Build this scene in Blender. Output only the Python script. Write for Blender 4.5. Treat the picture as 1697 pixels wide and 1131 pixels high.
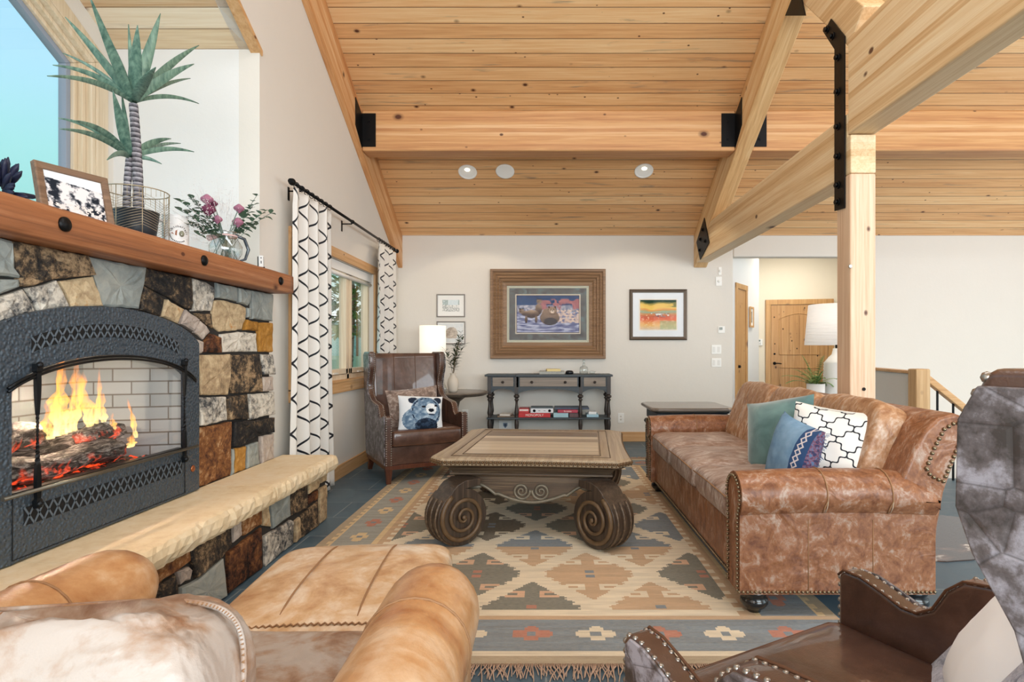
import bpy, bmesh, math, random
from math import sin, cos, pi, radians as R, sqrt, atan2, floor
from mathutils import Vector, Matrix
for _o in list(bpy.data.objects): bpy.data.objects.remove(_o)
random.seed(11)
scene = bpy.context.scene
COL = scene.collection
# ------------------------------------------------------------------ camera
FPX, VX, VY, EYE = 950.0, 905.0, 580.0, 1.2          # focal length in px, vanishing point, eye height
cam_d = bpy.data.cameras.new('camera'); cam_d.sensor_width = 36; cam_d.lens = FPX/1697*36
cam_d.shift_x = -(VX-848.5)/1697; cam_d.shift_y = (VY-565.5)/1697; cam_d.clip_start = .05
cam = bpy.data.objects.new('camera', cam_d); COL.objects.link(cam)
cam.location = (0, 0, EYE); cam.rotation_euler = (pi/2, 0, 0); scene.camera = cam
# ------------------------------------------------------------------ view + world + daylight
vs = scene.view_settings
vs.view_transform = 'Standard'; vs.look = 'None'; vs.gamma = 1; vs.use_curve_mapping = False; vs.exposure = 0.30
def lin(c):
    if isinstance(c, str):
        c = c.lstrip('#'); c = [int(c[i:i+2], 16)/255 for i in (0, 2, 4)]
    elif max(c) > 1: c = [v/255 for v in c]
    return tuple(v/12.92 if v <= .04045 else ((v+.055)/1.055)**2.4 for v in c[:3]) + (1.0,)
world = bpy.data.worlds.new('sky'); scene.world = world; world.use_nodes = True
wt = world.node_tree; wt.nodes.clear()
w_o = wt.nodes.new('ShaderNodeOutputWorld'); w_b = wt.nodes.new('ShaderNodeBackground')
w_r = wt.nodes.new('ShaderNodeValToRGB'); w_s = wt.nodes.new('ShaderNodeSeparateXYZ'); w_t = wt.nodes.new('ShaderNodeTexCoord')
wt.links.new(w_t.outputs['Generated'], w_s.inputs[0]); wt.links.new(w_s.outputs['Z'], w_r.inputs[0])
wt.links.new(w_r.outputs[0], w_b.inputs[0]); wt.links.new(w_b.outputs[0], w_o.inputs[0])
cr = w_r.color_ramp; cr.elements[0].position = 0.03; cr.elements[0].color = lin((250, 252, 250))
cr.elements[1].position = 0.55; cr.elements[1].color = lin((146, 196, 228))
for p, c in ((.15, (134, 196, 188)), (.26, (146, 206, 208)), (.36, (156, 205, 226))):
    e = cr.elements.new(p); e.color = lin(c)
w_b.inputs[1].default_value = 1.15
def area(name, loc, rot, sx, sy, power, col=(1, 1, 1)):
    l = bpy.data.lights.new(name, 'AREA'); l.shape = 'RECTANGLE'; l.size = sx; l.size_y = sy; l.energy = power; l.color = col
    o = bpy.data.objects.new(name, l); COL.objects.link(o); o.location = loc; o.rotation_euler = rot; return o
# added fill lights standing in for daylight from assumed, unseen windows behind and right,
# and from an unbuilt gable window under the ridge
area('fill_back', (2.2, -3.35, 2.6), (R(88), 0, 0), 8.0, 3.6, 590, (.86, .935, 1))
area('fill_right', (7.85, 2.6, 2.0), (R(90), 0, R(90)), 6.5, 3.0, 105, (.86, .935, 1))
area('fill_ridge', (2.2, 1.4, 5.4), (R(0), 0, 0), 6.0, 1.0, 110, (.90, .95, 1))  # added fill inside the room; no such window is built
# ------------------------------------------------------------------ unprojection helpers
def at(px, py, Y): return Vector(((px-VX)*Y/FPX, Y, EYE-(py-VY)*Y/FPX))
def atX(px, py, X): return at(px, py, X*FPX/(px-VX))
def atZ(px, py, Z): return at(px, py, (EYE-Z)*FPX/(py-VY))
# ------------------------------------------------------------------ material kit
class NT:
    def __init__(s, name):
        s.m = bpy.data.materials.new(name); s.m.use_nodes = True; s.t = s.m.node_tree; s.t.nodes.clear()
        s.out = s.t.nodes.new('ShaderNodeOutputMaterial'); s.b = s.n('ShaderNodeBsdfPrincipled')
        s.t.links.new(s.b.outputs[0], s.out.inputs[0])
    def n(s, typ, **kw):
        n = s.t.nodes.new(typ)
        for k, v in kw.items(): setattr(n, k, v)
        return n
    def plug(s, inp, v):
        if hasattr(v, 'is_linked') or isinstance(v, bpy.types.NodeSocket): s.t.links.new(v, inp)
        elif v is not None: inp.default_value = v
    def set(s, **kw):
        names = dict(col='Base Color', rough='Roughness', metal='Metallic', spec='Specular IOR Level', emis='Emission Color', es='Emission Strength',
                     alpha='Alpha', trans='Transmission Weight', ior='IOR', coat='Coat Weight', crough='Coat Roughness', sheen='Sheen Weight', normal='Normal', sub='Subsurface Weight')
        for k, v in kw.items(): s.plug(s.b.inputs[names[k]], v)
        return s
    def math(s, op, a, b=None, c=None, clamp=False):
        n = s.n('ShaderNodeMath', operation=op, use_clamp=clamp)
        s.plug(n.inputs[0], a)
        if b is not None: s.plug(n.inputs[1], b)
        if c is not None: s.plug(n.inputs[2], c)
        return n.outputs[0]
    def obj(s): return s.n('ShaderNodeTexCoord').outputs['Object']
    def uv(s): return s.n('ShaderNodeTexCoord').outputs['UV']
    def sep(s, v):
        n = s.n('ShaderNodeSeparateXYZ'); s.plug(n.inputs[0], v); return n.outputs
    def comb(s, x, y, z):
        n = s.n('ShaderNodeCombineXYZ')
        for i, v in enumerate((x, y, z)): s.plug(n.inputs[i], v)
        return n.outputs[0]
    def map(s, v, sc=(1, 1, 1), loc=(0, 0, 0), rot=(0, 0, 0)):
        n = s.n('ShaderNodeMapping'); s.plug(n.inputs[0], v)
        n.inputs['Scale'].default_value = sc; n.inputs['Location'].default_value = loc; n.inputs['Rotation'].default_value = rot
        return n.outputs[0]
    def noise(s, v, scale=5, detail=4, rough=.55, dist=0, out='Fac'):
        n = s.n('ShaderNodeTexNoise'); s.plug(n.inputs['Vector'], v)
        n.inputs['Scale'].default_value = scale; n.inputs['Detail'].default_value = detail
        n.inputs['Roughness'].default_value = rough; n.inputs['Distortion'].default_value = dist
        return n.outputs[out]
    def vor(s, v, scale=5, feature='F1', out='Distance', rand=1):
        n = s.n('ShaderNodeTexVoronoi', feature=feature); s.plug(n.inputs['Vector'], v); n.inputs['Scale'].default_value = scale
        n.inputs['Randomness'].default_value = rand
        return n.outputs[out]
    def ramp(s, f, stops, interp='LINEAR'):
        n = s.n('ShaderNodeValToRGB'); s.plug(n.inputs[0], f); r = n.color_ramp; r.interpolation = interp
        while len(r.elements) < len(stops): r.elements.new(.5)
        for e, (p, c) in zip(r.elements, stops):
            e.position = p; e.color = (c, c, c, 1) if isinstance(c, (int, float)) else lin(c)
        return n.outputs[0]
    def mix(s, f, a, b, mode='MIX'):
        n = s.n('ShaderNodeMix', data_type='RGBA', blend_type=mode)
        s.plug(n.inputs[0], f)
        for i, v in ((6, a), (7, b)):
            if isinstance(v, (tuple, list, str)): v = lin(v)
            s.plug(n.inputs[i], v)
        return n.outputs[2]
    def bump(s, h, strength=.3, dist=.01):
        n = s.n('ShaderNodeBump'); n.inputs['Strength'].default_value = strength; n.inputs['Distance'].default_value = dist
        s.plug(n.inputs['Height'], h); s.plug(s.b.inputs['Normal'], n.outputs[0]); return n.outputs[0]
def plain(name, col, rough=.5, metal=0, noise=0, nscale=20, bump=0, bscale=80, **kw):
    k = NT(name); c = lin(col)
    if noise:
        f = k.noise(k.obj(), nscale, 5)
        c = k.mix(k.math('MULTIPLY', f, noise), lin(col), tuple(v*.45 for v in c[:3])+(1,))
    k.set(col=c, rough=rough, metal=metal, **kw)
    if bump: k.bump(k.noise(k.obj(), bscale, 4), bump, .004)
    return k.m
def wood(name, cols, axis='x', across='y', plank=None, knots=0, streak=0, rough=.5, grain=1, seam='#5a3a20', gscale=1.0, bump=.15, lam=None, var=.5, coat=0):
    """cols = light, mid, dark; boards run along `axis`, laid side by side along `across`"""
    k = NT(name); o = k.sep(k.obj()); ix = dict(x=0, y=1, z=2)
    third = [a for a in 'xyz' if a not in (axis, across)][0]
    L, A, B = o[ix[axis]], o[ix[across]], o[ix[third]]
    rnd = None
    if plank:
        q = k.math('DIVIDE', A, plank); idx = k.math('FLOOR', q); fr = k.math('FRACT', q)
        wn = k.n('ShaderNodeTexWhiteNoise', noise_dimensions='1D'); k.plug(wn.inputs['W'], idx); rnd = wn.outputs['Value']
        L = k.math('ADD', L, k.math('MULTIPLY', rnd, 37.0))
    v = k.comb(k.math('MULTIPLY', L, .55*gscale), k.math('MULTIPLY', A, 20*gscale), k.math('MULTIPLY', B, 20*gscale))
    n1 = k.noise(v, 2.2, 5, .6, .6)
    v2 = k.comb(k.math('MULTIPLY', L, 1.6*gscale), k.math('MULTIPLY', A, 110*gscale), k.math('MULTIPLY', B, 110*gscale))
    n2 = k.noise(v2, 2.0, 4, .6, .3)
    f = k.math('ADD', k.math('MULTIPLY', n1, .7), k.math('MULTIPLY', n2, .3*grain))
    if rnd is not None: f = k.math('ADD', f, k.math('MULTIPLY', k.math('SUBTRACT', rnd, .5), var))
    if lam:
        q = k.math('DIVIDE', o[ix[across]], lam); wn = k.n('ShaderNodeTexWhiteNoise', noise_dimensions='1D')
        k.plug(wn.inputs['W'], k.math('FLOOR', q)); f = k.math('ADD', f, k.math('MULTIPLY', k.math('SUBTRACT', wn.outputs['Value'], .5), var*.7))
    c = k.ramp(f, [(.22, cols[0]), (.5, cols[1]), (.8, cols[2])])
    if streak:
        vs_ = k.comb(k.math('MULTIPLY', L, .8), k.math('MULTIPLY', A, 9), B)
        sf = k.ramp(k.noise(vs_, 1.7, 4, .6, .5), [(.60, 0.0), (.74, 1.0)])
        c = k.mix(k.math('MULTIPLY', sf, streak), c, (120, 112, 100))
    if knots:
        vk = k.comb(k.math('MULTIPLY', L, 1.0), k.math('MULTIPLY', A, 1.5), 0.0 if plank else k.math('MULTIPLY', B, 1.5))
        d = k.vor(vk, knots); kf = k.ramp(d, [(.045, 1.0), (.065, .5), (.11, 0.0)])
        d2 = k.vor(k.map(vk, loc=(3.3, 1.7, .4)), knots*1.9); kf = k.math('MAXIMUM', kf, k.ramp(d2, [(.045, .95), (.075, 0.0)]))
        c = k.mix(kf, c, (84, 44, 26))
    if plank:
        e = k.math('MINIMUM', fr, k.math('SUBTRACT', 1.0, fr)); sf = k.ramp(e, [(.012, 1.0), (.035, 0.0)])
        c = k.mix(k.math('MULTIPLY', sf, .85), c, seam)
        h = k.math('SUBTRACT', k.math('MULTIPLY', n2, .15), k.math('MULTIPLY', sf, 1.0)); k.bump(h, .5, .004)
    elif bump: k.bump(n2, bump, .004)
    k.set(col=c, rough=rough, coat=coat)
    return k.m
# ------------------------------------------------------------------ mesh kit
class MB:
    def __init__(s): s.v = []; s.f = []; s.mi = []; s.sm = []; s.fc = []; s.cur = 0; s.smooth = False; s.col = None; s.uv = {}; s.M = None
    def pt(s, p):
        p = Vector(p)
        if s.M is not None: p = s.M @ p
        s.v.append(tuple(p)); return len(s.v)-1
    def face(s, ids, smooth=None):
        s.f.append(tuple(ids)); s.mi.append(s.cur); s.sm.append(s.smooth if smooth is None else smooth); s.fc.append(s.col)
    def box(s, a, b):
        (x0, y0, z0), (x1, y1, z1) = a, b
        i = [s.pt(p) for p in ((x0, y0, z0), (x1, y0, z0), (x1, y1, z0), (x0, y1, z0), (x0, y0, z1), (x1, y0, z1), (x1, y1, z1), (x0, y1, z1))]
        for q in ((0, 3, 2, 1), (4, 5, 6, 7), (0, 1, 5, 4), (1, 2, 6, 5), (2, 3, 7, 6), (3, 0, 4, 7)): s.face([i[j] for j in q], False)
        return s
    def prism(s, poly, ax, d0, d1, smooth=False):
        """poly of 2-D points in the two axes other than ax (in xyz order), extruded along ax from d0 to d1"""
        def mk(u, v, d): return {'x': (d, u, v), 'y': (u, d, v), 'z': (u, v, d)}[ax]
        a = [s.pt(mk(u, v, d0)) for u, v in poly]; b = [s.pt(mk(u, v, d1)) for u, v in poly]; n = len(poly)
        s.face(a[::-1], False); s.face(b, False)
        for i in range(n): s.face((a[i], a[(i+1) % n], b[(i+1) % n], b[i]), smooth)
        return s
    def grid(s, fn, nu, nv, cu=False, cv=False, uv=False, smooth=True):
        ids = [[s.pt(fn(i/nu, j/nv)) for j in range(nv if cv else nv+1)] for i in range(nu if cu else nu+1)]
        U = len(ids); V = len(ids[0])
        for i in range(nu):
            for j in range(nv):
                q = (ids[i][j], ids[(i+1) % U][j], ids[(i+1) % U][(j+1) % V], ids[i][(j+1) % V])
                if uv: s.uv[len(s.f)] = ((i/nu, j/nv), ((i+1)/nu, j/nv), ((i+1)/nu, (j+1)/nv), (i/nu, (j+1)/nv))
                s.face(q, smooth)
        return ids
    def tube(s, pts, r, n=8, cap=True, closed=False, squash=None):
        pts = [Vector(p) for p in pts]; m = len(pts); rings = []
        rr = r if isinstance(r, (list, tuple)) else [r]*m
        up = None
        for i, p in enumerate(pts):
            if closed: t = pts[(i+1) % m]-pts[i-1]
            else: t = pts[min(i+1, m-1)]-pts[max(i-1, 0)]
            if t.length < 1e-9: t = Vector((0, 0, 1))
            t.normalize()
            if up is None: up = Vector((0, 0, 1)) if abs(t.z) < .9 else Vector((1, 0, 0))
            u = t.cross(up)
            if u.length < 1e-6: u = t.cross(Vector((0, 1, 0)))
            u.normalize(); w = u.cross(t); up = w
            rings.append([s.pt(p+(u*cos(2*pi*j/n)+w*sin(2*pi*j/n)*(squash or 1))*rr[i]) for j in range(n)])
        for i in range(m if closed else m-1):
            a, b = rings[i], rings[(i+1) % m]
            for j in range(n): s.face((a[j], a[(j+1) % n], b[(j+1) % n], b[j]), True)
        if cap and not closed: s.face(rings[0][::-1], False); s.face(rings[-1], False)
        return s
    def lathe(s, prof, c=(0, 0, 0), n=24, axis='z', closed=False):
        """prof: list of (radius, height)"""
        c = Vector(c); rings = []
        for r_, h in prof:
            ring = []
            for j in range(n):
                a = 2*pi*j/n; x, y = r_*cos(a), r_*sin(a)
                ring.append(s.pt(c+{'z': Vector((x, y, h)), 'y': Vector((x, h, -y)), 'x': Vector((h, x, y))}[axis]))
            rings.append(ring)
        for i in range(len(rings)-1):
            a, b = rings[i], rings[i+1]
            for j in range(n): s.face((a[j], a[(j+1) % n], b[(j+1) % n], b[j]), True)
        if not closed:
            if prof[0][0] > 1e-5: s.face(rings[0][::-1], False)
            if prof[-1][0] > 1e-5: s.face(rings[-1], False)
        return s
    def ball(s, c, r, nu=10, nv=6):
        rx, ry, rz = r if isinstance(r, (tuple, list)) else (r, r, r); c = Vector(c)
        rows = [[s.pt(c+Vector((rx*sin(pi*j/nv)*cos(2*pi*i/nu), ry*sin(pi*j/nv)*sin(2*pi*i/nu), rz*cos(pi*j/nv)))) for i in range(nu)] for j in range(1, nv)]
        t = s.pt(c+Vector((0, 0, rz))); b = s.pt(c-Vector((0, 0, rz)))
        for i in range(nu): s.face((t, rows[0][i], rows[0][(i+1) % nu]), True); s.face((b, rows[-1][(i+1) % nu], rows[-1][i]), True)
        for j in range(len(rows)-1):
            for i in range(nu): s.face((rows[j][i], rows[j+1][i], rows[j+1][(i+1) % nu], rows[j][(i+1) % nu]), True)
        return s
    def build(s, name, mats, parent=None, bevel=0, seg=2, sub=0, fix=False, origin=None, kind=None, M=None, label=None, disp=None, auto=None):
        me = bpy.data.meshes.new(name)
        vv = s.v
        if origin is not None: o3 = Vector(origin); vv = [tuple(Vector(p)-o3) for p in vv]
        me.from_pydata(vv, [], s.f); me.update()
        if not isinstance(mats, (list, tuple)): mats = [mats]
        for m in mats: me.materials.append(m)
        me.polygons.foreach_set('material_index', s.mi); me.polygons.foreach_set('use_smooth', s.sm)
        if any(c is not None for c in s.fc):
            ca = me.color_attributes.new('Col', 'FLOAT_COLOR', 'CORNER'); dat = []
            for p, c in zip(me.polygons, s.fc): dat += list(c or (1, 1, 1, 1))*p.loop_total
            ca.data.foreach_set('color', dat)
        if s.uv:
            ul = me.uv_layers.new(name='UVMap'); dat = []
            for k_, p in enumerate(me.polygons):
                u = s.uv.get(k_)
                for q in range(p.loop_total): dat += list(u[q]) if u else [0.0, 0.0]
            ul.data.foreach_set('uv', dat)
        if fix:
            bm = bmesh.new(); bm.from_mesh(me); bmesh.ops.remove_doubles(bm, verts=bm.verts, dist=1e-5)
            bmesh.ops.recalc_face_normals(bm, faces=bm.faces); bm.to_mesh(me); bm.free()
        ob = bpy.data.objects.new(name, me); COL.objects.link(ob)
        if parent is not None: ob.parent = parent
        if origin is not None: ob.location = origin
        if M is not None: ob.matrix_basis = M
        if bevel:
            b = ob.modifiers.new('bevel', 'BEVEL'); b.width = bevel; b.segments = seg; b.limit_method = 'ANGLE'; b.angle_limit = R(35); b.harden_normals = False
            me.polygons.foreach_set('use_smooth', [True]*len(me.polygons))
        if sub:
            b = ob.modifiers.new('sub', 'SUBSURF'); b.levels = b.render_levels = sub
            me.polygons.foreach_set('use_smooth', [True]*len(me.polygons))
        if bevel or auto:
            try:
                w = ob.modifiers.new('wn', 'WEIGHTED_NORMAL'); w.keep_sharp = True
            except Exception: pass
        if kind: ob['kind'] = kind
        if label: ob['label'] = label
        return ob
def tag(o, label, cat, group=None, kind=None):
    o['label'] = label; o['category'] = cat
    if group: o['group'] = group
    if kind: o['kind'] = kind
    return o
def thing(name, label, cat, loc=(0, 0, 0), rz=0, group=None):
    o = bpy.data.objects.new(name, None); COL.objects.link(o); o.empty_display_size = .1
    o.location = loc; o.rotation_euler = (0, 0, rz); return tag(o, label, cat, group)
def copy_tree(o, parent=None):
    c = o.copy(); COL.objects.link(c)
    if parent is not None: c.parent = parent
    for ch in list(o.children): copy_tree(ch, c)
    return c
def bez(p0, p1, p2, n=10):
    p0, p1, p2 = Vector(p0), Vector(p1), Vector(p2)
    return [p0*(1-t)**2+p1*2*t*(1-t)+p2*t*t for t in [i/n for i in range(n+1)]]
def interp(pts, t):
    """piecewise linear (x -> y) list lookup with smoothing"""
    if t <= pts[0][0]: return pts[0][1]
    for (a, b), (c, d) in zip(pts, pts[1:]):
        if t <= c:
            u = (t-a)/(c-a); return b+(d-b)*u
    return pts[-1][1]
def text_faces(body, size, extrude=.0006, align='CENTER'):
    cu = bpy.data.curves.new('txt', 'FONT'); cu.body = body; cu.size = size; cu.extrude = extrude; cu.align_x = align; cu.align_y = 'CENTER'; cu.resolution_u = 3
    ob = bpy.data.objects.new('txt', cu); COL.objects.link(ob)
    dg = bpy.context.evaluated_depsgraph_get(); me = bpy.data.meshes.new_from_object(ob.evaluated_get(dg))
    v = [tuple(p.co) for p in me.vertices]; f = [tuple(p.vertices) for p in me.polygons]
    bpy.data.objects.remove(ob); bpy.data.curves.remove(cu); bpy.data.meshes.remove(me)
    return v, f
def add_text(mb, body, size, fn, align='CENTER', extrude=.0006):
    """fn maps local text (x, y, z) to a point"""
    v, f = text_faces(body, size, extrude, align); base = [mb.pt(fn(*p)) for p in v]
    for q in f: mb.face([base[i] for i in q], False)
# ================================================================== materials for the room
PINE = wood('knotty_pine_boards', ['#f0cf9e', '#e1b07a', '#bf824e'], 'x', 'y', plank=.14, knots=3.0, streak=.8, rough=.42, seam='#5d3a20', var=.22)
PINE_PALE = wood('pale_pine_boards', ['#efe0c8', '#dec7a4', '#c29a70'], 'x', 'y', plank=.14, knots=2.3, streak=.3, rough=.5, seam='#8a6a48')
BEAM_X = wood('beam_fir_x', ['#e8c294', '#d5a26c', '#b0744a'], 'x', 'z', knots=1.6, lam=.038, rough=.5, var=.6)
BEAM_Y = wood('beam_fir_y', ['#f0dcb8', '#e2c396', '#c59a68'], 'y', 'z', knots=1.2, lam=.045, rough=.5, var=.5)
BEAM_Z = wood('post_fir', ['#f0dcc4', '#e0bf9f', '#bb8c66'], 'z', 'x', knots=1.5, rough=.5)
TRIMW = wood('fir_trim', ['#e8c69c', '#d2a470', '#a97444'], 'y', 'z', knots=2.0, rough=.5)
TRIMZ = wood('fir_trim_upright', ['#e8c69c', '#d2a470', '#a97444'], 'z', 'y', knots=2.0, rough=.5)
TRIMX = wood('fir_trim_level', ['#e8c69c', '#d2a470', '#a97444'], 'x', 'z', knots=2.0, rough=.5)
BLACK = plain('black_iron', '#0d0e10', .45, .6, bump=.15, bscale=60)
def wallmat(name, c):
    k = NT(name); n = k.noise(k.obj(), 3.5, 6, .6)
    k.set(col=k.mix(k.math('MULTIPLY', n, .25), c, tuple(int(v*.93) for v in c)), rough=.85, spec=.25); k.bump(k.noise(k.obj(), 9, 6, .65), .25, .01); return k.m
WALL = wallmat('cream_plaster', (228, 223, 214))
WALLW = wallmat('white_plaster', (233, 233, 231))
k = NT('slate_tile'); o = k.obj(); br = k.n('ShaderNodeTexBrick'); k.plug(br.inputs['Vector'], o)
br.offset = .5; br.inputs['Scale'].default_value = 1.0; br.inputs['Mortar Size'].default_value = .004; br.inputs['Brick Width'].default_value = .61; br.inputs['Row Height'].default_value = .41
br.inputs['Color1'].default_value = lin('#4c6272'); br.inputs['Color2'].default_value = lin('#40596a'); br.inputs['Mortar'].default_value = lin('#8d989b')
n = k.noise(o, 5, 7, .65, .6); k.set(col=k.mix(k.ramp(n, [(.35, 0.0), (.7, .75)]), br.outputs['Color'], '#647a86'), rough=k.ramp(n, [(.3, .35), (.7, .6)])); k.bump(k.math('ADD', n, k.math('MULTIPLY', br.outputs['Fac'], -1.0)), .3, .006)
SLATE = k.m
def glassmat(name, tint=(1, 1, 1, 1), refl=.9, base=0.0, rough=0.0):
    k = NT(name); tr = k.n('ShaderNodeBsdfTransparent'); tr.inputs[0].default_value = tint
    gl = k.n('ShaderNodeBsdfGlossy'); gl.inputs['Roughness'].default_value = rough
    fr = k.n('ShaderNodeLayerWeight'); fr.inputs[0].default_value = .5; mx = k.n('ShaderNodeMixShader')
    k.plug(mx.inputs[0], k.math('ADD', k.math('MULTIPLY', k.math('POWER', fr.outputs['Facing'], 4.0), refl), base+.035*refl)); k.t.links.new(tr.outputs[0], mx.inputs[1]); k.t.links.new(gl.outputs[0], mx.inputs[2])
    k.t.links.new(mx.outputs[0], k.out.inputs[0]); return k.m
GLASS = glassmat('window_glass')
def struct(name, mb, m, **kw):
    return mb.build(name, m, kind='structure', **kw)
WX = -1.934; FY = 7.5; SL = .57; ZC = 2.70; RIDGE = 1.6; XR = 8.0; BY = -3.6
def ceil(Y): return ZC+SL*(FY-Y)
# ------------------------------------------------------------------ floor (open stair well at the right)
m = MB()
for a, b in (((-3.4, -3.8, -.1), (XR+.2, 5.35, 0)), ((-3.4, 5.35, -.1), (3.40, 11.5, 0)), ((3.40, 7.5, -.1), (XR+.2, 11.5, 0))): m.box(a, b)
struct('floor', m, SLATE)
m = MB(); m.box((3.40, 5.35, -2.3), (XR+.2, 7.5, -2.2)); struct('floor_stairwell', m, SLATE)
# ------------------------------------------------------------------ ceilings: sloping tongue and groove boards
ang = math.atan(SL); LEN = (FY-RIDGE)/cos(ang)
m = MB(); m.box((-5.2, 0, -.08), (6.3, LEN+.05, 0))
struct('ceiling', m, PINE, M=Matrix.Translation((1.8, FY, ZC)) @ Matrix(((1, 0, 0, 0), (0, -cos(ang), -sin(ang), 0), (0, sin(ang), -cos(ang), 0), (0, 0, 0, 1))))
LEN2 = (RIDGE-BY+.4)/cos(ang)
m = MB(); m.box((-5.2, 0, -.08), (6.3, LEN2, 0))
struct('ceiling_near_slope', m, PINE, M=Matrix.Translation((1.8, RIDGE, ceil(RIDGE))) @ Matrix(((1, 0, 0, 0), (0, -cos(ang), sin(ang), 0), (0, -sin(ang), -cos(ang), 0), (0, 0, 0, 1))))
# ------------------------------------------------------------------ left wall: window opening and the alcove above the mantel
NY0, NY1, MZ = .2, 3.87, 1.70     # alcove extents along Y, sill height
wy0, wy1, wz0, wz1 = 4.40, 6.42, .90, 2.04
def slope_n(Y): return 3.23+SL*(3.87-Y)
m = MB(); T = .14
def wpoly(mm, pts): mm.prism(pts, 'x', WX-T, WX)
top = lambda Y: ceil(Y)-.02 if Y >= RIDGE else ceil(RIDGE)-SL*(RIDGE-Y)-.02
wpoly(m, [(wy1, -.1), (FY+.1, -.1), (FY+.1, top(FY+.1)), (wy1, top(wy1))])
wpoly(m, [(wy0, -.1), (wy1, -.1), (wy1, wz0), (wy0, wz0)])
wpoly(m, [(wy0, wz1), (wy1, wz1), (wy1, top(wy1)), (wy0, top(wy0))])
wpoly(m, [(NY1, -.1), (wy0, -.1), (wy0, top(wy0)), (NY1, top(NY1))])
fa, fb_, fc, fd = 1.95, 2.97, .62, 1.24      # hole for the firebox
wpoly(m, [(NY0, -.1), (fa, -.1), (fa, 1.709), (NY0, 1.709)]); wpoly(m, [(fb_, -.1), (NY1, -.1), (NY1, 1.709), (fb_, 1.709)])
wpoly(m, [(fa, -.1), (fb_, -.1), (fb_, fc), (fa, fc)]); wpoly(m, [(fa, fd), (fb_, fd), (fb_, 1.709), (fa, 1.709)])
wpoly(m, [(NY0, slope_n(NY0)), (NY1, slope_n(NY1)), (NY1, top(NY1)), (RIDGE, top(RIDGE)), (NY0, top(NY0))])
wpoly(m, [(BY, -.1), (NY0, -.1), (NY0, top(NY0)), (BY, top(BY))])
struct('wall_left', m, WALL)
# alcove: side wall, window wall, sill
WW = -2.92
m = MB(); m.prism([(WW-.1, MZ-.1), (WX-T, MZ-.1), (WX-T, 4.2), (WW-.1, 4.2)], 'y', NY1, NY1+.1)
m.box((WW-.1, NY0-.1, MZ-.1), (WX-T, NY0, 5.6)); struct('wall_alcove_side', m, WALLW)
gy0, gy1 = .45, 3.70; gz = lambda Y: 3.13+SL*(3.57-Y)         # glass opening
m = MB()
m.prism([(gy1, MZ-.1), (NY1, MZ-.1), (NY1, slope_n(NY1)), (gy1, slope_n(gy1))], 'x', WW-.12, WW)
m.prism([(gy0, gz(gy0)), (gy1, gz(gy1)), (gy1, slope_n(gy1)), (gy0, slope_n(gy0))], 'x', WW-.12, WW)
m.prism([(NY0, MZ-.1), (gy0, MZ-.1), (gy0, slope_n(gy0)), (NY0, slope_n(NY0))], 'x', WW-.12, WW)
struct('wall_alcove_window', m, WALL)
m = MB(); m.box((WW-.12, NY0, MZ-.1), (WX-T, NY1, 1.709)); struct('trim_alcove_sill', m, WALLW)
# alcove soffit boards
l = (NY1-NY0)/cos(ang); m = MB(); m.box((-.493, 0, -.03), (.493, l, 0))
struct('ceiling_alcove', m, PINE_PALE, M=Matrix.Translation(((WX+WW)/2, NY1, 3.23)) @ Matrix(((1, 0, 0, 0), (0, -cos(ang), -sin(ang), 0), (0, sin(ang), -cos(ang), 0), (0, 0, 0, 1))))
m = MB(); m.prism([(NY0, slope_n(NY0)-.025), (NY1+.02, slope_n(NY1+.02)-.025), (NY1+.02, slope_n(NY1)-.0), (NY0, slope_n(NY0)+.0)], 'x', WX-.06, WX+.012); struct('trim_alcove_edge', m, TRIMW)
# alcove window frame (raked head)
def raked(mm, inset, w, x0, x1):
    a, b, c = gy1-inset, gy1-inset-w, 0
    z1 = lambda Y, d: gz(Y)-d
    mm.prism([(b, MZ), (a, MZ), (a, gz(a)-inset*1.1), (b, gz(b)-(inset+w)*1.1)], 'x', x0, x1)
    mm.prism([(gy0, gz(gy0)-(inset+w)*1.1), (b, gz(b)-(inset+w)*1.1), (a, gz(a)-inset*1.1), (gy0, gz(gy0)-inset*1.1)], 'x', x0, x1)
win = MB(); raked(win, -.10, .10, WW, WW+.02); raked(win, 0, .035, WW-.06, WW+.015); raked(win, .035, .03, WW-.08, WW-.02); raked(win, .065, .03, WW-.10, WW-.05)
w1 = struct('window_1', win, [wood('blonde_frame', ['#ece0cc', '#d9c6a8', '#bba480'], 'z', 'y', rough=.5)], bevel=.004)
win = MB(); raked(win, .095, .035, WW-.12, WW-.07); win.build('sash', plain('grey_vinyl', '#8f99a8', .4), w1, bevel=.003)
m = MB(); m.prism([(gy0, MZ), (gy1-.1, MZ), (gy1-.1, gz(gy1-.1)-.1), (gy0, gz(gy0)-.1)], 'x', WW-.10, WW-.096); m.build('pane', GLASS, w1)
# ------------------------------------------------------------------ left window
cas = MB(); c0, c1, d0, d1 = 4.30, 6.52, .80, 2.13
cas.box((WX, c0, d0+.085), (WX+.022, wy0, d1-.085)); cas.box((WX, wy1, d0+.085), (WX+.022, c1, d1-.085))
w2 = struct('window_2', cas, TRIMZ, bevel=.003)
cas = MB(); cas.box((WX, c0, wz1), (WX+.024, c1, d1)); cas.box((WX, c0, d0), (WX+.024, c1, wz0)); cas.box((WX-.12, wy0, wz0-.005), (WX+.03, wy1, wz0+.012)); cas.build('window_casing', TRIMW, w2, bevel=.003)
FRM = wood('window_sash_wood', ['#f2e6d2', '#e6d2b4', '#cfb48c'], 'z', 'y', rough=.45)
fr = MB(); X0, X1 = WX-.12, WX-.05
ys = [wy0, wy0+.66, wy0+1.34, wy1]
for y in ys: fr.box((X0, y-.03 if y != wy0 else y, wz0+.01), (X1, y+.03 if y != wy1 else y, wz1))
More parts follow.
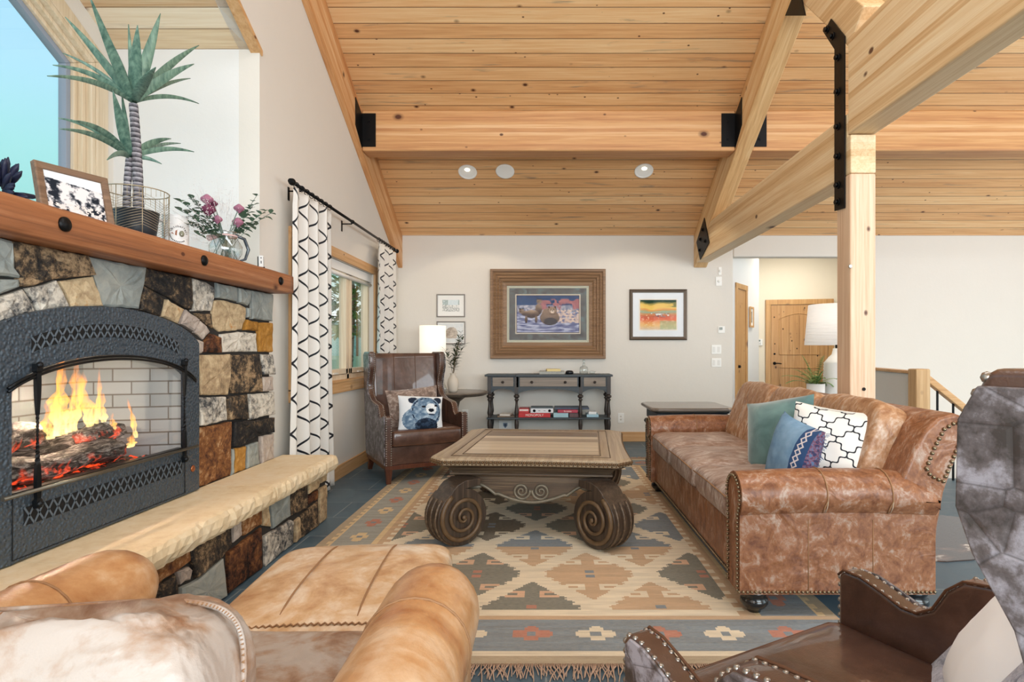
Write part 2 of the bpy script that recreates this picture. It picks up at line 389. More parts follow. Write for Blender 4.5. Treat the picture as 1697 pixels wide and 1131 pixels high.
fr.box((X0, wy0, wz1-.05), (X1, wy1, wz1)); fr.box((X0, wy0, wz0+.01), (X1, wy1, wz0+.06)); fr.build('window_frame', FRM, w2, bevel=.003)
for a, b in zip(ys, ys[1:]):
    s_ = MB(); a2, b2, e0, e1 = a+.035, b-.035, wz0+.065, wz1-.055
    for q in (((a2, e0), (a2+.05, e1)), ((b2-.05, e0), (b2, e1)), ((a2, e0), (b2, e0+.05)), ((a2, e1-.05), (b2, e1))): s_.box((X0+.01, q[0][0], q[0][1]), (X1+.012, q[1][0], q[1][1]))
    so = s_.build('sash', FRM, w2, bevel=.003)
    s_ = MB(); s_.box((X0+.03, a2+.05, e0+.05), (X0+.034, b2-.05, e1-.05)); s_.build('pane', GLASS, so)
    s_ = MB(); s_.box((X1+.012, a2+.2, e0+.004), (X1+.03, a2+.3, e0+.02)); s_.build('crank_handle', plain('handle_white', '#e8e4da', .4), so)
sh = MB(); sh.box((WX-.045, wy0+.01, wz1-.09), (WX-.02, wy1-.01, wz1-.005)); sh.tube([(WX-.032, wy0+.02, wz1-.12), (WX-.032, wy1-.02, wz1-.12)], .02, 10); sh.build('roller_shade', plain('shade_white', '#f4f3ef', .7), w2)
# ------------------------------------------------------------------ far wall with the opening to the entry hall
ox0, ox1, oz = 2.45, 3.98, 2.415
m = MB(); Tf = .14
m.prism([(WX-.14, -.1), (ox0, -.1), (ox0, ZC+.05), (WX-.14, ZC+.05)], 'y', FY, FY+Tf)
m.prism([(ox0, oz), (ox1, oz), (ox1, ZC+.05), (ox0, ZC+.05)], 'y', FY, FY+Tf)
m.prism([(ox1, -2.3), (XR, -2.3), (XR, ZC+.05), (ox1, ZC+.05)], 'y', FY, FY+Tf)
struct('wall_back', m, WALL, bevel=.02)
# hall walls
m = MB(); m.prism([(2.45, FY+.1), (3.25, 8.74), (3.25, 9.8), (2.3, 9.8), (2.3, FY+.1)], 'z', -.05, ZC+.3); struct('wall_hall_left', m, WALLW, bevel=.03)
hb = [(3.1, 9.86), (5.6, 9.35)]
m = MB(); m.prism([hb[0], hb[1], (5.62, 9.5), (3.1, 10.0)], 'z', -.05, ZC+.3); struct('wall_hall_back', m, wallmat('warm_plaster', (238, 228, 208)))
m = MB(); m.box((2.2, FY+.14, ZC+.28), (5.8, 10.1, ZC+.36)); struct('ceiling_hall', m, WALLW)
m = MB(); m.box((5.6, FY+.14, -.05), (5.7, 9.6, ZC+.3)); struct('wall_hall_right', m, WALLW)
# right and rear shells outside the picture, left open where the added fill lights stand
m = MB()
m.box((XR, BY, -.1), (XR+.12, -.9, 3.2)); m.box((XR, 6.0, -2.3), (XR+.12, FY+.14, 3.4)); m.box((XR, -.9, -.1), (XR+.12, 6.0, .25)); m.prism([(BY, 3.1), (FY, 3.1), (FY, 2.75), (RIDGE, ceil(RIDGE)), (BY, 3.1)], 'x', XR, XR+.12)
struct('wall_right', m, WALLW)
m = MB()
m.box((-2.0, BY-.12, -.1), (-1.4, BY, 3.2)); m.box((7.2, BY-.12, -.1), (XR, BY, 3.2)); m.box((-1.4, BY-.12, -.1), (7.2, BY, .15))
struct('wall_rear', m, WALLW)
# ------------------------------------------------------------------ baseboards
m = MB(); m.box((WX, 3.98, 0), (WX+.02, FY, .125)); struct('baseboard_left', m, TRIMW, bevel=.004)
m = MB(); m.box((WX, FY-.02, 0), (ox0-.02, FY, .125)); struct('baseboard_back', m, TRIMX, bevel=.004)
# ------------------------------------------------------------------ raking board on the left wall
m = MB(); m.prism([(1.7, ceil(1.7)-.43), (FY-.001, ZC-.43), (FY-.001, ZC), (1.7, ceil(1.7))], 'x', WX, WX+.055)
def slopewood(name, cols):
    k = NT(name); v = k.map(k.obj(), rot=(math.atan(SL), 0, 0)); o = k.sep(v)
    n1 = k.noise(k.comb(k.math('MULTIPLY', o[0], 14.0), k.math('MULTIPLY', o[1], 1.0), k.math('MULTIPLY', o[2], 14.0)), 2.2, 5, .6, .8)
    n2 = k.noise(k.comb(k.math('MULTIPLY', o[0], 60.0), k.math('MULTIPLY', o[1], 1.5), k.math('MULTIPLY', o[2], 60.0)), 2.0, 4)
    wn = k.n('ShaderNodeTexWhiteNoise', noise_dimensions='1D'); k.plug(wn.inputs['W'], k.math('FLOOR', k.math('DIVIDE', o[2], .04)))
    f = k.math('ADD', k.math('ADD', k.math('MULTIPLY', n1, .65), k.math('MULTIPLY', n2, .3)), k.math('MULTIPLY', k.math('SUBTRACT', wn.outputs['Value'], .5), .3))
    c = k.ramp(f, [(.22, cols[0]), (.5, cols[1]), (.8, cols[2])])
    kf = k.ramp(k.vor(v, 1.5), [(.02, 1.0), (.04, .3), (.06, 0.0)]); c = k.mix(kf, c, '#54331e')
    k.set(col=c, rough=.5); k.bump(n2, .15, .004); return k.m
RAKE = slopewood('raking_fir', ['#e9c496', '#d49b64', '#aa6a3c']); RAKE2 = slopewood('rafter_fir', ['#f0d6aa', '#dfb680', '#b98450'])
struct('trim_rake_left', m, RAKE, bevel=.004)
m = MB(); m.box((WX+.05, FY-.02, ZC-.005), (XR, FY-.002, ZC+.03)); struct('trim_back', m, TRIMX)
# ------------------------------------------------------------------ timber frame
TX0, TX1 = 1.93, 2.10
# purlins under the roof boards
PY = 5.84; PZ0, PZ1 = 3.228, ceil(5.84)
for xa, xb, lab in ((WX+.055, TX0, 'fir roof purlin spanning from left wall to the rafter'), (TX1, XR, 'fir roof purlin right of the rafter, behind the post')):
    pb = MB(); pb.prism([(PY, PZ0), (PY+.22, PZ0), (PY+.22, ceil(PY+.22)), (PY, PZ1)], 'x', xa, xb)
    tag(pb.build('purlin', BEAM_X, bevel=.018), lab, 'beam')
rf = MB(); rf.prism([(RIDGE, ceil(RIDGE)-.43), (FY-.2, ceil(FY-.2)-.43), (FY-.002, ZC-.43), (FY-.002, ZC), (RIDGE, ceil(RIDGE))], 'x', TX0, TX1)
RAFT = tag(rf.build('rafter', RAKE2, bevel=.012), 'sloping fir rafter rising from the back wall across the ceiling', 'beam')
ch = MB(); ch.prism([(FY-.12, 2.323), (3.638, 2.323), (3.638, 2.57), (3.68, 2.57), (3.68, 2.72), (FY-.9, 2.72), (FY-.12, 2.66)], 'x', TX0+.004, TX1-.004)
tag(ch.build('tie_beam', BEAM_Y, bevel=.01), 'level fir tie beam from back wall to the top of the post', 'beam')
nb = MB(); nb.prism([(3.67, 2.575), (-1.5, 2.575), (-1.5, 3.19), (3.67, 3.19)], 'x', TX0, TX1)
tag(nb.build('header_beam', BEAM_Y, bevel=.012), 'deep pale fir beam running overhead toward the camera at upper right', 'beam')
wb = MB(); d = Vector((0, .61, .63));
a0 = Vector((0, 3.66, 3.13)); nrm = Vector((0, -.72, .69))*.24; e0 = a0; e1 = a0+d.normalized()*1.08
wb.prism([(p.y, p.z) for p in (e0, e1, e1+nrm, e0+nrm)], 'x', TX0+.002, TX1-.002)
tag(wb.build('truss_strut', BEAM_Y, bevel=.01), 'slanting fir strut from the iron strap up to the rafter', 'beam')
po = MB(); po.box((TX0, 3.638, 0), (TX0+.165, 3.81, 2.322)); POST = tag(po.build('post', BEAM_Z, bevel=.012), 'square fir post standing behind the sofa', 'post')
hole = MB(); hole.lathe([(.011, 0), (.011, .004)], (TX0+.085, 3.632, .95), 12, 'y'); hole.build('knot', plain('knot_black', '#14100c', .8), POST)
hole = MB(); hole.lathe([(.011, 0), (.013, .004)], (TX0+.0, 3.632, 1.73), 12, 'y'); hole.build('screw', plain('screw_steel', '#9a9a94', .35, .9), POST)
# ------------------------------------------------------------------ iron connector plates
def bolt(mb, c, ax, r=.016, h=.022):
    c = Vector(c); n = {'x': Vector((-1, 0, 0)), 'y': Vector((0, -1, 0))}[ax]
    mb.tube([c, c+n*.006], r*1.6, 14); mb.tube([c+n*.006, c+n*h], r, 6)
def plate(name, label, polyXZ=None, polyYZ=None, x=None, y=None, bolts=()):
    mb = MB()
    if polyYZ: mb.prism(polyYZ, 'x', x-.008, x)
    if polyXZ: mb.prism(polyXZ, 'y', y-.008, y)
    o = tag(mb.build(name, BLACK, bevel=.0015), label, 'metal plate')
    for b in bolts:
        q = MB(); bolt(q, b, 'x' if polyYZ and not (len(b) > 3) else 'y', *( () )) if len(b) == 3 else bolt(q, b[:3], b[3]); q.build('bolt', BLACK, o)
    return o
# left bracket: L plate folded over purlin end and the raking board
def lbracket(label, xs, side):
    o = thing('beam_bracket', label, 'metal plate', (xs, PY, PZ0))
    q = MB(); w = .14*side; z0, z1 = .06, .38
    q.box((min(0, w), -.008, z0-.02), (max(0, w), 0, z1-.0)); q.build('flange', BLACK, o, bevel=.0015)
    q = MB(); q.prism([(-.20, z0+.03+.1), (0, z0-.03), (0, z1-.02), (-.20, z1+.08)], 'x', -side*.0-.004, .004); q.build('side_plate', BLACK, o, bevel=.0015)
    for zz in (z0+.06, z1-.08):
        q = MB(); bolt(q, (w*.5, -.008, zz), 'y', .012, .016); q.build('bolt', BLACK, o)
    return o
lbracket('black iron beam bracket at the left end of the purlin', WX+.06, 1)
lbracket('black iron beam bracket on the left face of the rafter', TX0-.005, -1)
lbracket('black iron beam bracket on the right face of the rafter', TX1+.005, 1)
A = lambda px, py: (lambda p: (p.y, p.z))(atX(px, py, TX0))
plate('gusset_plate', 'black iron diamond plate at the foot of the rafter', polyYZ=[A(1168, 361), A(1176, 402), A(1161, 431), A(1155, 402)], x=TX0-.001,
      bolts=[(TX0-.008,)+A(1166, 381), (TX0-.008,)+A(1162, 397), (TX0-.008,)+A(1170, 400), (TX0-.008,)+A(1161, 415)])
plate('gusset_plate', 'black iron plate high on the rafter at top edge', polyYZ=[A(1316, -6), A(1303, 26), A(1337, 26), A(1330, -6)], x=TX0-.003)
plate('strap_plate', 'long black iron strap bolted down the beam and post', polyYZ=[A(1385, 350), A(1402, 345), A(1402, 60), A(1379, 31), A(1367, 54), A(1385, 82)], x=TX0-.002,
      bolts=[(TX0-.01,)+A(px, py) for px, py in ((1373, 49), (1382, 60), (1391, 95), (1391, 152), (1391, 210), (1391, 259), (1391, 307), (1391, 335))])
# ------------------------------------------------------------------ recessed lights, speaker
def slope_frame(px, py):
    t = (ZC+SL*FY-EYE)/(SL+(VY-py)/FPX); p = at(px, py, t)
    return Matrix.Translation(p) @ Matrix(((1, 0, 0, 0), (0, cos(ang), sin(ang), 0), (0, -sin(ang), cos(ang), 0), (0, 0, 0, 1)))
CAN = plain('can_reflector', '#8f8c84', .3, .85); LAMP = NT('lamp_glow').set(col=(1, .9, .75, 1), emis=(1, .85, .6, 1), es=6).m
WHITE = plain('white_enamel', '#f4f3ee', .4)
for px, py, lab in ((775, 285, 'recessed can light in the pine ceiling, left of the round speaker'), (1067, 283, 'recessed can light in the pine ceiling near the rafter')):
    F = slope_frame(px, py); o = thing('recessed_light', lab, 'ceiling light'); o.matrix_world = F
    q = MB(); q.lathe([(.088, -.001), (.108, -.001), (.106, -.01), (.092, -.012), (.086, -.004)], n=36); q.build('trim_ring', WHITE, o)
    q = MB(); q.lathe([(.088, -.004), (.07, -.002), (.045, -.0015), (.0001, -.001)][::-1], n=30, closed=True); q.build('reflector', CAN, o)
    q = MB(); q.ball((0, -.035, -.004), (.03, .022, .010), 16, 8); q.build('bulb', LAMP, o)
    l = bpy.data.lights.new('can_spot', 'SPOT'); l.energy = 14; l.spot_size = R(110); l.color = (1, .82, .58); l.shadow_soft_size = .05
    lo = bpy.data.objects.new('can_spot', l); COL.objects.link(lo); lo.location = F @ Vector((0, 0, -.05))
F = slope_frame(837, 284); o = thing('ceiling_speaker', 'round ceiling speaker with pale green grille between the can lights', 'speaker'); o.matrix_world = F
q = MB(); q.lathe([(.09, -.001), (.108, -.001), (.105, -.009), (.092, -.01)], n=36); q.build('trim_ring', WHITE, o)
q = MB(); q.lathe([(.0001, -.008), (.09, -.007), (.092, -.004)], n=36); q.build('grille', plain('grille_green', '#b9cfc9', .6, bump=.3, bscale=400), o)

hl = area('hall_fill', (3.9, 8.6, 2.9), (0, 0, 0), .5, .5, 22, (1, .93, .82))  # added fill to brighten the hall; no lamp is seen there
# ================================================================== fireplace
def stone(name, stops, sc=7, rough=.8, bump=.6, det=8, dist=.8):
    k = NT(name); v = k.obj(); n = k.noise(v, sc, det, .68, dist); n2 = k.noise(v, sc*5, 5, .6)
    n3 = k.noise(v, sc*16, 3, .6); f = k.math('ADD', k.math('ADD', k.math('MULTIPLY', n, .52), k.math('MULTIPLY', n2, .33)), k.math('MULTIPLY', n3, .15))
    at_ = k.n('ShaderNodeAttribute', attribute_name='Col'); hs = k.n('ShaderNodeSeparateColor'); k.plug(hs.inputs[0], at_.outputs['Color'])
    f = k.math('ADD', f, k.math('MULTIPLY', k.math('SUBTRACT', hs.outputs[0], .5), .10))
    k.set(col=k.ramp(f, stops), rough=rough, spec=.3); k.bump(f, bump, .012); return k.m
S = dict(
 g=stone('grey_fieldstone', [(.3, '#6f7878'), (.5, '#9a9f9a'), (.7, '#b9b5a8')], 3, bump=.25),
 k=stone('black_brown_fieldstone', [(.38, '#15171b'), (.47, '#2b2928'), (.53, '#4f4336'), (.58, '#8a7358'), (.66, '#b49a78')], 9),
 w=stone('white_marked_fieldstone', [(.38, '#3e4145'), (.45, '#a09b92'), (.51, '#d3ccbe'), (.66, '#e6e0d4')], 7),
 t=stone('tan_fieldstone', [(.34, '#6d5c49'), (.46, '#ac9474'), (.56, '#cdb894'), (.64, '#b9854e')], 5),
 r=stone('rust_fieldstone', [(.38, '#241713'), (.46, '#5f3a26'), (.55, '#8f6038'), (.64, '#c2a079')], 7),
 p=stone('pinkish_fieldstone', [(.3, '#7d736c'), (.5, '#b3a59a'), (.7, '#d0c6b8')], 6, bump=.4),
 o=stone('ochre_fieldstone', [(.3, '#6d4a20'), (.5, '#a8762f'), (.7, '#c99a58')], 6))
SK = list(S)
MORT = plain('dark_mortar', '#2e2b28', .95, bump=.5, bscale=60)
CH = {1: (5.954, 0, 370), 2: (5.654, 220, 420), 3: (5.654, 310, 600), 4: (4.189, 220, 740), 0: (1, 0, 0)}
FACE = [
 (1, 'g', [(-220, 55), (110, 130), (135, 330), (150, 480), (180, 545), (-220, 500)]), (1, 'k', [(118, 132), (870, 300), (905, 400), (930, 513), (560, 556), (250, 638), (190, 620), (180, 540), (145, 470), (135, 330)]),
 (1, 'g', [(-220, 510), (10, 540), (182, 555), (190, 628), (30, 705), (-220, 790)]), (1, 'w', [(-220, 800), (0, 725), (252, 645), (320, 760), (378, 900), (100, 975), (-220, 1100)]),
 (1, 'w', [(265, 640), (570, 565), (640, 680), (700, 830), (390, 893), (330, 760)]), (1, 't', [(590, 568), (930, 520), (985, 690), (1015, 820), (710, 833), (660, 700)]),
 (0, 'g', [(148, 421), (243, 443), (241, 470), (236, 492), (232, 513), (171, 508), (165, 486), (156, 456)]),
 (2, 'k', [(135, 130), (550, 225), (560, 400), (545, 530), (500, 520), (330, 415), (180, 330), (125, 295)]), (2, 'k', [(120, 302), (180, 335), (318, 420), (272, 590), (75, 540), (85, 440)]),
 (2, 't', [(322, 425), (488, 525), (437, 663), (280, 595), (290, 500)]), (2, 'p', [(495, 525), (628, 620), (575, 738), (447, 665)]),
 (2, 'p', [(637, 625), (700, 680), (735, 740), (675, 815), (582, 742)]), (2, 'w', [(555, 230), (700, 265), (790, 320), (780, 420), (745, 548), (562, 543)]),
 (2, 'g', [(790, 275), (985, 320), (980, 458), (850, 428), (790, 418)]), (2, 'g', [(995, 322), (1112, 345), (1110, 430), (1080, 497), (992, 463)]),
 (2, 'g', [(1122, 345), (1322, 385), (1305, 640), (1115, 618), (1118, 480)]), (2, 't', [(770, 442), (850, 433), (1000, 478), (1063, 512), (1060, 620), (1030, 718), (820, 743), (762, 690), (752, 540)]),
 (2, 'k', [(590, 560), (740, 565), (765, 710), (700, 675), (620, 605)]), (2, 'g', [(1074, 507), (1108, 512), (1108, 608), (1070, 608)]),
 (2, 'o', [(1068, 622), (1168, 640), (1168, 732), (1045, 722)]), (2, 'o', [(1176, 645), (1305, 650), (1312, 930), (1192, 925), (1174, 740)]),
 (2, 'w', [(832, 760), (1000, 735), (1060, 737), (1166, 752), (1183, 925), (852, 930), (828, 820)]), (2, 'r', [(738, 748), (818, 790), (828, 932), (674, 932), (688, 817)]),
 (2, 'p', [(620, 805), (678, 828), (666, 940), (622, 950)]),
 (0, 't', [(331, 588), (381, 587), (382, 620), (376, 655), (333, 656)]), (0, 'k', [(384, 588), (431, 587), (434, 620), (434, 650), (386, 653), (380, 640)]),
 (0, 'w', [(433, 587), (453, 587), (457, 621), (436, 622)]), (3, 'p', [(710, 140), (805, 135), (800, 270), (760, 285), (707, 280)]),
 (3, 'w', [(113, 328), (373, 322), (373, 548), (160, 603), (116, 600)]), (3, 'k', [(385, 325), (573, 302), (583, 538), (400, 547), (380, 430)]),
 (3, 'w', [(588, 300), (823, 278), (823, 490), (700, 522), (592, 545)]), (3, 'r', [(117, 612), (408, 558), (423, 1000), (118, 1100)]),
 (3, 'k', [(432, 562), (600, 547), (818, 522), (818, 660), (700, 688), (480, 797), (430, 798)]), (3, 'o', [(455, 808), (560, 785), (560, 960), (450, 993)]),
 (3, 'g', [(428, 815), (448, 812), (446, 992), (426, 1000)]), (3, 'g', [(570, 778), (675, 745), (688, 892), (570, 950)]), (3, 'p', [(690, 692), (813, 667), (805, 862), (700, 893)])]
BASE = [
 (4, 'r', [(20, 860), (75, 830), (380, 685), (390, 790), (300, 870), (172, 960), (60, 980)]), (4, 'k', [(387, 680), (695, 512), (697, 678), (620, 780), (442, 918), (400, 790)]),
 (4, 'p', [(310, 872), (400, 827), (423, 860), (410, 928), (330, 966)]), (4, 'k', [(60, 1000), (175, 965), (298, 892), (322, 980), (318, 1105), (180, 1170)]),
 (4, 'g', [(327, 985), (442, 930), (640, 775), (653, 1040), (560, 1105), (328, 1240)]), (4, 'p', [(702, 505), (748, 482), (762, 620), (702, 676)]),
 (4, 'r', [(755, 480), (893, 407), (898, 540), (770, 628)]), (4, 'r', [(662, 740), (898, 562), (912, 855), (657, 1030)]),
 (4, 't', [(905, 400), (948, 377), (968, 560), (910, 553)]), (4, 'g', [(957, 372), (1088, 302), (1083, 488), (975, 575)]),
 (4, 'k', [(1095, 297), (1217, 227), (1213, 428), (1092, 493)]), (4, 't', [(1222, 222), (1298, 182), (1303, 288), (1217, 333)]),
 (4, 't', [(1310, 182), (1353, 162), (1350, 240), (1312, 258)]), (4, 'r', [(1220, 342), (1288, 302), (1288, 370), (1217, 408)]),
 (4, 'w', [(917, 622), (1100, 512), (1125, 522), (1122, 680), (922, 853)]), (4, 't', [(1132, 512), (1163, 485), (1163, 640), (1132, 673)]),
 (4, 'k', [(1177, 472), (1288, 382), (1293, 550), (1177, 638)]), (4, 't', [(1299, 292), (1350, 262), (1350, 508), (1302, 543)])]
def dens(poly, step):
    out = []
    for i, p in enumerate(poly):
        q = poly[(i+1) % len(poly)]; L = math.hypot(q[0]-p[0], q[1]-p[1]); n = max(1, int(L/step))
        for j in range(n): out.append((p[0]+(q[0]-p[0])*j/n, p[1]+(q[1]-p[1])*j/n))
    return out
def add_stone(mb, poly, X, kind, depth=.03, rnd=random):
    cy = sum(p[0] for p in poly)/len(poly); cz = sum(p[1] for p in poly)/len(poly)
    P = dens(poly, .035); v = rnd.random(); mb.col = (v, rnd.random(), 0, 1); mb.cur = SK.index(kind)
    R_ = max(max(abs(p[0]-cy), abs(p[1]-cz)) for p in P); rings = []
    dd = depth*(.75+.5*rnd.random()); tilt = (rnd.uniform(-.05, .05), rnd.uniform(-.05, .05))
    jit = [rnd.uniform(-.003, .003) for _ in P]
    for sh, d in ((.002, 0), (.004, dd*.8), (.014, dd)):
        ring = []
        for (y, z), j in zip(P, jit):
            L = math.hypot(y-cy, z-cz) or 1; f = max(.1, 1-(sh+j)/L)
            yy, zz = cy+(y-cy)*f, cz+(z-cz)*f
            dx = d + (0 if d == 0 else rnd.uniform(-.003, .003)+tilt[0]*(y-cy)+tilt[1]*(z-cz))
            ring.append(mb.pt((X+dx, yy, zz)))
        rings.append(ring)
    n = len(P)
    mid = [mb.pt((X+dd+rnd.uniform(-.004, .006)+tilt[0]*(y-cy)*.5+tilt[1]*(z-cz)*.5, cy+(y-cy)*.5, cz+(z-cz)*.5)) for y, z in P]; rings.append(mid)
    c = mb.pt((X+dd+rnd.uniform(-.003, .006), cy, cz))
    for a, b in zip(rings, rings[1:]):
        for i in range(n): mb.face((a[i], a[(i+1) % n], b[(i+1) % n], b[i]), False)
    for i in range(n): mb.face((rings[-1][i], rings[-1][(i+1) % n], c), False)
def filler(mb, y0, y1, z0, z1, X, rnd):
    z = z0
    while z < z1-.02:
        h = min(rnd.uniform(.12, .24), z1-z); h = z1-z if z1-z-h < .07 else h; y = y1
        while y > y0+.02:
            w = min(rnd.uniform(.14, .34), y-y0); w = y-y0 if y-y0-w < .08 else w
            add_stone(mb, [(y-w, z), (y, z), (y, z+h), (y-w, z+h)], X, rnd.choice('gkwtrpk'), rnd=rnd); y -= w
        z += h
SX = -1.905
FP = thing('fireplace', 'stone fireplace with timber mantel and raised hearth on the left wall', 'fireplace', (WX, 2.4, 0))
FL = Vector((WX, 2.4, 0))
def fb(mb, name, mats, **kw): return mb.build(name, mats, kw.pop('parent', FP), M=Matrix.Translation(-FL), **kw)
rnd = random.Random(5); sm = MB()
for c, kd, pl in FACE:
    s_, ox_, oy_ = CH[c]; pts = []
    for x, y in pl:
        p = atX(ox_+x/s_, oy_+y/s_, -1.88); pts.append((p.y, min(p.z, 1.587) if p.z > .535 else .446))
    add_stone(sm, pts, SX, kd, rnd=rnd)
filler(sm, .3, 1.82, .45, 1.587, SX, rnd)
fb(sm, 'stone_surround', [S[q] for q in SK])
q = MB(); q.box((WX+.0005, .32, .3), (SX+.008, 1.9, 1.585)); q.box((WX+.0005, 3.04, .3), (SX+.008, 3.925, 1.585)); q.box((WX+.0005, 1.9, 1.25), (SX+.008, 3.04, 1.585)); fb(q, 'mortar', MORT)
BX = -1.575; sm = MB()
for c, kd, pl in BASE:
    s_, ox_, oy_ = CH[c]; pts = []
    for x, y in pl:
        p = atX(ox_+x/s_, oy_+y/s_, -1.55); pts.append((p.y, min(max(p.z, .0), .36)))
    add_stone(sm, pts, BX, kd, rnd=rnd)
filler(sm, .3, 2.02, 0, .36, BX, rnd); filler(sm, 2.02, 2.40, 0, .13, BX, rnd); filler(sm, 2.02, 2.165, .13, .36, BX, rnd)
fb(sm, 'hearth_base', [S[q] for q in SK])
q = MB(); q.box((WX+.0005, .32, 0), (BX+.01, 4.06, .36)); fb(q, 'hearth_core', MORT)
SAND = stone('buff_sandstone', [(.3, '#cfb48c'), (.5, '#e6d2ae'), (.7, '#efe2c8')], 4, .75, .25)
def slab(y0, y1):
    mb = MB(); mb.col = (random.random(), 0, 0, 1); rr = random.Random(y0); nY = int((y1-y0)/.03); X1, Xb, za, zb = -1.478, -1.88, .352, .45
    prof = [(Xb, za), (X1-.02, za), (X1-.008, za+.018), (X1+.002, za+.045), (X1-.004, zb-.02), (X1-.018, zb-.004), (X1-.04, zb), (-1.6, zb), (Xb, zb)]
    rows = []
    for i in range(nY+1):
        y = y0+.002+(y1-y0-.004)*i/nY; o_ = rr.uniform(-.006, .006); row = []
        for j, (x, z) in enumerate(prof):
            e = 1 if 1 <= j <= 6 else 0
            row.append(mb.pt((x+e*(o_*.7+rr.uniform(-.005, .005)), y, z+(rr.uniform(-.004, .002) if 2 <= j <= 5 else 0))))
        rows.append(row)
    m_ = len(prof)
    for a, b in zip(rows, rows[1:]):
        for j in range(m_): mb.face((a[j], a[(j+1) % m_], b[(j+1) % m_], b[j]), False)
    mb.face(rows[0][::-1], False); mb.face(rows[-1], False); return mb
for a, b in ((.28, 2.02), (2.02, 3.156), (3.156, 4.09)): fb(slab(a, b), 'hearth_slab', SAND)
MANT = wood('reclaimed_mantel', ['#c9956b', '#9c633e', '#52301f'], 'y', 'z', knots=2.2, rough=.5, gscale=.55, bump=.4, var=.6)
q = MB(); q.grid(lambda u, v: Vector((0, 0, 0)), 1, 1); q = MB()
nY = 60; rr = random.Random(3); prof = [(WX+.0006, 1.586), (-1.75, 1.586), (-1.742, 1.594), (-1.74, 1.65), (-1.742, 1.70), (-1.75, 1.709), (WX+.0006, 1.709)]; rows = []
for i in range(nY+1):
    y = .2+(3.955-.2)*i/nY; rows.append([q.pt((x+(rr.uniform(-.003, .003) if 1 <= j <= 5 else 0), y, z+(rr.uniform(-.002, .0) if 2 <= j <= 4 else 0))) for j, (x, z) in enumerate(prof)])
for a, b in zip(rows, rows[1:]):
    for j in range(7): q.face((a[j], a[(j+1) % 7], b[(j+1) % 7], b[j]), True)
q.face(rows[0][::-1], False); q.face(rows[-1], False)
MT = fb(q, 'mantel', MANT, auto=False)
for px, py in ((107, 372), (338, 432), (465, 466)):
    p = atX(px, py, -1.74); q = MB(); q.lathe([(.027, -.001), (.027, .005), (.018, .012), (.0001, .014)], (p.x, p.y, p.z), 20, 'x'); q.build('bolt', BLACK, MT)
p = Vector((-1.74, 1.2, 1.65)); q = MB(); q.lathe([(.027, -.001), (.027, .005), (.018, .012), (.0001, .014)], p, 20, 'x'); q.build('bolt', BLACK, MT)
# ------------------------------------------------------------------ the gas insert
k = NT('hammered_iron'); v = k.vor(k.map(k.obj(), (1, 1, 1)), 84, 'SMOOTH_F1'); k.set(col=lin('#46525d'), rough=.34, metal=.35, spec=.6); k.bump(k.math('MULTIPLY', v, -1.0), .75, .010); HAM = k.m
IRON = plain('wrought_iron', '#1d2023', .38, .7)
LATM = plain('lattice_iron', '#66727d', .4, .3)
VOID = plain('vent_black', '#050506', .9)
IX = -1.872
INS = thing('fireplace_insert', 'arched hammered iron gas fireplace insert with glass front and burning logs', 'fireplace insert', (IX, 2.45, .455))
IL = Vector((IX, 2.45, .455))
def ib(mb, name, mats, **kw): return mb.build(name, mats, kw.pop('parent', INS), M=Matrix.Translation(-IL) if 'parent' not in kw else None, **kw)
def ib(mb, name, mats, parent=None, **kw):
    if parent is None: return mb.build(name, mats, INS, M=Matrix.Translation(-IL), **kw)
    return mb.build(name, mats, parent, **kw)
cy = 2.46; OW, IWD = .60, .478
def arch(y, half, zs, zp):        # circular-ish arch height at y
    t = min(1, abs(y-cy)/half); return zs+(zp-zs)*(sqrt(max(0, 1-(t*.93)**2))-sqrt(1-.93**2))/(1-sqrt(1-.93**2))
fo = lambda y: arch(y, OW, 1.235, 1.383); fi = lambda y: arch(y, IWD, 1.07, 1.178)
ZB0, ZB1 = .456, .705
q = MB(); th = .022
def strip(mb, ys, f0, f1, x0, x1):
    n = len(ys); a = [[mb.pt((x, y, f(y))) for y in ys] for x, f in ((x0, f0), (x1, f0), (x1, f1), (x0, f1))]
    for j in range(4):
        r0, r1 = a[j], a[(j+1) % 4]
        for i in range(n-1): mb.face((r0[i], r0[i+1], r1[i+1], r1[i]), False)
    mb.face([a[j][0] for j in range(4)], False); mb.face([a[j][-1] for j in (3, 2, 1, 0)], False)
mid = [cy-IWD+2*IWD*i/40 for i in range(41)]
strip(q, mid, fi, fo, IX, IX+th)
for sgn in (-1, 1):
    ys_ = [cy+sgn*(IWD+(OW-IWD)*i/4) for i in range(5)]
    if sgn < 0: ys_ = ys_[::-1]
    strip(q, ys_, lambda y: ZB0, fo, IX, IX+th)
strip(q, mid, lambda y: ZB0, lambda y: ZB1-.012, IX, IX+th)
ib(q, 'surround', HAM, fix=True, bevel=.003)
q = MB(); ym = [cy-IWD+.02+2*(IWD-.02)*i/40 for i in range(41)]
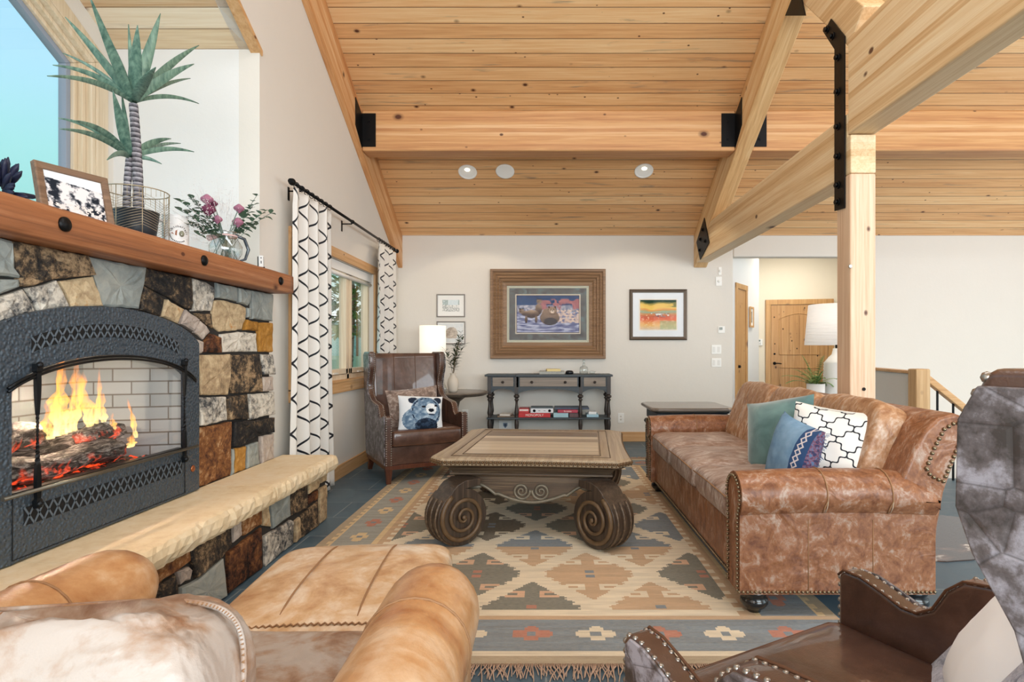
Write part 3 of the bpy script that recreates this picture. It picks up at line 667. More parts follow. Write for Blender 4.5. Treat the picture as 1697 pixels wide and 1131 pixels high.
def lattice(label, y0, y1, f0, f1, n):
    b = MB(); ys_ = [y0+(y1-y0)*i/40 for i in range(41)]; strip(b, ys_, f0, f1, IX+th+.0003, IX+th+.0012); po_ = ib(b, label, VOID)
    L_ = MB()
    for i in range(n):
        a, c = y0+(y1-y0)*i/n, y0+(y1-y0)*(i+1)/n
        for (u, w) in ((a, c), (c, a)):
            p0 = Vector((IX+th+.003, u, f0(u))); p1 = Vector((IX+th+.003, w, f1(w))); d_ = (p1-p0).normalized(); s_ = Vector((0, -d_.z, d_.y))*.0031
            ids = [L_.pt(p) for p in (p0+s_, p0-s_, p1-s_, p1+s_)]; ids2 = [L_.pt(p+Vector((-.0022, 0, 0))) for p in (p0+s_, p0-s_, p1-s_, p1+s_)]
            L_.face(ids); L_.face(ids2[::-1])
            for e in range(4): L_.face((ids[e], ids2[e], ids2[(e+1) % 4], ids[(e+1) % 4]))
    L_.build('lattice', LATM, po_)
lattice('upper_vent', cy-.40, cy+.425, lambda y: fi(y)+.075, lambda y: fi(y)+.130, 22)
lattice('lower_vent', cy-.43, cy+.45, lambda y: .575, lambda y: .640, 22)
q = MB(); q.box((IX+th, cy-.475, ZB0+.012), (IX+th+.0015, cy-.472, ZB1-.02)); q.box((IX+th, cy+.472, ZB0+.012), (IX+th+.0015, cy+.475, ZB1-.02)); q.box((IX+th, cy-.475, ZB0+.01), (IX+th+.0015, cy+.475, ZB0+.013)); ib(q, 'panel_seam', VOID)
# firebox of pale brick
k = NT('firebox_brick'); br = k.n('ShaderNodeTexBrick'); o_ = k.sep(k.obj()); k.plug(br.inputs['Vector'], k.comb(k.math('ADD', o_[0], o_[1]), o_[2], 0.0))
br.inputs['Scale'].default_value = 1; br.inputs['Brick Width'].default_value = .2; br.inputs['Row Height'].default_value = .065; br.inputs['Mortar Size'].default_value = .004
br.inputs['Color1'].default_value = lin('#aeb4b6'); br.inputs['Color2'].default_value = lin('#9aa2a5'); br.inputs['Mortar'].default_value = lin('#6b6760')
k.set(col=br.outputs['Color'], rough=.8); k.bump(k.math('MULTIPLY', br.outputs['Fac'], -1.0), .4, .005); FBR = k.m
q = MB(); D = .42
bx = [(IX-.001, cy-IWD-.01), (IX-D, cy-IWD+.10), (IX-D, cy+IWD-.10), (IX-.001, cy+IWD+.01)]
for (xa, ya), (xb, yb) in zip(bx, bx[1:]):
    i_ = [q.pt(p) for p in ((xa, ya, .66), (xb, yb, .66), (xb, yb, 1.21), (xa, ya, 1.21))]; q.face(i_)
for z in (.66, 1.21): q.face([q.pt((x, y, z)) for x, y in bx])
ib(q, 'firebox', FBR, auto=False)
q = MB(); strip(q, mid, lambda y: ZB1-.012, fi, IX+.002, IX+.005); FGL = glassmat('fire_glass', (1, 1, 1, 1), .8, .02, .02); ib(q, 'glass', FGL)
q = MB(); q.box((IX-.02, cy-IWD, ZB1-.03), (IX+.02, cy+IWD, ZB1-.005)); ib(q, 'sill_bar', IRON, bevel=.004)
# wrought iron door: arch bar, bottom bar, twisted uprights
def ironA(pts, r, n=8): q = MB(); q.tube(pts, r, n); return q
DX = IX+th+.018
ap = [Vector((DX, cy-IWD-.03+(2*IWD+.09)*i/40, 0)) for i in range(41)]
for dz_ in (0, -.012):
    q = MB(); q.tube([Vector((p.x, p.y, arch(p.y, IWD+.06, 1.045, 1.172)+dz_)) for p in ap], .0055, 8); ab = ib(q, 'arch_bar', IRON)
q = MB(); q.tube([(DX+.01, cy-IWD-.06, ZB1-.008), (DX+.01, cy+IWD+.06, ZB1-.008)], .0075, 8); ib(q, 'bottom_rod', plain('steel_rod', '#6e6a60', .35, .85))
for yy in (cy-.395, cy+.445):
    q = MB(); rows = []; N_ = 60
    for i in range(N_+1):
        t = i/N_; z = .63+(1.15-.63)*t; tw = 6*pi*max(0, min(1, (t-.3)/.35)); w = .009+.004*sin(t*9)
        if t < .06 or t > .94: w += .006
        rows.append([q.pt((DX+cos(tw+a)*w*.75, yy+sin(tw+a)*w, z)) for a in (pi/4, 3*pi/4, 5*pi/4, 7*pi/4)])
    for a, b in zip(rows, rows[1:]):
        for j in range(4): q.face((a[j], a[(j+1) % 4], b[(j+1) % 4], b[j]), False)
    q.face(rows[0][::-1]); q.face(rows[-1]); ub = ib(q, 'twisted_upright', IRON)
    for z in (.645, 1.145): q = MB(); q.ball((DX+.008, yy, z), .012, 10, 6); q.build('rivet', IRON, ub)
q = MB(); q.lathe([(.017, 0), (.017, .004), (.014, .006), (.0001, .006)], (IX+th, cy+.54, .578), 24, 'x'); ib(q, 'copper_badge', plain('copper', '#b9724c', .3, .9))
# logs, embers, flames
LOGM = NT('charred_log'); n = LOGM.noise(LOGM.map(LOGM.obj(), (6, 1.6, 6)), 9, 8, .7, .8); LOGM.set(col=LOGM.ramp(n, [(.40, '#1c1816'), (.5, '#5c534d'), (.60, '#b0a8a0')]), rough=.9)
gl_ = LOGM.noise(LOGM.obj(), 16, 5, .6, .4); zz = LOGM.sep(LOGM.obj())[2]
low = LOGM.ramp(zz, [(.0, 1.0), (.075, 0.0)]); gm = LOGM.math('MULTIPLY', LOGM.ramp(gl_, [(.54, 0.0), (.66, 1.0)]), low)
LOGM.set(emis=lin('#ff4a1c'), es=LOGM.math('MULTIPLY', gm, 1.6)); LOGM.bump(n, .8, .02); LOGM = LOGM.m
def logm(name, label, p0, p1, r, seed):
    p0, p1 = Vector(p0), Vector(p1); rr = random.Random(seed); o = p0.lerp(p1, .5); o.z = min(p0.z, p1.z)-r; mb = MB(); N_ = 18; M_ = 16; d_ = (p1-p0); t = d_.normalized(); u = t.cross(Vector((0, 0, 1))).normalized(); w = u.cross(t)
    off = [rr.uniform(.82, 1.15) for _ in range(M_)]; rows = []
    for i in range(N_+1):
        c = p0+d_*(i/N_)+Vector((0, 0, .012*sin(i*.5+seed))); e = .75 if i in (0, N_) else 1
        rows.append([mb.pt(c+(u*cos(2*pi*j/M_)+w*sin(2*pi*j/M_))*r*off[j]*e*rr.uniform(.93, 1.07)-o) for j in range(M_)])
    for a, b in zip(rows, rows[1:]):
        for j in range(M_): mb.face((a[j], a[(j+1) % M_], b[(j+1) % M_], b[j]), True)
    mb.face(rows[0][::-1], False); mb.face(rows[-1], False)
    ob = mb.build(name, LOGM); ob.location = o; return tag(ob, label, 'log', 'logs burning in the fireplace insert')
logm('log', 'long charred log glowing red at the front of the fire', (-1.985, 2.04, .742), (-1.985, 2.66, .742), .052, 1)
logm('log', 'charred log lying at the back of the fire under the flames', (-2.14, 2.12, .765), (-2.12, 2.76, .765), .065, 2)
logm('log', 'thick charred log stacked across the other logs at left of the fire', (-2.03, 2.05, .845), (-2.10, 2.40, .865), .05, 3)
logm('log', 'short charred log leaning at the right end of the fire', (-2.00, 2.46, .835), (-2.08, 2.80, .812), .036, 4)
EMB = NT('ember_bed'); n = EMB.noise(EMB.obj(), 30, 6, .65); EMB.set(col=EMB.ramp(n, [(.4, '#1a1513'), (.6, '#6b625a')]), rough=.95, emis=lin('#ff4418'), es=EMB.math('MULTIPLY', EMB.ramp(EMB.noise(EMB.obj(), 20, 4), [(.52, 0.0), (.64, 1.0)]), 1.6)); EMB.bump(n, .8, .02)
rr = random.Random(9); q = MB()
q.grid(lambda u, v: Vector((IX-.06-.3*u, cy-.42+.80*v, .664+.022*rr.random()*(1 if 0 < u < 1 and 0 < v < 1 else 0))), 16, 40)
tag(q.build('ember_bed', EMB.m), 'bed of glowing embers and ash beneath the logs', 'embers', kind='stuff')
FL_M = NT('flame'); o_ = FL_M.sep(FL_M.obj()); tr = FL_M.n('ShaderNodeBsdfTransparent'); em = FL_M.n('ShaderNodeEmission'); mx = FL_M.n('ShaderNodeMixShader'); lw = FL_M.n('ShaderNodeLayerWeight'); lw.inputs[0].default_value = .35
fx = FL_M.n('ShaderNodeTexCoord').outputs['Generated']; gz_ = FL_M.sep(fx)[2]; nz = FL_M.noise(FL_M.map(FL_M.obj(), (20, 20, 6)), 1.5, 4, .6, 1)
FL_M.plug(em.inputs[0], FL_M.ramp(gz_, [(0, '#ffdc90'), (.35, '#ffb858'), (1, '#ff8a38')])); em.inputs[1].default_value = 2.6
al = FL_M.math('MULTIPLY', FL_M.math('SUBTRACT', 1.0, lw.outputs['Facing']), FL_M.math('SUBTRACT', 1.05, gz_), clamp=True); al = FL_M.math('MULTIPLY', FL_M.math('MULTIPLY', al, .85), FL_M.ramp(nz, [(.38, .1), (.6, 1.0)]))
FL_M.plug(mx.inputs[0], al); FL_M.t.links.new(tr.outputs[0], mx.inputs[1]); FL_M.t.links.new(em.outputs[0], mx.inputs[2]); FL_M.t.links.new(mx.outputs[0], FL_M.out.inputs[0]); FLM = FL_M.m
def flame(label, base, tip, w, seed):
    b = atX(base[0], base[1], -2.03); t = atX(tip[0], tip[1], -2.03); rr = random.Random(seed); mb = MB(); N_ = 16; M_ = 12; rows = []
    H = t-b
    for i in range(N_+1):
        u = i/N_; c = b+H*u-b+Vector((0, sin(u*8+seed*2)*w*.55*u*(1.3-u), 0)); r_ = (1+.55*sin(u*13+seed*3)*u+.25*sin(u*29+seed))* w*(.5+.6*sin(min(1, u*2.2)*pi/2))*(1-u)**.75+.0005
        rows.append([mb.pt(c+Vector((cos(2*pi*j/M_)*r_*.45, sin(2*pi*j/M_)*r_, 0))) for j in range(M_)])
    for a, c in zip(rows, rows[1:]):
        for j in range(M_): mb.face((a[j], a[(j+1) % M_], c[(j+1) % M_], c[j]), True)
    o = mb.build('flame', FLM); o.location = b; return tag(o, label, 'flame', 'flames in the fireplace insert')
flame('tall yellow flame rising at the left of the fire', (100, 722), (98, 590), .055, 1)
flame('broad tallest flame at the centre left of the fire', (118, 716), (132, 585), .05, 2)
flame('yellow flame in the middle of the fire, right of the tallest one', (150, 710), (135, 615), .045, 3)
flame('faint flame behind the middle of the fire', (172, 700), (165, 640), .03, 4)
flame('narrow curling flame standing at the right end of the logs', (226, 726), (212, 660), .02, 5)
flame('short bright flame licking low at the right end of the fire', (216, 742), (220, 718), .035, 6)
flame('low bright flame at the left foot of the tall flames', (84, 728), (74, 668), .03, 7)
flame('thin wisp of flame rising right of the tallest flame', (160, 708), (166, 606), .018, 8)
flame('low flame between the middle of the fire and the right end', (188, 716), (186, 684), .022, 9)
flame('slender flame wisp at the left of the tall yellow flame', (92, 722), (104, 560), .022, 10)
l = bpy.data.lights.new('fire_glow', 'POINT'); l.energy = 7; l.color = (1, .78, .58); l.shadow_soft_size = .01
lo = bpy.data.objects.new('fire_glow', l); COL.objects.link(lo); lo.location = (-2.05, 2.3, .98)
# ================================================================== leather, fabric, painted patterns
def leather(name, dark, mid, light, scale=4, rough=.42, fold=.35, stretch=(1, 1, 1), lo=.34, hi=.66, cracks=0, coat=0):
    k = NT(name); v = k.map(k.obj(), stretch); n = k.noise(v, scale, 7, .62, .9); n2 = k.noise(v, scale*6, 5, .6, .3)
    f = k.math('ADD', k.math('MULTIPLY', n, .72), k.math('MULTIPLY', n2, .28))
    c = k.ramp(f, [(lo, dark), ((lo+hi)/2, mid), (hi, light)])
    h = k.math('ADD', k.math('MULTIPLY', k.noise(k.obj(), 5, 3, .5, 1.2), fold*2), k.math('MULTIPLY', k.noise(k.obj(), 260, 2), .05))
    if cracks:
        e = k.vor(k.map(k.obj(), (1, 1, 1)), 26, 'DISTANCE_TO_EDGE'); ef = k.ramp(e, [(.0, 1.0), (.05, 0.0)]); c = k.mix(k.math('MULTIPLY', ef, cracks), c, light)
    k.set(col=c, rough=rough, spec=.5, coat=coat); k.bump(h, .5, .02); return k.m
SOFAL = leather('sofa_leather', '#6c4029', '#986645', '#bfae9f', 13, .36, .8, (1.0, 1.5, .8), .36, .70)
SOFAS = leather('sofa_leather_seat', '#7a5b4b', '#a58d80', '#d2c8c0', 10, .40, .7, (.8, 1.7, 1.0), .34, .68)
CLUB = leather('club_leather', '#a06538', '#c29365', '#dcc0a0', 3.2, .34, .4, lo=.34, hi=.66, coat=.15)
CLUBW = leather('club_leather_worn', '#7f5436', '#a38873', '#b5aaa1', 4.2, .40, 1.2, lo=.38, hi=.56)
BROWN = leather('brown_leather', '#35221b', '#543a2f', '#735446', 3, .34, .25, lo=.32, hi=.7, coat=.6)
k = NT('croc_leather'); v = k.map(k.obj(), (1, 1, 1.6)); e = k.vor(v, 11, 'DISTANCE_TO_EDGE'); n = k.noise(k.obj(), 22, 6, .65)
c = k.ramp(n, [(.38, '#3a3331'), (.5, '#625a5b'), (.62, '#9c979e')]); c = k.mix(k.ramp(e, [(.0, .6), (.03, 0.0)]), c, '#2e2726')
k.set(col=c, rough=.35, coat=.2); k.bump(k.math('ADD', k.ramp(e, [(0, 0.0), (.06, 1.0)]), k.math('MULTIPLY', n, 1.0)), .22, .005); CROC = k.m
NICK = plain('nickel_nails', '#a39d96', .3, .9)
SOFAB = leather('sofa_leather_back', '#85532f', '#b58a66', '#dccbba', 9, .36, .9, (1.0, 1.4, .8), .34, .68)
BRASS = plain('antique_brass', '#8a7a62', .3, .9); STITCH = plain('stitching', '#d8c6ac', .8); STITCHD = plain('stitching_dark', '#9a7350', .8)
SEAMD = plain('seam_dark', '#5d3a22', .7)
VC = NT('painted_pattern'); a_ = VC.n('ShaderNodeAttribute', attribute_name='Col'); VC.set(col=a_.outputs['Color'], rough=.85, spec=.2); VCM = VC.m
VCR = NT('woven_wool'); a_ = VCR.n('ShaderNodeAttribute', attribute_name='Col'); n = VCR.noise(VCR.map(VCR.obj(), (40, 260, 1)), 1, 3); VCR.set(col=VCR.mix(VCR.math('MULTIPLY', n, .45), a_.outputs['Color'], (225, 212, 188)), rough=.95, spec=.1); VCR.bump(VCR.noise(VCR.map(VCR.obj(), (120, 300, 1)), 1, 3), .6, .004); VCRM = VCR.m
def hsh(i, j, s=0):
    n = (i*374761393+j*668265263+s*982451653) & 0xffffffff; n = ((n ^ (n >> 13))*1274126177) & 0xffffffff; return ((n ^ (n >> 16)) & 0xffff)/65535
def vn(x, y, s=0):
    i, j = floor(x), floor(y); u, w = x-i, y-j; u = u*u*(3-2*u); w = w*w*(3-2*w)
    return (hsh(i, j, s)*(1-u)+hsh(i+1, j, s)*u)*(1-w)+(hsh(i, j+1, s)*(1-u)+hsh(i+1, j+1, s)*u)*w
def fbm(x, y, s=0): return .5*vn(x, y, s)+.27*vn(x*2.1, y*2.1, s+1)+.15*vn(x*4.3, y*4.3, s+2)+.08*vn(x*9, y*9, s+3)
def lerp3(a, b, t): t = max(0, min(1, t)); return tuple(a[i]+(b[i]-a[i])*t for i in range(3))
def basis(center, normal, roll=0):
    n = Vector(normal).normalized(); up = Vector((0, 0, 1)); r = up.cross(n).normalized(); u = n.cross(r)
    M = Matrix((r, u, n)).transposed().to_4x4(); return Matrix.Translation(center) @ M @ Matrix.Rotation(roll, 4, 'Z')
def soft(W, D, H, e1=.28, e2=.22, nu=36, nv=18, wr=0, seed=0, pinch=0, puff=.18):
    """rounded cushion box centred on the origin"""
    mb = MB(); sg = lambda v, e: math.copysign(abs(v)**e, v)
    def fn(u, v):
        a = 2*pi*u; b = pi*(v-.5)
        x, y, z = sg(cos(b), e1)*sg(cos(a), e2), sg(cos(b), e1)*sg(sin(a), e2), sg(sin(b), e1)
        q = 1+wr*(fbm(x*2.5+seed, y*2.5+z, seed)-.5)
        if pinch: q *= 1-pinch*(1-max(abs(x), abs(y))**2)*0
        zz = z*(1+puff*(1-x*x)*(1-y*y)*(1 if abs(z) > .5 else 0))
        return Vector((x*W/2, y*D/2, zz*H/2*q))
    mb.grid(fn, nu, nv, cu=True); return mb
def pillow_mb(W, H, T, n=22, colf=None, wr=.04, seed=0, ear=.06):
    """throw pillow in the local xy plane, bulging along z"""
    mb = MB(); mb.smooth = True
    def P(i, j, s):
        x, y = -1+2*i/n, -1+2*j/n
        b = max(0, (1-abs(x)**2.6)*(1-abs(y)**2.6))**.55
        px = x*(1-ear*(1-y*y))*W/2; py = y*(1-ear*(1-x*x))*H/2
        return Vector((px, py, s*b*T/2*(1+wr*6*(fbm(x*2+seed, y*2, seed)-.5))+.012*sin(3*x+seed)*(1-b)))
    for s in (1, -1):
        ids = [[mb.pt(P(i, j, s)) for j in range(n+1)] for i in range(n+1)]
        for i in range(n):
            for j in range(n):
                q = (ids[i][j], ids[i+1][j], ids[i+1][j+1], ids[i][j+1]); mb.uv[len(mb.f)] = tuple((a/n, b/n) for a, b in ((i, j), (i+1, j), (i+1, j+1), (i, j+1)))
                if s < 0: mb.uv[len(mb.f)] = mb.uv[len(mb.f)][::-1]
                if colf: mb.col = lin(tuple(c/255 for c in colf((i+.5)/n, (j+.5)/n, s)))
                mb.face(q if s > 0 else q[::-1], True)
    return mb
def edge_loop(W, H, ear=.06, n=16):
    pts = []
    for k_ in range(4*n):
        t = (k_ % n)/n*2-1
        x, y = [(t, -1), (1, t), (-t, 1), (-1, -t)][k_//n]
        pts.append(Vector((x*(1-ear*(1-y*y))*W/2, y*(1-ear*(1-x*x))*H/2, 0)))
    return pts
def nails(mb, pts, r=.008, gap=.022, flat=.5, axis=None, nu=8, nv=4):
    L = 0; acc = 0; prev = Vector(pts[0])
    mb.ball(prev, r, nu, nv)
    for p in pts[1:]:
        p = Vector(p); d = (p-prev); l = d.length
        while acc+l >= gap:
            t = (gap-acc)/l; prev = prev+d*t; d = p-prev; l = d.length; acc = 0; mb.ball(prev, r, nu, nv)
        acc += l; prev = p
# ================================================================== kilim rug
RX0, RX1, RY0, RY1 = -1.40, 1.30, 2.17, 6.28
CREAM, TAN, GRN, BRN, BLU, GLD, RED, DTAN, GRY = (226, 214, 190), (192, 158, 124), (92, 100, 98), (70, 58, 50), (98, 120, 138), (216, 190, 144), (176, 100, 84), (162, 146, 122), (138, 146, 146)
def flower(dx, dy):
    a, b = abs(dx), abs(dy)
    if a < .02 and b < .02: return 2
    if (a < .018 and b < .06) or (b < .018 and a < .085): return 1
    if a < .05 and b < .035: return 1
    if .05 <= a < .075 and b < .03: return 1
    if a < .03 and .03 <= b < .05: return 1
    return 0
def medallion(dx, dy, hw=.235, hh=.315):
    a, b = abs(dx), abs(dy); tooth = .018*((int(b/.024)) % 2) if b < .16 else 0
    edge = hw*(1-b/hh)**.9+ (tooth if b < hh*.55 else 0) if b < hh else -1
    if b < hh and a < edge:
        # hooked scrolls cut into the upper and lower halves
        hb = b-.17; ha = a-.085
        if abs(hb) < .034 and abs(ha) < .048 and not (abs(hb) < .014 and abs(ha-.008) < .028): return 3
        if abs(b-.205) < .012 and a < .06 and a > .03: return 0 if False else 1
        if b < .045 and a < .022 and b > .012: return 2
        return 1
    return 0
def rugcol(X, Y):
    d = Y-RY0; e = RY1-Y; l = X-RX0; r = RX1-X; q = min(d, e); s = min(l, r)
    nz = fbm(X*6, Y*60, 3)
    def sh(c, k_=.22): return tuple(v*(1-k_/2+k_*nz) for v in c)
    if q < .062: return sh(DTAN)
    if q < .095: return sh(CREAM)
    if q < .36:
        f = flower(((X+.06+.135) % .27)-.135, (q-.235));
        if f and s > .1:
            n_ = int(floor((X+.06+.135)/.27)); return sh((RED if n_ % 2 == 0 else CREAM) if f == 1 else (BLU if f == 2 else TAN))
        return sh(BLU, .4)
    if q < .40: return sh(TAN)
    if s < .05+.02*(int(Y/.04) % 2): return sh(DTAN)
    if s < .09: return sh(GLD)
    if s < .33:
        f = flower(((Y+.1) % .30)-.15, s-.21); n_ = int((Y+.1)/.30)
        if f: return sh((RED if n_ % 2 else GLD) if f == 1 else BLU)
        return sh(BLU if l > r else GRY, .35)  # right border painted bluer for the sofa's shadow, left one paler
    if s < .365: return sh(GLD)
    if s < .40+.03*(int(Y/.045) % 2): return sh(TAN)
    if q < .445: return sh(CREAM)
    yb = Y-2.627; jrow = floor((yb+.21)/.42)
    best = None
    for j in (jrow-1, jrow, jrow+1):
        off = .3*(j % 2); yc = 2.627+.42*j
        i = round((X+.07-off)/.6); dx = X+.07-off-.6*i; dy = Y-yc
        if j <= 0 and dy < 0: continue
        if s < .43: continue
        m_ = medallion(dx, dy)
        if m_:
            cc = [TAN, GRN, BRN, BLU, TAN, GRN][int(hsh(i+7, j+3, 5)*5.99)]
            if j == 0: cc = TAN if i % 2 else GRN
            if j == 1: cc = {0: TAN, -1: GRN, 1: GRN}.get(i, BRN)
            if j == 2: cc = TAN if dy < 0 else BLU
            return sh({1: cc, 2: RED if cc == GRN else BLU, 3: CREAM if cc != GRN else (214, 170, 140)}[m_])
    return sh(CREAM)
rug = MB(); CW = .012; nx, ny = int((RX1-RX0)/CW), int((RY1-RY0)/CW); OR = (-.05, 4.22, 0)
ids = [[rug.pt((RX0+(RX1-RX0)*i/nx, RY0+(RY1-RY0)*j/ny, .008)) for j in range(ny+1)] for i in range(nx+1)]
for i in range(nx):
    for j in range(ny):
        rug.col = lin(tuple(min(255, c)/255 for c in rugcol(RX0+(i+.5)*CW, RY0+(j+.5)*CW))); rug.face((ids[i][j], ids[i+1][j], ids[i+1][j+1], ids[i][j+1]), False)
rug.col = lin(DTAN); rug.box((RX0, RY0, .001), (RX1, RY1, .0075))
RUG = tag(rug.build('kilim_rug', VCRM, origin=OR), 'large kilim rug with stepped diamonds and a blue flowered border under the coffee table', 'rug')
for ye, sg in ((RY0, -1), (RY1, 1)):
    fr = MB(); rr = random.Random(4); x = RX0
    while x < RX1:
        L = rr.uniform(.06, .115); a = rr.uniform(-.035, .035)
        fr.tube([(x, ye+sg*-.004, .007), (x+a*.1, ye+sg*L*.3, .012), (x+a*.7, ye+sg*L*.65, .008), (x+a, ye+sg*L, .006)], [.0032, .0026, .0024, .0022], 5)
        x += rr.uniform(.0045, .0085)
    fr.build('fringe', plain('fringe_wool', '#b59a86', .95), RUG, M=Matrix.Translation(-Vector(OR)))
q = MB(); rr = random.Random(8); pts = []
for i in range(40):
    a = 2*pi*i/40; r_ = (.62+.16*sin(2*a)+.13*cos(3*a+.5)+.05*rr.random()); pts.append((2.65+.98*r_*cos(a), 3.72+.62*r_*sin(a)))
q.prism(pts, 'z', .001, .008)
k = NT('cowhide'); n = k.noise(k.obj(), 1.6, 5, .6, .8); k.set(col=k.ramp(n, [(.56, '#2c1d16'), (.61, '#5c4334'), (.64, '#e0dace')]), rough=.8, sheen=.4); k.bump(k.noise(k.map(k.obj(), (30, 200, 10)), 1, 3), .4, .004)
tag(q.build('cowhide_rug', k.m), 'brown and white cowhide rug on the slate floor behind the sofa', 'rug')
# ================================================================== sofa
SO = (1.32, 3.74, 0); SV = Vector(SO); SOFA = thing('leather_sofa', 'long distressed tan leather sofa with nailhead trim and rolled arms', 'sofa', SO)
def sb(mb, name, mat, parent=None, **kw):
    if parent is None: return mb.build(name, mat, SOFA, M=Matrix.Translation(-SV), **kw)
    return mb.build(name, mat, parent, **kw)
Y0, Y1 = 2.53, 4.93
q = MB(); q.box((.90, Y0+.05, .11), (1.76, Y1-.05, .37)); sb(q, 'base', SOFAL, bevel=.02, seg=3)
def arm(yo, sg):
    """yo = outer face, sg = +1 when the arm extends toward +Y from the outer face"""
    prof = [(yo+sg*.03, .105), (yo+sg*.03, .46)]
    cx_, cz, r_ = yo+sg*.105, .535, .108
    for i in range(15):
        a = R(222-i*(222+28)/14); prof.append((cx_+sg*cos(a)*r_, cz+sin(a)*r_))
    prof += [(yo+sg*.20, .46), (yo+sg*.20, .105)]
    if sg < 0: prof = prof[::-1]
    m_ = MB(); nX = 14; rows = []
    for i in range(nX+1):
        t = i/nX; x = .865+(1.74-.865)*t
        rows.append([m_.pt((x-.0*z, y, z+(.012*sin(pi*t) if z > .4 else 0)-(0.06*max(0, t-.85)/.15*(z > .55)))) for y, z in prof])
    for a, b in zip(rows, rows[1:]):
        for j in range(len(prof)): m_.face((a[j], b[j], b[(j+1) % len(prof)], a[(j+1) % len(prof)]), True)
    m_.face(rows[0], False); m_.face(rows[-1][::-1], False)
    A_ = sb(m_, 'arm', SOFAL, fix=True, bevel=.012, seg=3)
    for t in (.42, .75):
        x = .865+.875*t; s_ = MB(); s_.tube([(x+.01*(z > .5), y+(0), z+.012*sin(pi*t)) for y, z in [( (y-cx_)*1.015+cx_, (z-cz)*1.015+cz) for y, z in prof[2:17]]], .0035, 6); s_.build('seam', STITCHD, A_)
        for ox_ in (.008,):
            s_ = MB(); s_.tube([(x+ox_+.004, y, z+.012*sin(pi*t)) for y, z in [((y-cx_)*1.01+cx_, (z-cz)*1.01+cz) for y, z in prof[2:17]]], .0018, 5); s_.build('stitching', STITCH, A_)
    yy = yo+sg*.029
    for x in (.865+.875*.35, .865+.875*.68): s_ = MB(); s_.tube([(x, yy, .11), (x, yy, .44)], .002, 5); s_.build('panel_seam', STITCHD, A_)
    s_ = MB(); inn = [((y-cx_)*.84+cx_, (z-cz)*.84+cz) for y, z in prof[2:17]]
    nails(s_, [(.858, y, z) for y, z in [(yo+sg*.046, .12), (yo+sg*.046, .45)]+inn+[(yo+sg*.18, .44), (yo+sg*.18, .12)]], .0075, .019)
    s_.build('nailhead_trim', BRASS, A_); s_ = MB(); nails(s_, [(.86, yo+sg*.027, .118), (1.74, yo+sg*.027, .118)], .0075, .019); s_.build('nailhead_trim', BRASS, A_)
    return A_
arm(Y0, 1); arm(Y1, -1)
bp = [(1.50, .15), (1.50, .42), (1.585, .60), (1.645, .74), (1.70, .84), (1.76, .895), (1.83, .915), (1.875, .90), (1.89, .86), (1.87, .78), (1.82, .66), (1.785, .56), (1.755, .40), (1.735, .11)]
q = MB(); q.prism(bp, 'y', Y0+.035, Y1-.035, smooth=True); B_ = sb(q, 'back_frame', SOFAL, bevel=.018, seg=3)
for yy in (Y0+.032, Y1-.032):
    q = MB(); nails(q, [(1.70, yy, .67), (1.735, yy, .76), (1.78, yy, .845), (1.83, yy, .875), (1.86, yy, .865), (1.85, yy, .79), (1.805, yy, .68), (1.775, yy, .61), (1.72, yy, .635), (1.70, yy, .67)], .0095, .024); q.build('nailhead_trim', BRASS, B_)
q = MB()
nails(q, [(.893, Y0+.06, .118), (.893, Y1-.06, .118)], .0075, .019); q.build('base_nailhead_trim', BRASS, SOFA, M=Matrix.Translation(-SV))
yc0, yc1 = Y0+.20, Y1-.20; cw = (yc1-yc0)/3
for i in range(3):
    yc = yc0+cw*(i+.5)
    c_ = sb(soft(.70, cw*1.0, .165, .36, .17, 48, 20, .28, i+1, puff=.30), 'seat_cushion', SOFAS); c_.matrix_basis = Matrix.Translation(Vector((1.215, yc, .445))-SV)
    s_ = MB(); L = [(x*.35*.985, y*cw/2*.985, .035) for x, y in ((-1, -1), (-1, 1))]; s_.tube([(-.349, -cw*.46, .045), (-.352, 0, .052), (-.349, cw*.46, .045)], .0035, 6); s_.build('seam', STITCHD, c_)
    lean = Matrix.Rotation(R(20), 4, 'Y')
    c_ = sb(soft(.20, cw*1.01, .50, .42, .22, 48, 24, .10, i+5, puff=.03), 'back_cushion', SOFAB); c_.matrix_basis = Matrix.Translation(Vector((1.615, yc, .695))-SV) @ lean
    s_ = MB()
    for yy in (-cw*.28, cw*.05, cw*.3): s_.tube([(-.113-.006*(1-abs(z)/.2), yy+.01*sin(z*9), z) for z in [-.19+.38*j/12 for j in range(13)]], .0022, 5)
    s_.build('seam', STITCHD, c_)
FOOT = plain('black_lacquer', '#121214', .22, coat=.5)
for x, y in ((.95, Y0+.09), (.95, Y1-.09), (1.68, Y0+.09), (1.68, Y1-.09)):
    q = MB(); q.lathe([(.055, .11), (.055, .09), (.045, .082), (.06, .07), (.062, .05), (.05, .032), (.032, .02), (.03, .009), (.0001, .009)][::-1], (x, y, 0), 24); sb(q, 'foot', FOOT)
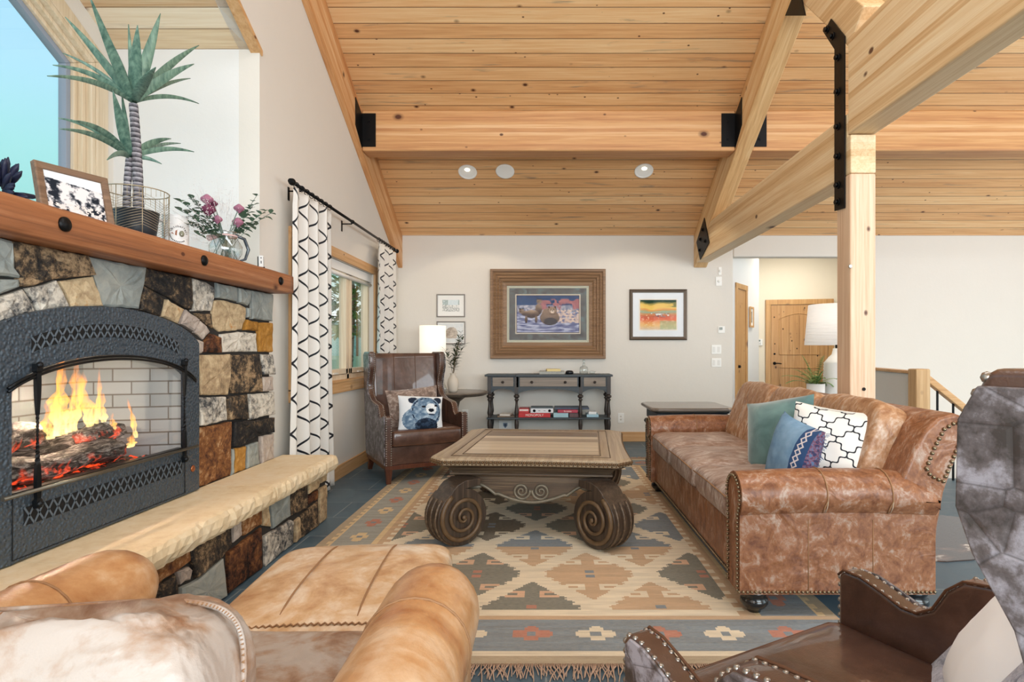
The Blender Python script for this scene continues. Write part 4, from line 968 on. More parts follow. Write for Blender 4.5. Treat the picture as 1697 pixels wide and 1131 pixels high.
# throw pillows on the sofa
VEL = NT('teal_velvet'); n = VEL.noise(VEL.obj(), 7, 3, .5, .6); VEL.set(col=VEL.ramp(n, [(.3, '#3c6364'), (.7, '#6a918f')]), rough=.7, sheen=.8); VEL = VEL.m
def put_pillow(name, label, W, H, T, M, mat, cat='cushion', colf=None, n=22, seed=0, pipe=None, group=None, ear=.06):
    mb = pillow_mb(W, H, T, n, colf, seed=seed, ear=ear); o = mb.build(name, mat, M=M, fix=False); tag(o, label, cat, group)
    if pipe: s_ = MB(); s_.tube(edge_loop(W, H, ear), .004, 6, closed=True); s_.build('piping', pipe, o)
    return o
put_pillow('throw_pillow', 'teal velvet throw pillow on the sofa, leftmost of the three', .44, .44, .17, basis((1.365, 3.36, .70), (-.80, -.55, .28), R(12)), VEL, seed=1)
k = NT('denim'); uvs = k.sep(k.uv()); n = k.noise(k.obj(), 9, 4); c = k.ramp(n, [(.3, '#5f86a8'), (.7, '#8fb2cf')])
band = k.math('GREATER_THAN', uvs[0], .74); zig = k.math('ABSOLUTE', k.math('SUBTRACT', k.math('FRACT', k.math('MULTIPLY', uvs[1], 11.0)), .5))
d_ = k.math('LESS_THAN', k.math('ABSOLUTE', k.math('SUBTRACT', k.math('ABSOLUTE', k.math('SUBTRACT', uvs[0], .82)), k.math('MULTIPLY', zig, .08))), .012)
c = k.mix(band, c, '#2c4c78'); c = k.mix(k.math('MULTIPLY', band, d_), c, '#d8cfd0'); rb = k.math('MULTIPLY', k.math('LESS_THAN', uvs[1], .12), k.math('GREATER_THAN', uvs[0], .6)); c = k.mix(rb, c, '#b8566a')
c = k.mix(k.math('GREATER_THAN', uvs[0], .93), c, k.ramp(k.noise(k.obj(), 60, 3), [(.4, '#3b3f66'), (.5, '#8a5a6e'), (.6, '#5f7fa8')]))
k.set(col=c, rough=.85); k.bump(k.noise(k.obj(), 300, 2), .3, .002); DEN = k.m
dn = put_pillow('throw_pillow', 'faded blue denim throw pillow with embroidered edge, middle of the three', .38, .38, .15, basis((1.27, 2.95, .655), (-.97, -.14, .20), R(-10)), DEN, seed=3)
rr = random.Random(6); q = MB()
for i in range(60):
    y = -.19+.38*i/60; q.tube([(.20, y, 0), (.20+rr.uniform(.012, .03), y+rr.uniform(-.01, .01), rr.uniform(-.01, .01))], .0014, 4)
q.build('fringe', plain('fringe_blue', '#4a5f8a', .9), dn)
def quatre(name, sc, ink, paper, w=.03):
    k = NT(name); uv_ = k.sep(k.uv()); U = k.math('MULTIPLY', uv_[0], sc); V = k.math('MULTIPLY', uv_[1], sc)
    p, q = k.math('ADD', U, V), k.math('SUBTRACT', U, V)
    def ds(a): f = k.math('FRACT', a); return k.math('MINIMUM', f, k.math('SUBTRACT', 1.0, f))
    def tw(a): return k.math('MULTIPLY', k.math('SINE', k.math('MULTIPLY', a, 12.566)), .075)
    d = k.math('MINIMUM', ds(k.math('ADD', p, tw(q))), ds(k.math('ADD', q, tw(p)))); ln = k.math('LESS_THAN', d, w*1.4)
    k.set(col=k.mix(ln, paper, ink), rough=.85); return k.m
put_pillow('throw_pillow', 'white throw pillow with black quatrefoil lattice, rightmost of the three on the sofa', .43, .44, .15, basis((1.44, 2.92, .69), (-.70, -.65, .30), R(-5)), quatre('quatrefoil_print', 3.2, '#20242c', '#f3f0ea'), seed=5, pipe=plain('white_piping', '#e9e4da', .8))
# ================================================================== wing chairs
WALN = wood('walnut_legs', ['#7a4a30', '#5a3020', '#3a1c12'], 'z', 'x', rough=.35, coat=.3)
def wing_chair(label, loc, rz):
    t = thing('wing_chair', label, 'armchair', loc, rz, None)
    prof = [(-.40, .165), (-.40, .595), (-.385, .612), (-.34, .61), (-.285, .592), (-.235, .572), (-.20, .572), (-.165, .595), (-.135, .65), (-.10, .682), (-.05, .69), (.05, .70), (.16, .71), (.24, .745), (.295, .80), (.312, .855), (.295, .92), (.255, .99), (.238, 1.04), (.24, 1.14), (.26, 1.18), (.48, 1.18), (.505, 1.165), (.43, .60), (.375, .165)]
    for s in (-1, 1):
        a, b = sorted((s*.385, s*.325)); q = MB(); q.prism(prof, 'x', a, b, smooth=False); A_ = q.build('wing_arm', BROWN, t, bevel=.014, seg=3)
        q = MB(); n_ = len(prof); cyy, czz = .05, .55; pr = [(y+(cyy-y)*.035, z+(czz-z)*.03) for y, z in prof]
        a, b = sorted((s*.384, s*.392)); q.prism(pr, 'x', a, b); q.build('outer_panel', CROC, A_, bevel=.003)
        for xx in (s*.377, s*.334):
            q = MB(); nails(q, [(xx, -.399, .18)]+[(xx, y+(.001 if y < -.38 else 0), z-.0035) for y, z in prof[1:21]], .0068, .0205); q.build('nailhead_trim', NICK, A_)
        q = MB(); q.tube([(s*.324, .03, .47), (s*.3235, .035, .695)], .0022, 6); q.build('seam', SEAMD, A_)
        q = MB(); q.tube([(s*.326, y, z+.001) for y, z in prof[1:19]], .0032, 6); q.build('piping', SEAMD, A_)
    q = MB(); nu, nv = 16, 16
    def fb_(u, v): x = -.33+.66*u; z = .30+.865*v; return Vector((x, .262+.115*v-.035*(1-(2*u-1)**2)*sin(pi*min(1, v*1.1))*0+.04*(1-(2*u-1)**2)-.02, z))
    ids = q.grid(fb_, nu, nv); back = q.grid(lambda u, v: Vector((-.33+.66*u, .40+.085*v, .30+.865*v)), nu, nv)
    for i in range(nu): q.face((ids[i][-1], ids[i+1][-1], back[i+1][-1], back[i][-1])); q.face((ids[i][0], back[i][0], back[i+1][0], ids[i+1][0]))
    for e in (0, -1):
        for j in range(nv): q.face((ids[e][j], ids[e][j+1], back[e][j+1], back[e][j]))
    B_ = q.build('backrest', BROWN, t, fix=True)
    q = MB()
    for xx in (-.11, .11): q.tube([fb_((xx+.33)/.66, v/10)+Vector((0, -.002, 0)) for v in range(11)], .0028, 6)
    q.build('seam', SEAMD, B_)
    q = MB(); q.prism([(.378, .17), (.494, 1.14), (.502, 1.14), (.387, .17)], 'x', -.375, .375); q.build('back_panel', CROC, t, bevel=.004)
    c_ = soft(.655, .66, .155, .22, .10, 44, 16, .12, 3).build('seat_cushion', BROWN, t); c_.location = (0, -.085, .405)
    for z_ in (.06, -.055): q = MB(); q.tube([Vector((x, y, z_)) for x, y in [(-.322, .2), (-.322, -.31), (-.30, -.325), (.30, -.325), (.322, -.31), (.322, .2)]], .0045, 6); q.build('piping', SEAMD, c_)
    q = MB(); q.box((-.33, -.385, .17), (.33, -.35, .335)); q.box((-.33, -.36, .17), (.33, .36, .30)); q.build('apron', BROWN, t, bevel=.01)
    q = MB(); q.box((-.385, -.398, .135), (.385, -.37, .172)); q.box((-.385, -.37, .135), (-.36, .35, .172)); q.box((.36, -.37, .135), (.385, .35, .172)); q.build('wood_rail', WALN, t, bevel=.003)
    for x, y, dx, dy in ((-.35, -.365, 0, 0), (.35, -.365, 0, 0), (-.34, .33, -.01, .05), (.34, .33, .01, .05)):
        q = MB(); rows = []
        for z, w in ((.009, .019), (.03, .021), (.14, .03)):
            k_ = 1-z/.14; rows.append([q.pt((x+sx*w+dx*k_, y+sy*w+dy*k_, z)) for sx, sy in ((-1, -1), (1, -1), (1, 1), (-1, 1))])
        for a, b in zip(rows, rows[1:]):
            for j in range(4): q.face((a[j], a[(j+1) % 4], b[(j+1) % 4], b[j]))
        q.face(rows[0][::-1]); q.face(rows[-1]); q.build('leg', WALN, t, bevel=.003)
    return t
def chair_at(label, front, facing):
    f = Vector((facing[0], facing[1])).normalized(); c = Vector(front)-f*.40; return wing_chair(label, (c.x, c.y, 0), atan2(f.x, -f.y))
chair_at('dark brown leather wing chair by the window, bear pillow on its seat', (-1.075, 5.22), (.49, -.87))
chair_at('dark leather wing chair cut off at the lower right corner, nearest the camera', (.498, 1.383), (-.48, .88))
# bear pillow + fur pillow on the far wing chair
def bearcol(u, v, s):
    if s < 0: return (220, 222, 224)
    n = fbm(u*14, v*14, 2); c = (226, 230, 233)
    def ell(cx_, cy_, a, b): return ((u-cx_)/a)**2+((v-cy_)/b)**2
    if ell(.30, .84, .12, .10) < 1 or ell(.86, .86, .10, .10) < 1: c = (34, 44, 62)
    if ell(.58, .52, .36, .44) < 1 or ell(.35, .3, .3, .32) < 1: c = lerp3((86, 112, 138), (170, 188, 203), (n-.3)*2.2)
    if ell(.60, .12, .26, .20) < 1+.6*(n-.5): c = lerp3((22, 32, 48), (60, 80, 104), (n-.4)*3)
    if ell(.70, .60, .13, .17) < 1: c = lerp3((190, 200, 208), (236, 240, 242), n*1.4)
    if ell(.52, .66, .05, .035) < 1 or ell(.82, .70, .04, .035) < 1: c = (22, 28, 40)
    if ell(.70, .56, .07, .055) < 1: c = (18, 24, 36)
    if ell(.70, .43, .09, .022) < 1: c = (40, 54, 74)
    if abs(ell(.58, .52, .33, .40)-.95) < .10 and n > .45: c = (40, 58, 82)
    return c
FURP = NT('fur_brown'); n = FURP.noise(FURP.obj(), 18, 6, .7, 1); FURP.set(col=FURP.ramp(n, [(.35, '#5e4a40'), (.52, '#8d776a'), (.68, '#c4b3a6')]), rough=.9, sheen=.5); FURP.bump(n, .7, .01); FURP = FURP.m
put_pillow('accent_pillow', 'brown fur pillow behind the bear pillow on the far wing chair', .50, .38, .14, basis((-1.245, 5.415, .655), (.47, -.84, .24), R(4)), FURP, seed=7)
put_pillow('accent_pillow', 'white pillow printed with a blue bear face on the far wing chair', .42, .33, .13, basis((-1.15, 5.275, .615), (.45, -.86, .30), R(-4)), VCM, colf=bearcol, n=64, seed=8)
# near chair pillows
FURG = NT('fur_grey'); n = FURG.noise(FURG.obj(), 30, 6, .7, 1.5); FURG.set(col=FURG.ramp(n, [(.35, '#86879b'), (.52, '#b4b3c3'), (.68, '#dedde6')]), rough=.95, sheen=.6); FURG.bump(n, .9, .012); FURG = FURG.m
put_pillow('accent_pillow', 'white pillow with a furry grey border at the lower right corner', .44, .44, .15, basis((.90, 1.06, .655), (-.62, .50, .55), R(8)), plain('white_cotton', '#fbfbfd', .85, bump=.2, bscale=12), seed=4)
_p = bpy.data.objects['accent_pillow.002']; s_ = MB(); s_.tube(edge_loop(.44, .44), .042, 12, closed=True); s_.build('fur_border', FURG, _p)
# ================================================================== club chair and ottoman in the foreground
CC = Vector((-.72, 1.10, 0)); CLB = thing('club_chair', 'tan leather club chair with rolled arms at the lower left, its back toward the camera', 'armchair', CC)
def cb(mb, name, mat, M=Matrix(), parent=None, **kw): return mb.build(name, mat, parent or CLB, M=Matrix.Translation(-CC) @ M if parent is None else M, **kw)
def club_arm(pf, dirn, L, lab):
    """arm with front-top at pf, running back along -dirn"""
    q = MB(); d = Vector((dirn[0], dirn[1], 0)).normalized(); s = Vector((d.y, -d.x, 0)); N_ = 26; M_ = 26; rows = []
    for i in range(N_+1):
        t = i/N_; back = L*t; e = min(1, t/.16); f = sqrt(max(0, 1-(1-e)**2)) if e < 1 else 1; f = max(f, .001)
        row = []
        for j in range(M_):
            a = 2*pi*j/M_; x, z = cos(a)*.120, sin(a)*.118
            row.append(q.pt(Vector((pf[0], pf[1], .547))-d*back+s*(x*f)+Vector((0, 0, z*f-.02*t))))
        rows.append(row)
    for a, b in zip(rows, rows[1:]):
        for j in range(M_): q.face((a[j], b[j], b[(j+1) % M_], a[(j+1) % M_]), True)
    q.face(rows[-1]); A_ = cb(q, 'rolled_arm', CLUB)
    q = MB()
    for t in (.34,):
        i = int(N_*t)
        q.tube([Vector((pf[0], pf[1], .547-.02*t))-d*L*t+s*cos(2*pi*j/24)*.1215+Vector((0, 0, sin(2*pi*j/24)*.1195)) for j in range(24)], .0028, 6, closed=True)
    q.build('seam', STITCHD, A_)
    q = MB(); c0_ = Vector((pf[0], pf[1], 0))-d*(L*.5+.03); M_ = Matrix.Translation(c0_+Vector((0, 0, .31))) @ Matrix.Rotation(atan2(-d.x, d.y), 4, 'Z')
    cb(soft(.19, L-.06, .52, .12, .12, 24, 10), 'arm_panel', CLUB, M_)
club_arm((-.285, 1.56), (.0, 1), .92, 'r'); club_arm((-1.165, 1.66), (.10, 1), .95, 'l')
cb(soft(.62, .80, .17, .3, .15, 40, 16, .35, 2), 'seat_cushion', CLUBW, Matrix.Translation((-.72, 1.14, .385)))
cb(soft(.72, .84, .24, .1, .1, 24, 10), 'base', CLUB, Matrix.Translation((-.72, 1.11, .19)))
cb(soft(.86, .20, .50, .25, .2, 24, 14), 'back_frame', CLUB, Matrix.Translation((-.74, .62, .34)))
bM = Matrix.Translation((-.835, .845, .562)) @ Matrix.Rotation(R(-3), 4, 'Y') @ Matrix.Rotation(R(-12), 4, 'X') @ Matrix.Rotation(R(3), 4, 'Z')
BCU = cb(soft(.72, .24, .46, .42, .26, 72, 34, .34, 6, puff=.0), 'back_cushion', CLUBW, bM)
sg_ = lambda v, e: math.copysign(abs(v)**e, v)
def seamp(a, dy): return Vector((sg_(cos(a), .3)*.36*1.0, dy, sg_(sin(a), .3)*.232))
s_ = MB(); s_.tube([seamp(2*pi*i/72, .03) for i in range(72)], .005, 6, closed=True); s_.build('piping', CLUBW, BCU)
s_ = MB(); s_.tube([seamp(2*pi*i/288, .018)*1.004+Vector((0, .004 if i % 2 else .018, 0)) for i in range(288)], .0020, 4, closed=True)
s_.build('whip_stitch', STITCHD, BCU)
s_ = MB(); s_.tube([Vector((.0, .0+.02*0, .232)), Vector((-.02, -.06, .222)), Vector((-.04, -.10, .17))], .0028, 6); s_.build('seam', STITCHD, BCU)
for x, y in ((-1.0, .74), (-.42, .74), (-1.02, 1.46), (-.44, 1.46)): q = MB(); q.lathe([(.028, .009), (.032, .075)], (x, y, 0), 16); cb(q, 'foot', WALN)
OC = Vector((-.67, 1.93, 0)); OTT = thing('ottoman', 'tan leather ottoman pushed against the front of the club chair', 'ottoman', OC)
q = MB(); q.grid(lambda u, v: Vector((0, 0, 0)), 1, 1)
CLUBL = leather('ottoman_leather', '#b07c4e', '#d3ae84', '#ecdcc6', 3.6, .34, .4, lo=.34, hi=.62, coat=.2)
c_ = soft(.66, .74, .20, .42, .24, 48, 20, .10, 4).build('cushion', CLUBL, OTT, M=Matrix.Translation((0, 0, .345)) @ Matrix.Rotation(R(4), 4, 'Z'))
s_ = MB()
for xx in (-.11, .11):
    pts = [Vector((xx, -.34+.68*j/16, 0)) for j in range(17)]
    for p in pts: p.z = .1*(1-abs(p.y/.37)**4.5)**.42*(1+.18*(1-(p.x/.33)**2)*(1-(p.y/.37)**2))*(1-abs(p.x/.33)**6)**.2+.006
    s_.tube(pts, .003, 6)
s_.build('seam', STITCHD, c_)
s_ = MB(); pts = [(-.28+.56*j/30, -.325, .073+.012*(1-((j-15)/15)**2)) for j in range(31)]; s_.tube([(p_[0], -.334+.005*(j % 2), p_[2]-.002+.004*(j % 2)) for j, p_ in enumerate([(-.28+.56*j/60, 0, .077+.012*(1-((j-30)/30)**2)) for j in range(61)])], .0028, 5)
s_.build('whip_stitch', STITCHD, c_)
soft(.62, .68, .20, .12, .10, 24, 10).build('base', CLUB, OTT, M=Matrix.Translation((0, 0, .17)))
for x, y in ((-.25, -.28), (.25, -.28), (-.25, .28), (.25, .28)): q = MB(); q.lathe([(.026, .009), (.03, .09)], (x, y, 0), 16); q.build('foot', WALN, OTT)
# ================================================================== coffee table
CTW = wood('weathered_top', ['#cbbca4', '#a8967f', '#6a5848'], 'x', 'y', plank=.125, rough=.45, seam='#3c2f25', var=.7, coat=.15)
CTB = wood('weathered_border', ['#c6b699', '#a08d74', '#705e4c'], 'y', 'x', rough=.45, coat=.15)
CTD = wood('carved_dark_wood', ['#978165', '#5b4a3a', '#251e19'], 'x', 'z', rough=.42, var=.5, coat=.15, gscale=1.4)
CTL = wood('carved_scroll_wood', ['#6f5c4a', '#3d3128', '#171210'], 'z', 'x', rough=.42, coat=.2, gscale=1.4)
CTV = plain('highlit_volute', '#b8a58c', .42, noise=1.0, nscale=30, bump=.3, bscale=50)  # pale ridges over the dark legs paint the relief's highlights into the colour
CTH = plain('highlit_carving', '#b29a76', .45, noise=.8, nscale=60, bump=.4, bscale=120)  # pale tone paints highlights onto the carved edge
SILV = plain('silvered_edge', '#c6c0b4', .4, .2, noise=.6, nscale=40)
CT = thing('coffee_table', 'carved weathered wood coffee table on big scroll legs, centre of the rug', 'table', (-.055, 4.17, 0), R(-4.5))
def outline(hx, hy, cc, dent):
    pts = []
    n = 10
    cor = [(-hx+cc, -hy), (hx-cc, -hy), (hx, -hy+cc), (hx, hy-cc), (hx-cc, hy), (-hx+cc, hy), (-hx, hy-cc), (-hx, -hy+cc)]
    for i in range(8):
        a, b = Vector(cor[i]), Vector(cor[(i+1) % 8])
        if i % 2 == 0:
            nrm = Vector((-(b-a).y, (b-a).x)).normalized()
            for j in range(n): t = j/n; pts.append(tuple(a.lerp(b, t)+nrm*dent*sin(pi*t)))
        else: pts.append(tuple(a)); pts.append(tuple(a.lerp(b, .5)+Vector((-a.x, -a.y)).normalized()*-.0))
    return pts
o1 = outline(.63, .68, .085, .022)
q = MB()
def ringloft(mb, levels, cap=True):
    rows = [[mb.pt((x, y, z)) for x, y in pl] for pl, z in levels]; n = len(rows[0])
    for a, b in zip(rows, rows[1:]):
        for j in range(n): mb.face((a[j], a[(j+1) % n], b[(j+1) % n], b[j]), False)
    if cap: mb.face(rows[0][::-1], False); mb.face(rows[-1], False)
S_ = lambda d, z: (outline(.63-d, .68-d, .085, .022), z)
ringloft(q, [S_(.035, .478), S_(.006, .484), S_(0, .494), S_(0, .516), S_(.006, .525), S_(.014, .530)]); TT = q.build('tabletop', CTB, CT)
q = MB(); q.box((-.43, -.52, .5295), (.43, .52, .5325)); q.build('plank_panel', CTW, TT)
q = MB()
for d in (.0,):
    for a, b in (((-.44, -.53), (.44, -.53)), ((.44, -.53), (.44, .53)), ((.44, .53), (-.44, .53)), ((-.44, .53), (-.44, -.53)), ((-.50, -.59), (.50, -.59)), ((.50, -.59), (.50, .59)), ((.50, .59), (-.50, .59)), ((-.50, .59), (-.50, -.59))):
        q.tube([(a[0], a[1], .5305), (b[0], b[1], .5305)], .0035, 6)
q.build('border_groove', CTD, TT)
q = MB(); P = o1+[o1[0]]; acc = 0
for a, b in zip(P, P[1:]):
    a3, b3 = Vector((a[0], a[1], .505)), Vector((b[0], b[1], .505)); d = b3-a3; L = d.length; t = 0
    while acc < L:
        p = a3+d*(acc/L); nrm = Vector((d.y, -d.x, 0)).normalized(); u = d.normalized()
        q.ball(p+nrm*.001, (.010, .010, .010), 8, 5)
        q.tube([p+u*.013+nrm*.002+Vector((0, 0, .012)), p+u*.013+nrm*.005, p+u*.013+Vector((0, 0, -.014))], .0028, 5); q.ball(p+u*.013+nrm*.0+Vector((0, 0, -.013)), .0055, 6, 4); acc += .026
    acc -= L
q.build('carved_edge', CTH, TT)
q = MB(); R4 = lambda hx, hy: [(-hx, -hy), (hx, -hy), (hx, hy), (-hx, hy)]
ringloft(q, [(R4(.585, .635), .480), (R4(.57, .62), .472), (R4(.53, .58), .455), (R4(.505, .555), .43), (R4(.50, .55), .422), (R4(.515, .565), .418), (R4(.515, .565), .408), (R4(.495, .545), .402), (R4(.49, .54), .396), (R4(.485, .535), .39), (R4(.47, .52), .388), (R4(.47, .52), .355), (R4(.46, .51), .352)][::-1]); q.build('frieze', CTD, CT)
def scallop(t):   # underside height along the apron, t in [-1,1]
    a = abs(t)
    if a > .48: u = (a-.48)/.52; return .262+.072*sin(pi*min(1, u*1.6)*.55)
    u = a/.48; return .222+.055*(u**1.8)
for side in range(4):
    Mx = Matrix.Rotation(side*pi/2, 4, 'Z'); half, off = (.46, .51) if side % 2 == 0 else (.51, .46)
    q = MB(); xs = [-half+2*half*i/48 for i in range(49)]
    a = [[q.pt((x, -off+dy, z)) for x in xs] for dy in (0, .025) for z in ('t',) for z in (.356,)]
    top_f, top_b = a; bf = [q.pt((x, -off, scallop(x/half))) for x in xs]; bb = [q.pt((x, -off+.025, scallop(x/half))) for x in xs]
    for i in range(48):
        q.face((bf[i], bf[i+1], top_f[i+1], top_f[i])); q.face((top_b[i], top_b[i+1], bb[i+1], bb[i])); q.face((bb[i], bb[i+1], bf[i+1], bf[i])); q.face((top_f[i], top_f[i+1], top_b[i+1], top_b[i]))
    AP = q.build('apron', CTD, CT, M=Mx)
    q = MB(); q.tube([(x, -off-.002, scallop(x/half)+.004) for x in xs], .011, 8); q.build('scalloped_bead', SILV, AP)
    for s in (-1, 1):
        q = MB(); pts = []
        for i in range(52):
            th = i/51*2*pi*2.15; r_ = .056*(1-i/51*.9); pts.append((s*(.062+r_*cos(th+pi*.95)*-1*-1), -off-.006, .298+r_*sin(-(th+pi*.95))*-1))
        q.tube(pts, [.0095*(1-.4*i/51) for i in range(52)], 8); q.build('scroll_carving', SILV, AP)
    for s in (-1, 1): q = MB(); q.ball((s*half*.80, -off-.004, .318), (.05, .012, .016), 10, 6); q.build('leaf_carving', SILV, AP)
def scroll_leg():
    q = MB(); Rr = .172; cz = Rr+.008; body = []
    for i in range(31):                       # outer sweep: from upper arm round the disc
        a = R(62-i*(62+262)/30); body.append((Rr*cos(a), cz+Rr*sin(a)))
    up = [(-.145, .30), (-.15, .36), (-.12, .40), (.0, .40), (.045, .385), (.075, .352)]
    poly = body[:]+[(-.07, .352), (-.13, .356), (-.13, .40), (-.02, .40), (.035, .380), (.07, .350)]
    T_ = .085; q.prism(poly, 'y', -T_, T_, smooth=False); return q, Rr, cz, T_
for ang_, (lx, ly) in ((225, (-1, -1)), (315, (1, -1)), (45, (1, 1)), (135, (-1, 1))):
    Mx = Matrix.Translation((lx*.455, ly*.655-.0, 0)) @ Matrix.Rotation(R(ang_), 4, 'Z')
    q, Rr, cz, T_ = scroll_leg(); LG = q.build('scroll_leg', CTL, CT, M=Mx, bevel=.008)
    for s in (-1, 1):
        q = MB(); pts = []; N_ = 90
        for i in range(N_+1):
            th = i/N_*2*pi*2.6; r_ = (Rr-.016)*(1-i/N_*.93); pts.append((r_*cos(R(60)-th), s*(T_+.004+.012*i/N_), cz+r_*sin(R(60)-th)))
        q.tube(pts, [.015*(1-.5*i/N_) for i in range(N_+1)], 8); q.ball((0, s*(T_+.014), cz), (.016, .012, .016), 10, 6); q.build('volute', CTV, LG)
    q = MB()
    for yy in (-.055, 0, .055):
        q.tube([((Rr+.002)*cos(R(62-i*(62+232)/30)), yy, cz+(Rr+.002)*sin(R(62-i*(62+232)/30))) for i in range(2, 29)], .007, 8)
    q.build('reeding', CTD, LG)
# ================================================================== curtains and rod
k = NT('lattice_curtain'); uv_ = k.sep(k.uv()); U, V = uv_[0], uv_[1]
wob = k.math('MULTIPLY', k.math('SINE', k.math('MULTIPLY', k.math('ADD', V, .0), 12.566)), .0)
def kdist(a):
    f = k.math('FRACT', a); return k.math('MINIMUM', f, k.math('SUBTRACT', 1.0, f))
pp, qq = k.math('ADD', U, V), k.math('SUBTRACT', U, V)
sp = k.math('MULTIPLY', k.math('SINE', k.math('MULTIPLY', qq, 6.2832)), .015); sq = k.math('MULTIPLY', k.math('SINE', k.math('MULTIPLY', pp, 6.2832)), .015)
ln = k.math('LESS_THAN', k.math('MINIMUM', kdist(k.math('ADD', pp, sp)), kdist(k.math('ADD', qq, sq))), .035)
k.set(col=k.mix(ln, '#efece6', '#22262e'), rough=.9, spec=.1);
tl = k.n('ShaderNodeBsdfTranslucent'); tl.inputs[0].default_value = (.9, .88, .84, 1); mx = k.n('ShaderNodeMixShader'); mx.inputs[0].default_value = .18
k.t.links.new(k.b.outputs[0], mx.inputs[1]); k.t.links.new(tl.outputs[0], mx.inputs[2]); k.t.links.new(mx.outputs[0], k.out.inputs[0]); CURT = k.m
def curtain(label, ya, yb, za, fl, folds, pw, seed=0):
    mb = MB(); nu, nv = 110, 40; z1 = 2.375
    def fn(u, v):
        z = z1-(z1-za)*v; f = sin(2*pi*folds*u+seed); amp = .022+.014*v
        y = ya+(yb-ya)*u + fl*v*(u-.4) + .012*sin(2*pi*folds*u*2+1)*(1-v*.3)
        x = -1.835+amp*f+.01*sin(5*v+u*9)*v
        if v < .03: x = -1.83+.02*f
        return Vector((x, y, z))
    mb.grid(fn, nu, nv, uv=True)
    for k_ in list(mb.uv): mb.uv[k_] = tuple((a*pw, b*9.2) for a, b in mb.uv[k_])
    o = mb.build('curtain', CURT, origin=(-1.835, (ya+yb)/2, za)); s = o.modifiers.new('thick', 'SOLIDIFY'); s.thickness = .002
    return tag(o, label, 'curtain', 'patterned curtains at the left window')
curtain('white curtain with black trellis pattern at the near end of the window', 4.14, 4.88, .03, .10, 4, 2.5)
curtain('white curtain with black trellis pattern at the far end of the window', 6.22, 6.92, .03, .06, 4, 2.5, 1)
ROD = thing('curtain_rod', 'black curtain rod with ball finials above the left window', 'curtain rod', (-1.83, 5.5, 2.41))
RL = Vector((-1.83, 5.5, 2.41))
def rb(mb, name, mat=BLACK): return mb.build(name, mat, ROD, M=Matrix.Translation(-RL))
q = MB(); q.tube([(-1.83, 4.16, 2.41), (-1.83, 7.0, 2.41)], .0125, 12); rb(q, 'rod')
for y in (4.13, 7.03): q = MB(); q.ball((-1.83, y, 2.41), .026, 14, 8); q.lathe([(.018, -.03), (.018, .03)], (-1.83, y, 2.41), 12, 'y'); rb(q, 'finial')
for y in (4.30, 5.42, 6.9):
    q = MB(); q.tube([(WX, y, 2.39), (-1.835, y, 2.39)], .006, 8); q.box((WX, y-.012, 2.32), (WX+.006, y+.012, 2.42)); q.lathe([(.018, -.01), (.018, .01)], (-1.83, y, 2.41), 12, 'y'); rb(q, 'bracket')
for y0_, y1_ in ((4.2, 4.85), (6.27, 6.88)):
    for i in range(8): q = MB(); y = y0_+(y1_-y0_)*i/7; q.tube([Vector((-1.83+.019*cos(a), y, 2.405+.022*sin(a))) for a in [2*pi*j/12 for j in range(12)]], .003, 6, closed=True); rb(q, 'ring')
# ================================================================== pictures
def W(px, py): return ((px-VX)*FY/FPX, EYE-(py-VY)*FY/FPX)
def frame_mb(w, h, prof):
    prof = list(prof)+([(prof[-1][0], .003)] if prof[-1][1] > .003 else [])
    return frame_mb0(w, h, prof)
def frame_mb0(w, h, prof):
    """prof: list of (inset from the outer edge, height off the wall)"""
    mb = MB(); rows = []
    for d, t in prof: rows.append([mb.pt((x, -t, z)) for x, z in ((-w/2+d, -h/2+d), (w/2-d, -h/2+d), (w/2-d, h/2-d), (-w/2+d, h/2-d))])
    for a, b in zip(rows, rows[1:]):
        for j in range(4): mb.face((a[j], a[(j+1) % 4], b[(j+1) % 4], b[j]), False)
    mb.face(rows[0][::-1], False); mb.face(rows[-1], False); return mb
def paint(w, h, n, colf, t):
    mb = MB(); m_ = max(4, int(n*h/w))
    ids = [[mb.pt((-w/2+w*i/n, -t, -h/2+h*j/m_)) for j in range(m_+1)] for i in range(n+1)]
    for i in range(n):
        for j in range(m_): mb.col = lin(tuple(max(0, min(255, c))/255 for c in colf((i+.5)/n, (j+.5)/m_))); mb.face((ids[i][j], ids[i+1][j], ids[i+1][j+1], ids[i][j+1]), False)
    return mb
def rimmed(mb, w, h, d, t0, t1): pass
PGL = glassmat('picture_glass', (1, 1, 1, 1), .15, 0, .01)
def picture(label, px0, py0, px1, py1, prof, fm, mats, art, artin, group=None, rz=0, loc=None, wh=None, glass=True, n=90):
    (xa, za), (xb, zb) = W(px0, py1), W(px1, py0)
    w, h = wh or (xb-xa, zb-za); c = loc or ((xa+xb)/2, FY-.001, (za+zb)/2)
    o = thing('framed_picture', label, 'picture', c, rz, group)
    frame_mb(w, h, prof).build('frame', fm, o, fix=True)
    dp = prof[-1][0]; t = .006
    for mat_, ins in mats:
        q = MB(); q.box((-w/2+ins, -t-.002, -h/2+ins), (w/2-ins, -t, h/2-ins)); q.build('mat', mat_, o); t += .003
    paint(w-2*artin, h-2*artin, n, art, t+.001).build('print', VCM, o)
    if glass: q = MB(); yg = -t-.0035; q.face([q.pt(p) for p in ((-w/2+dp, yg, -h/2+dp), (w/2-dp, yg, -h/2+dp), (w/2-dp, yg, h/2-dp), (-w/2+dp, yg, h/2-dp))]); q.build('glass', PGL, o)
    return o
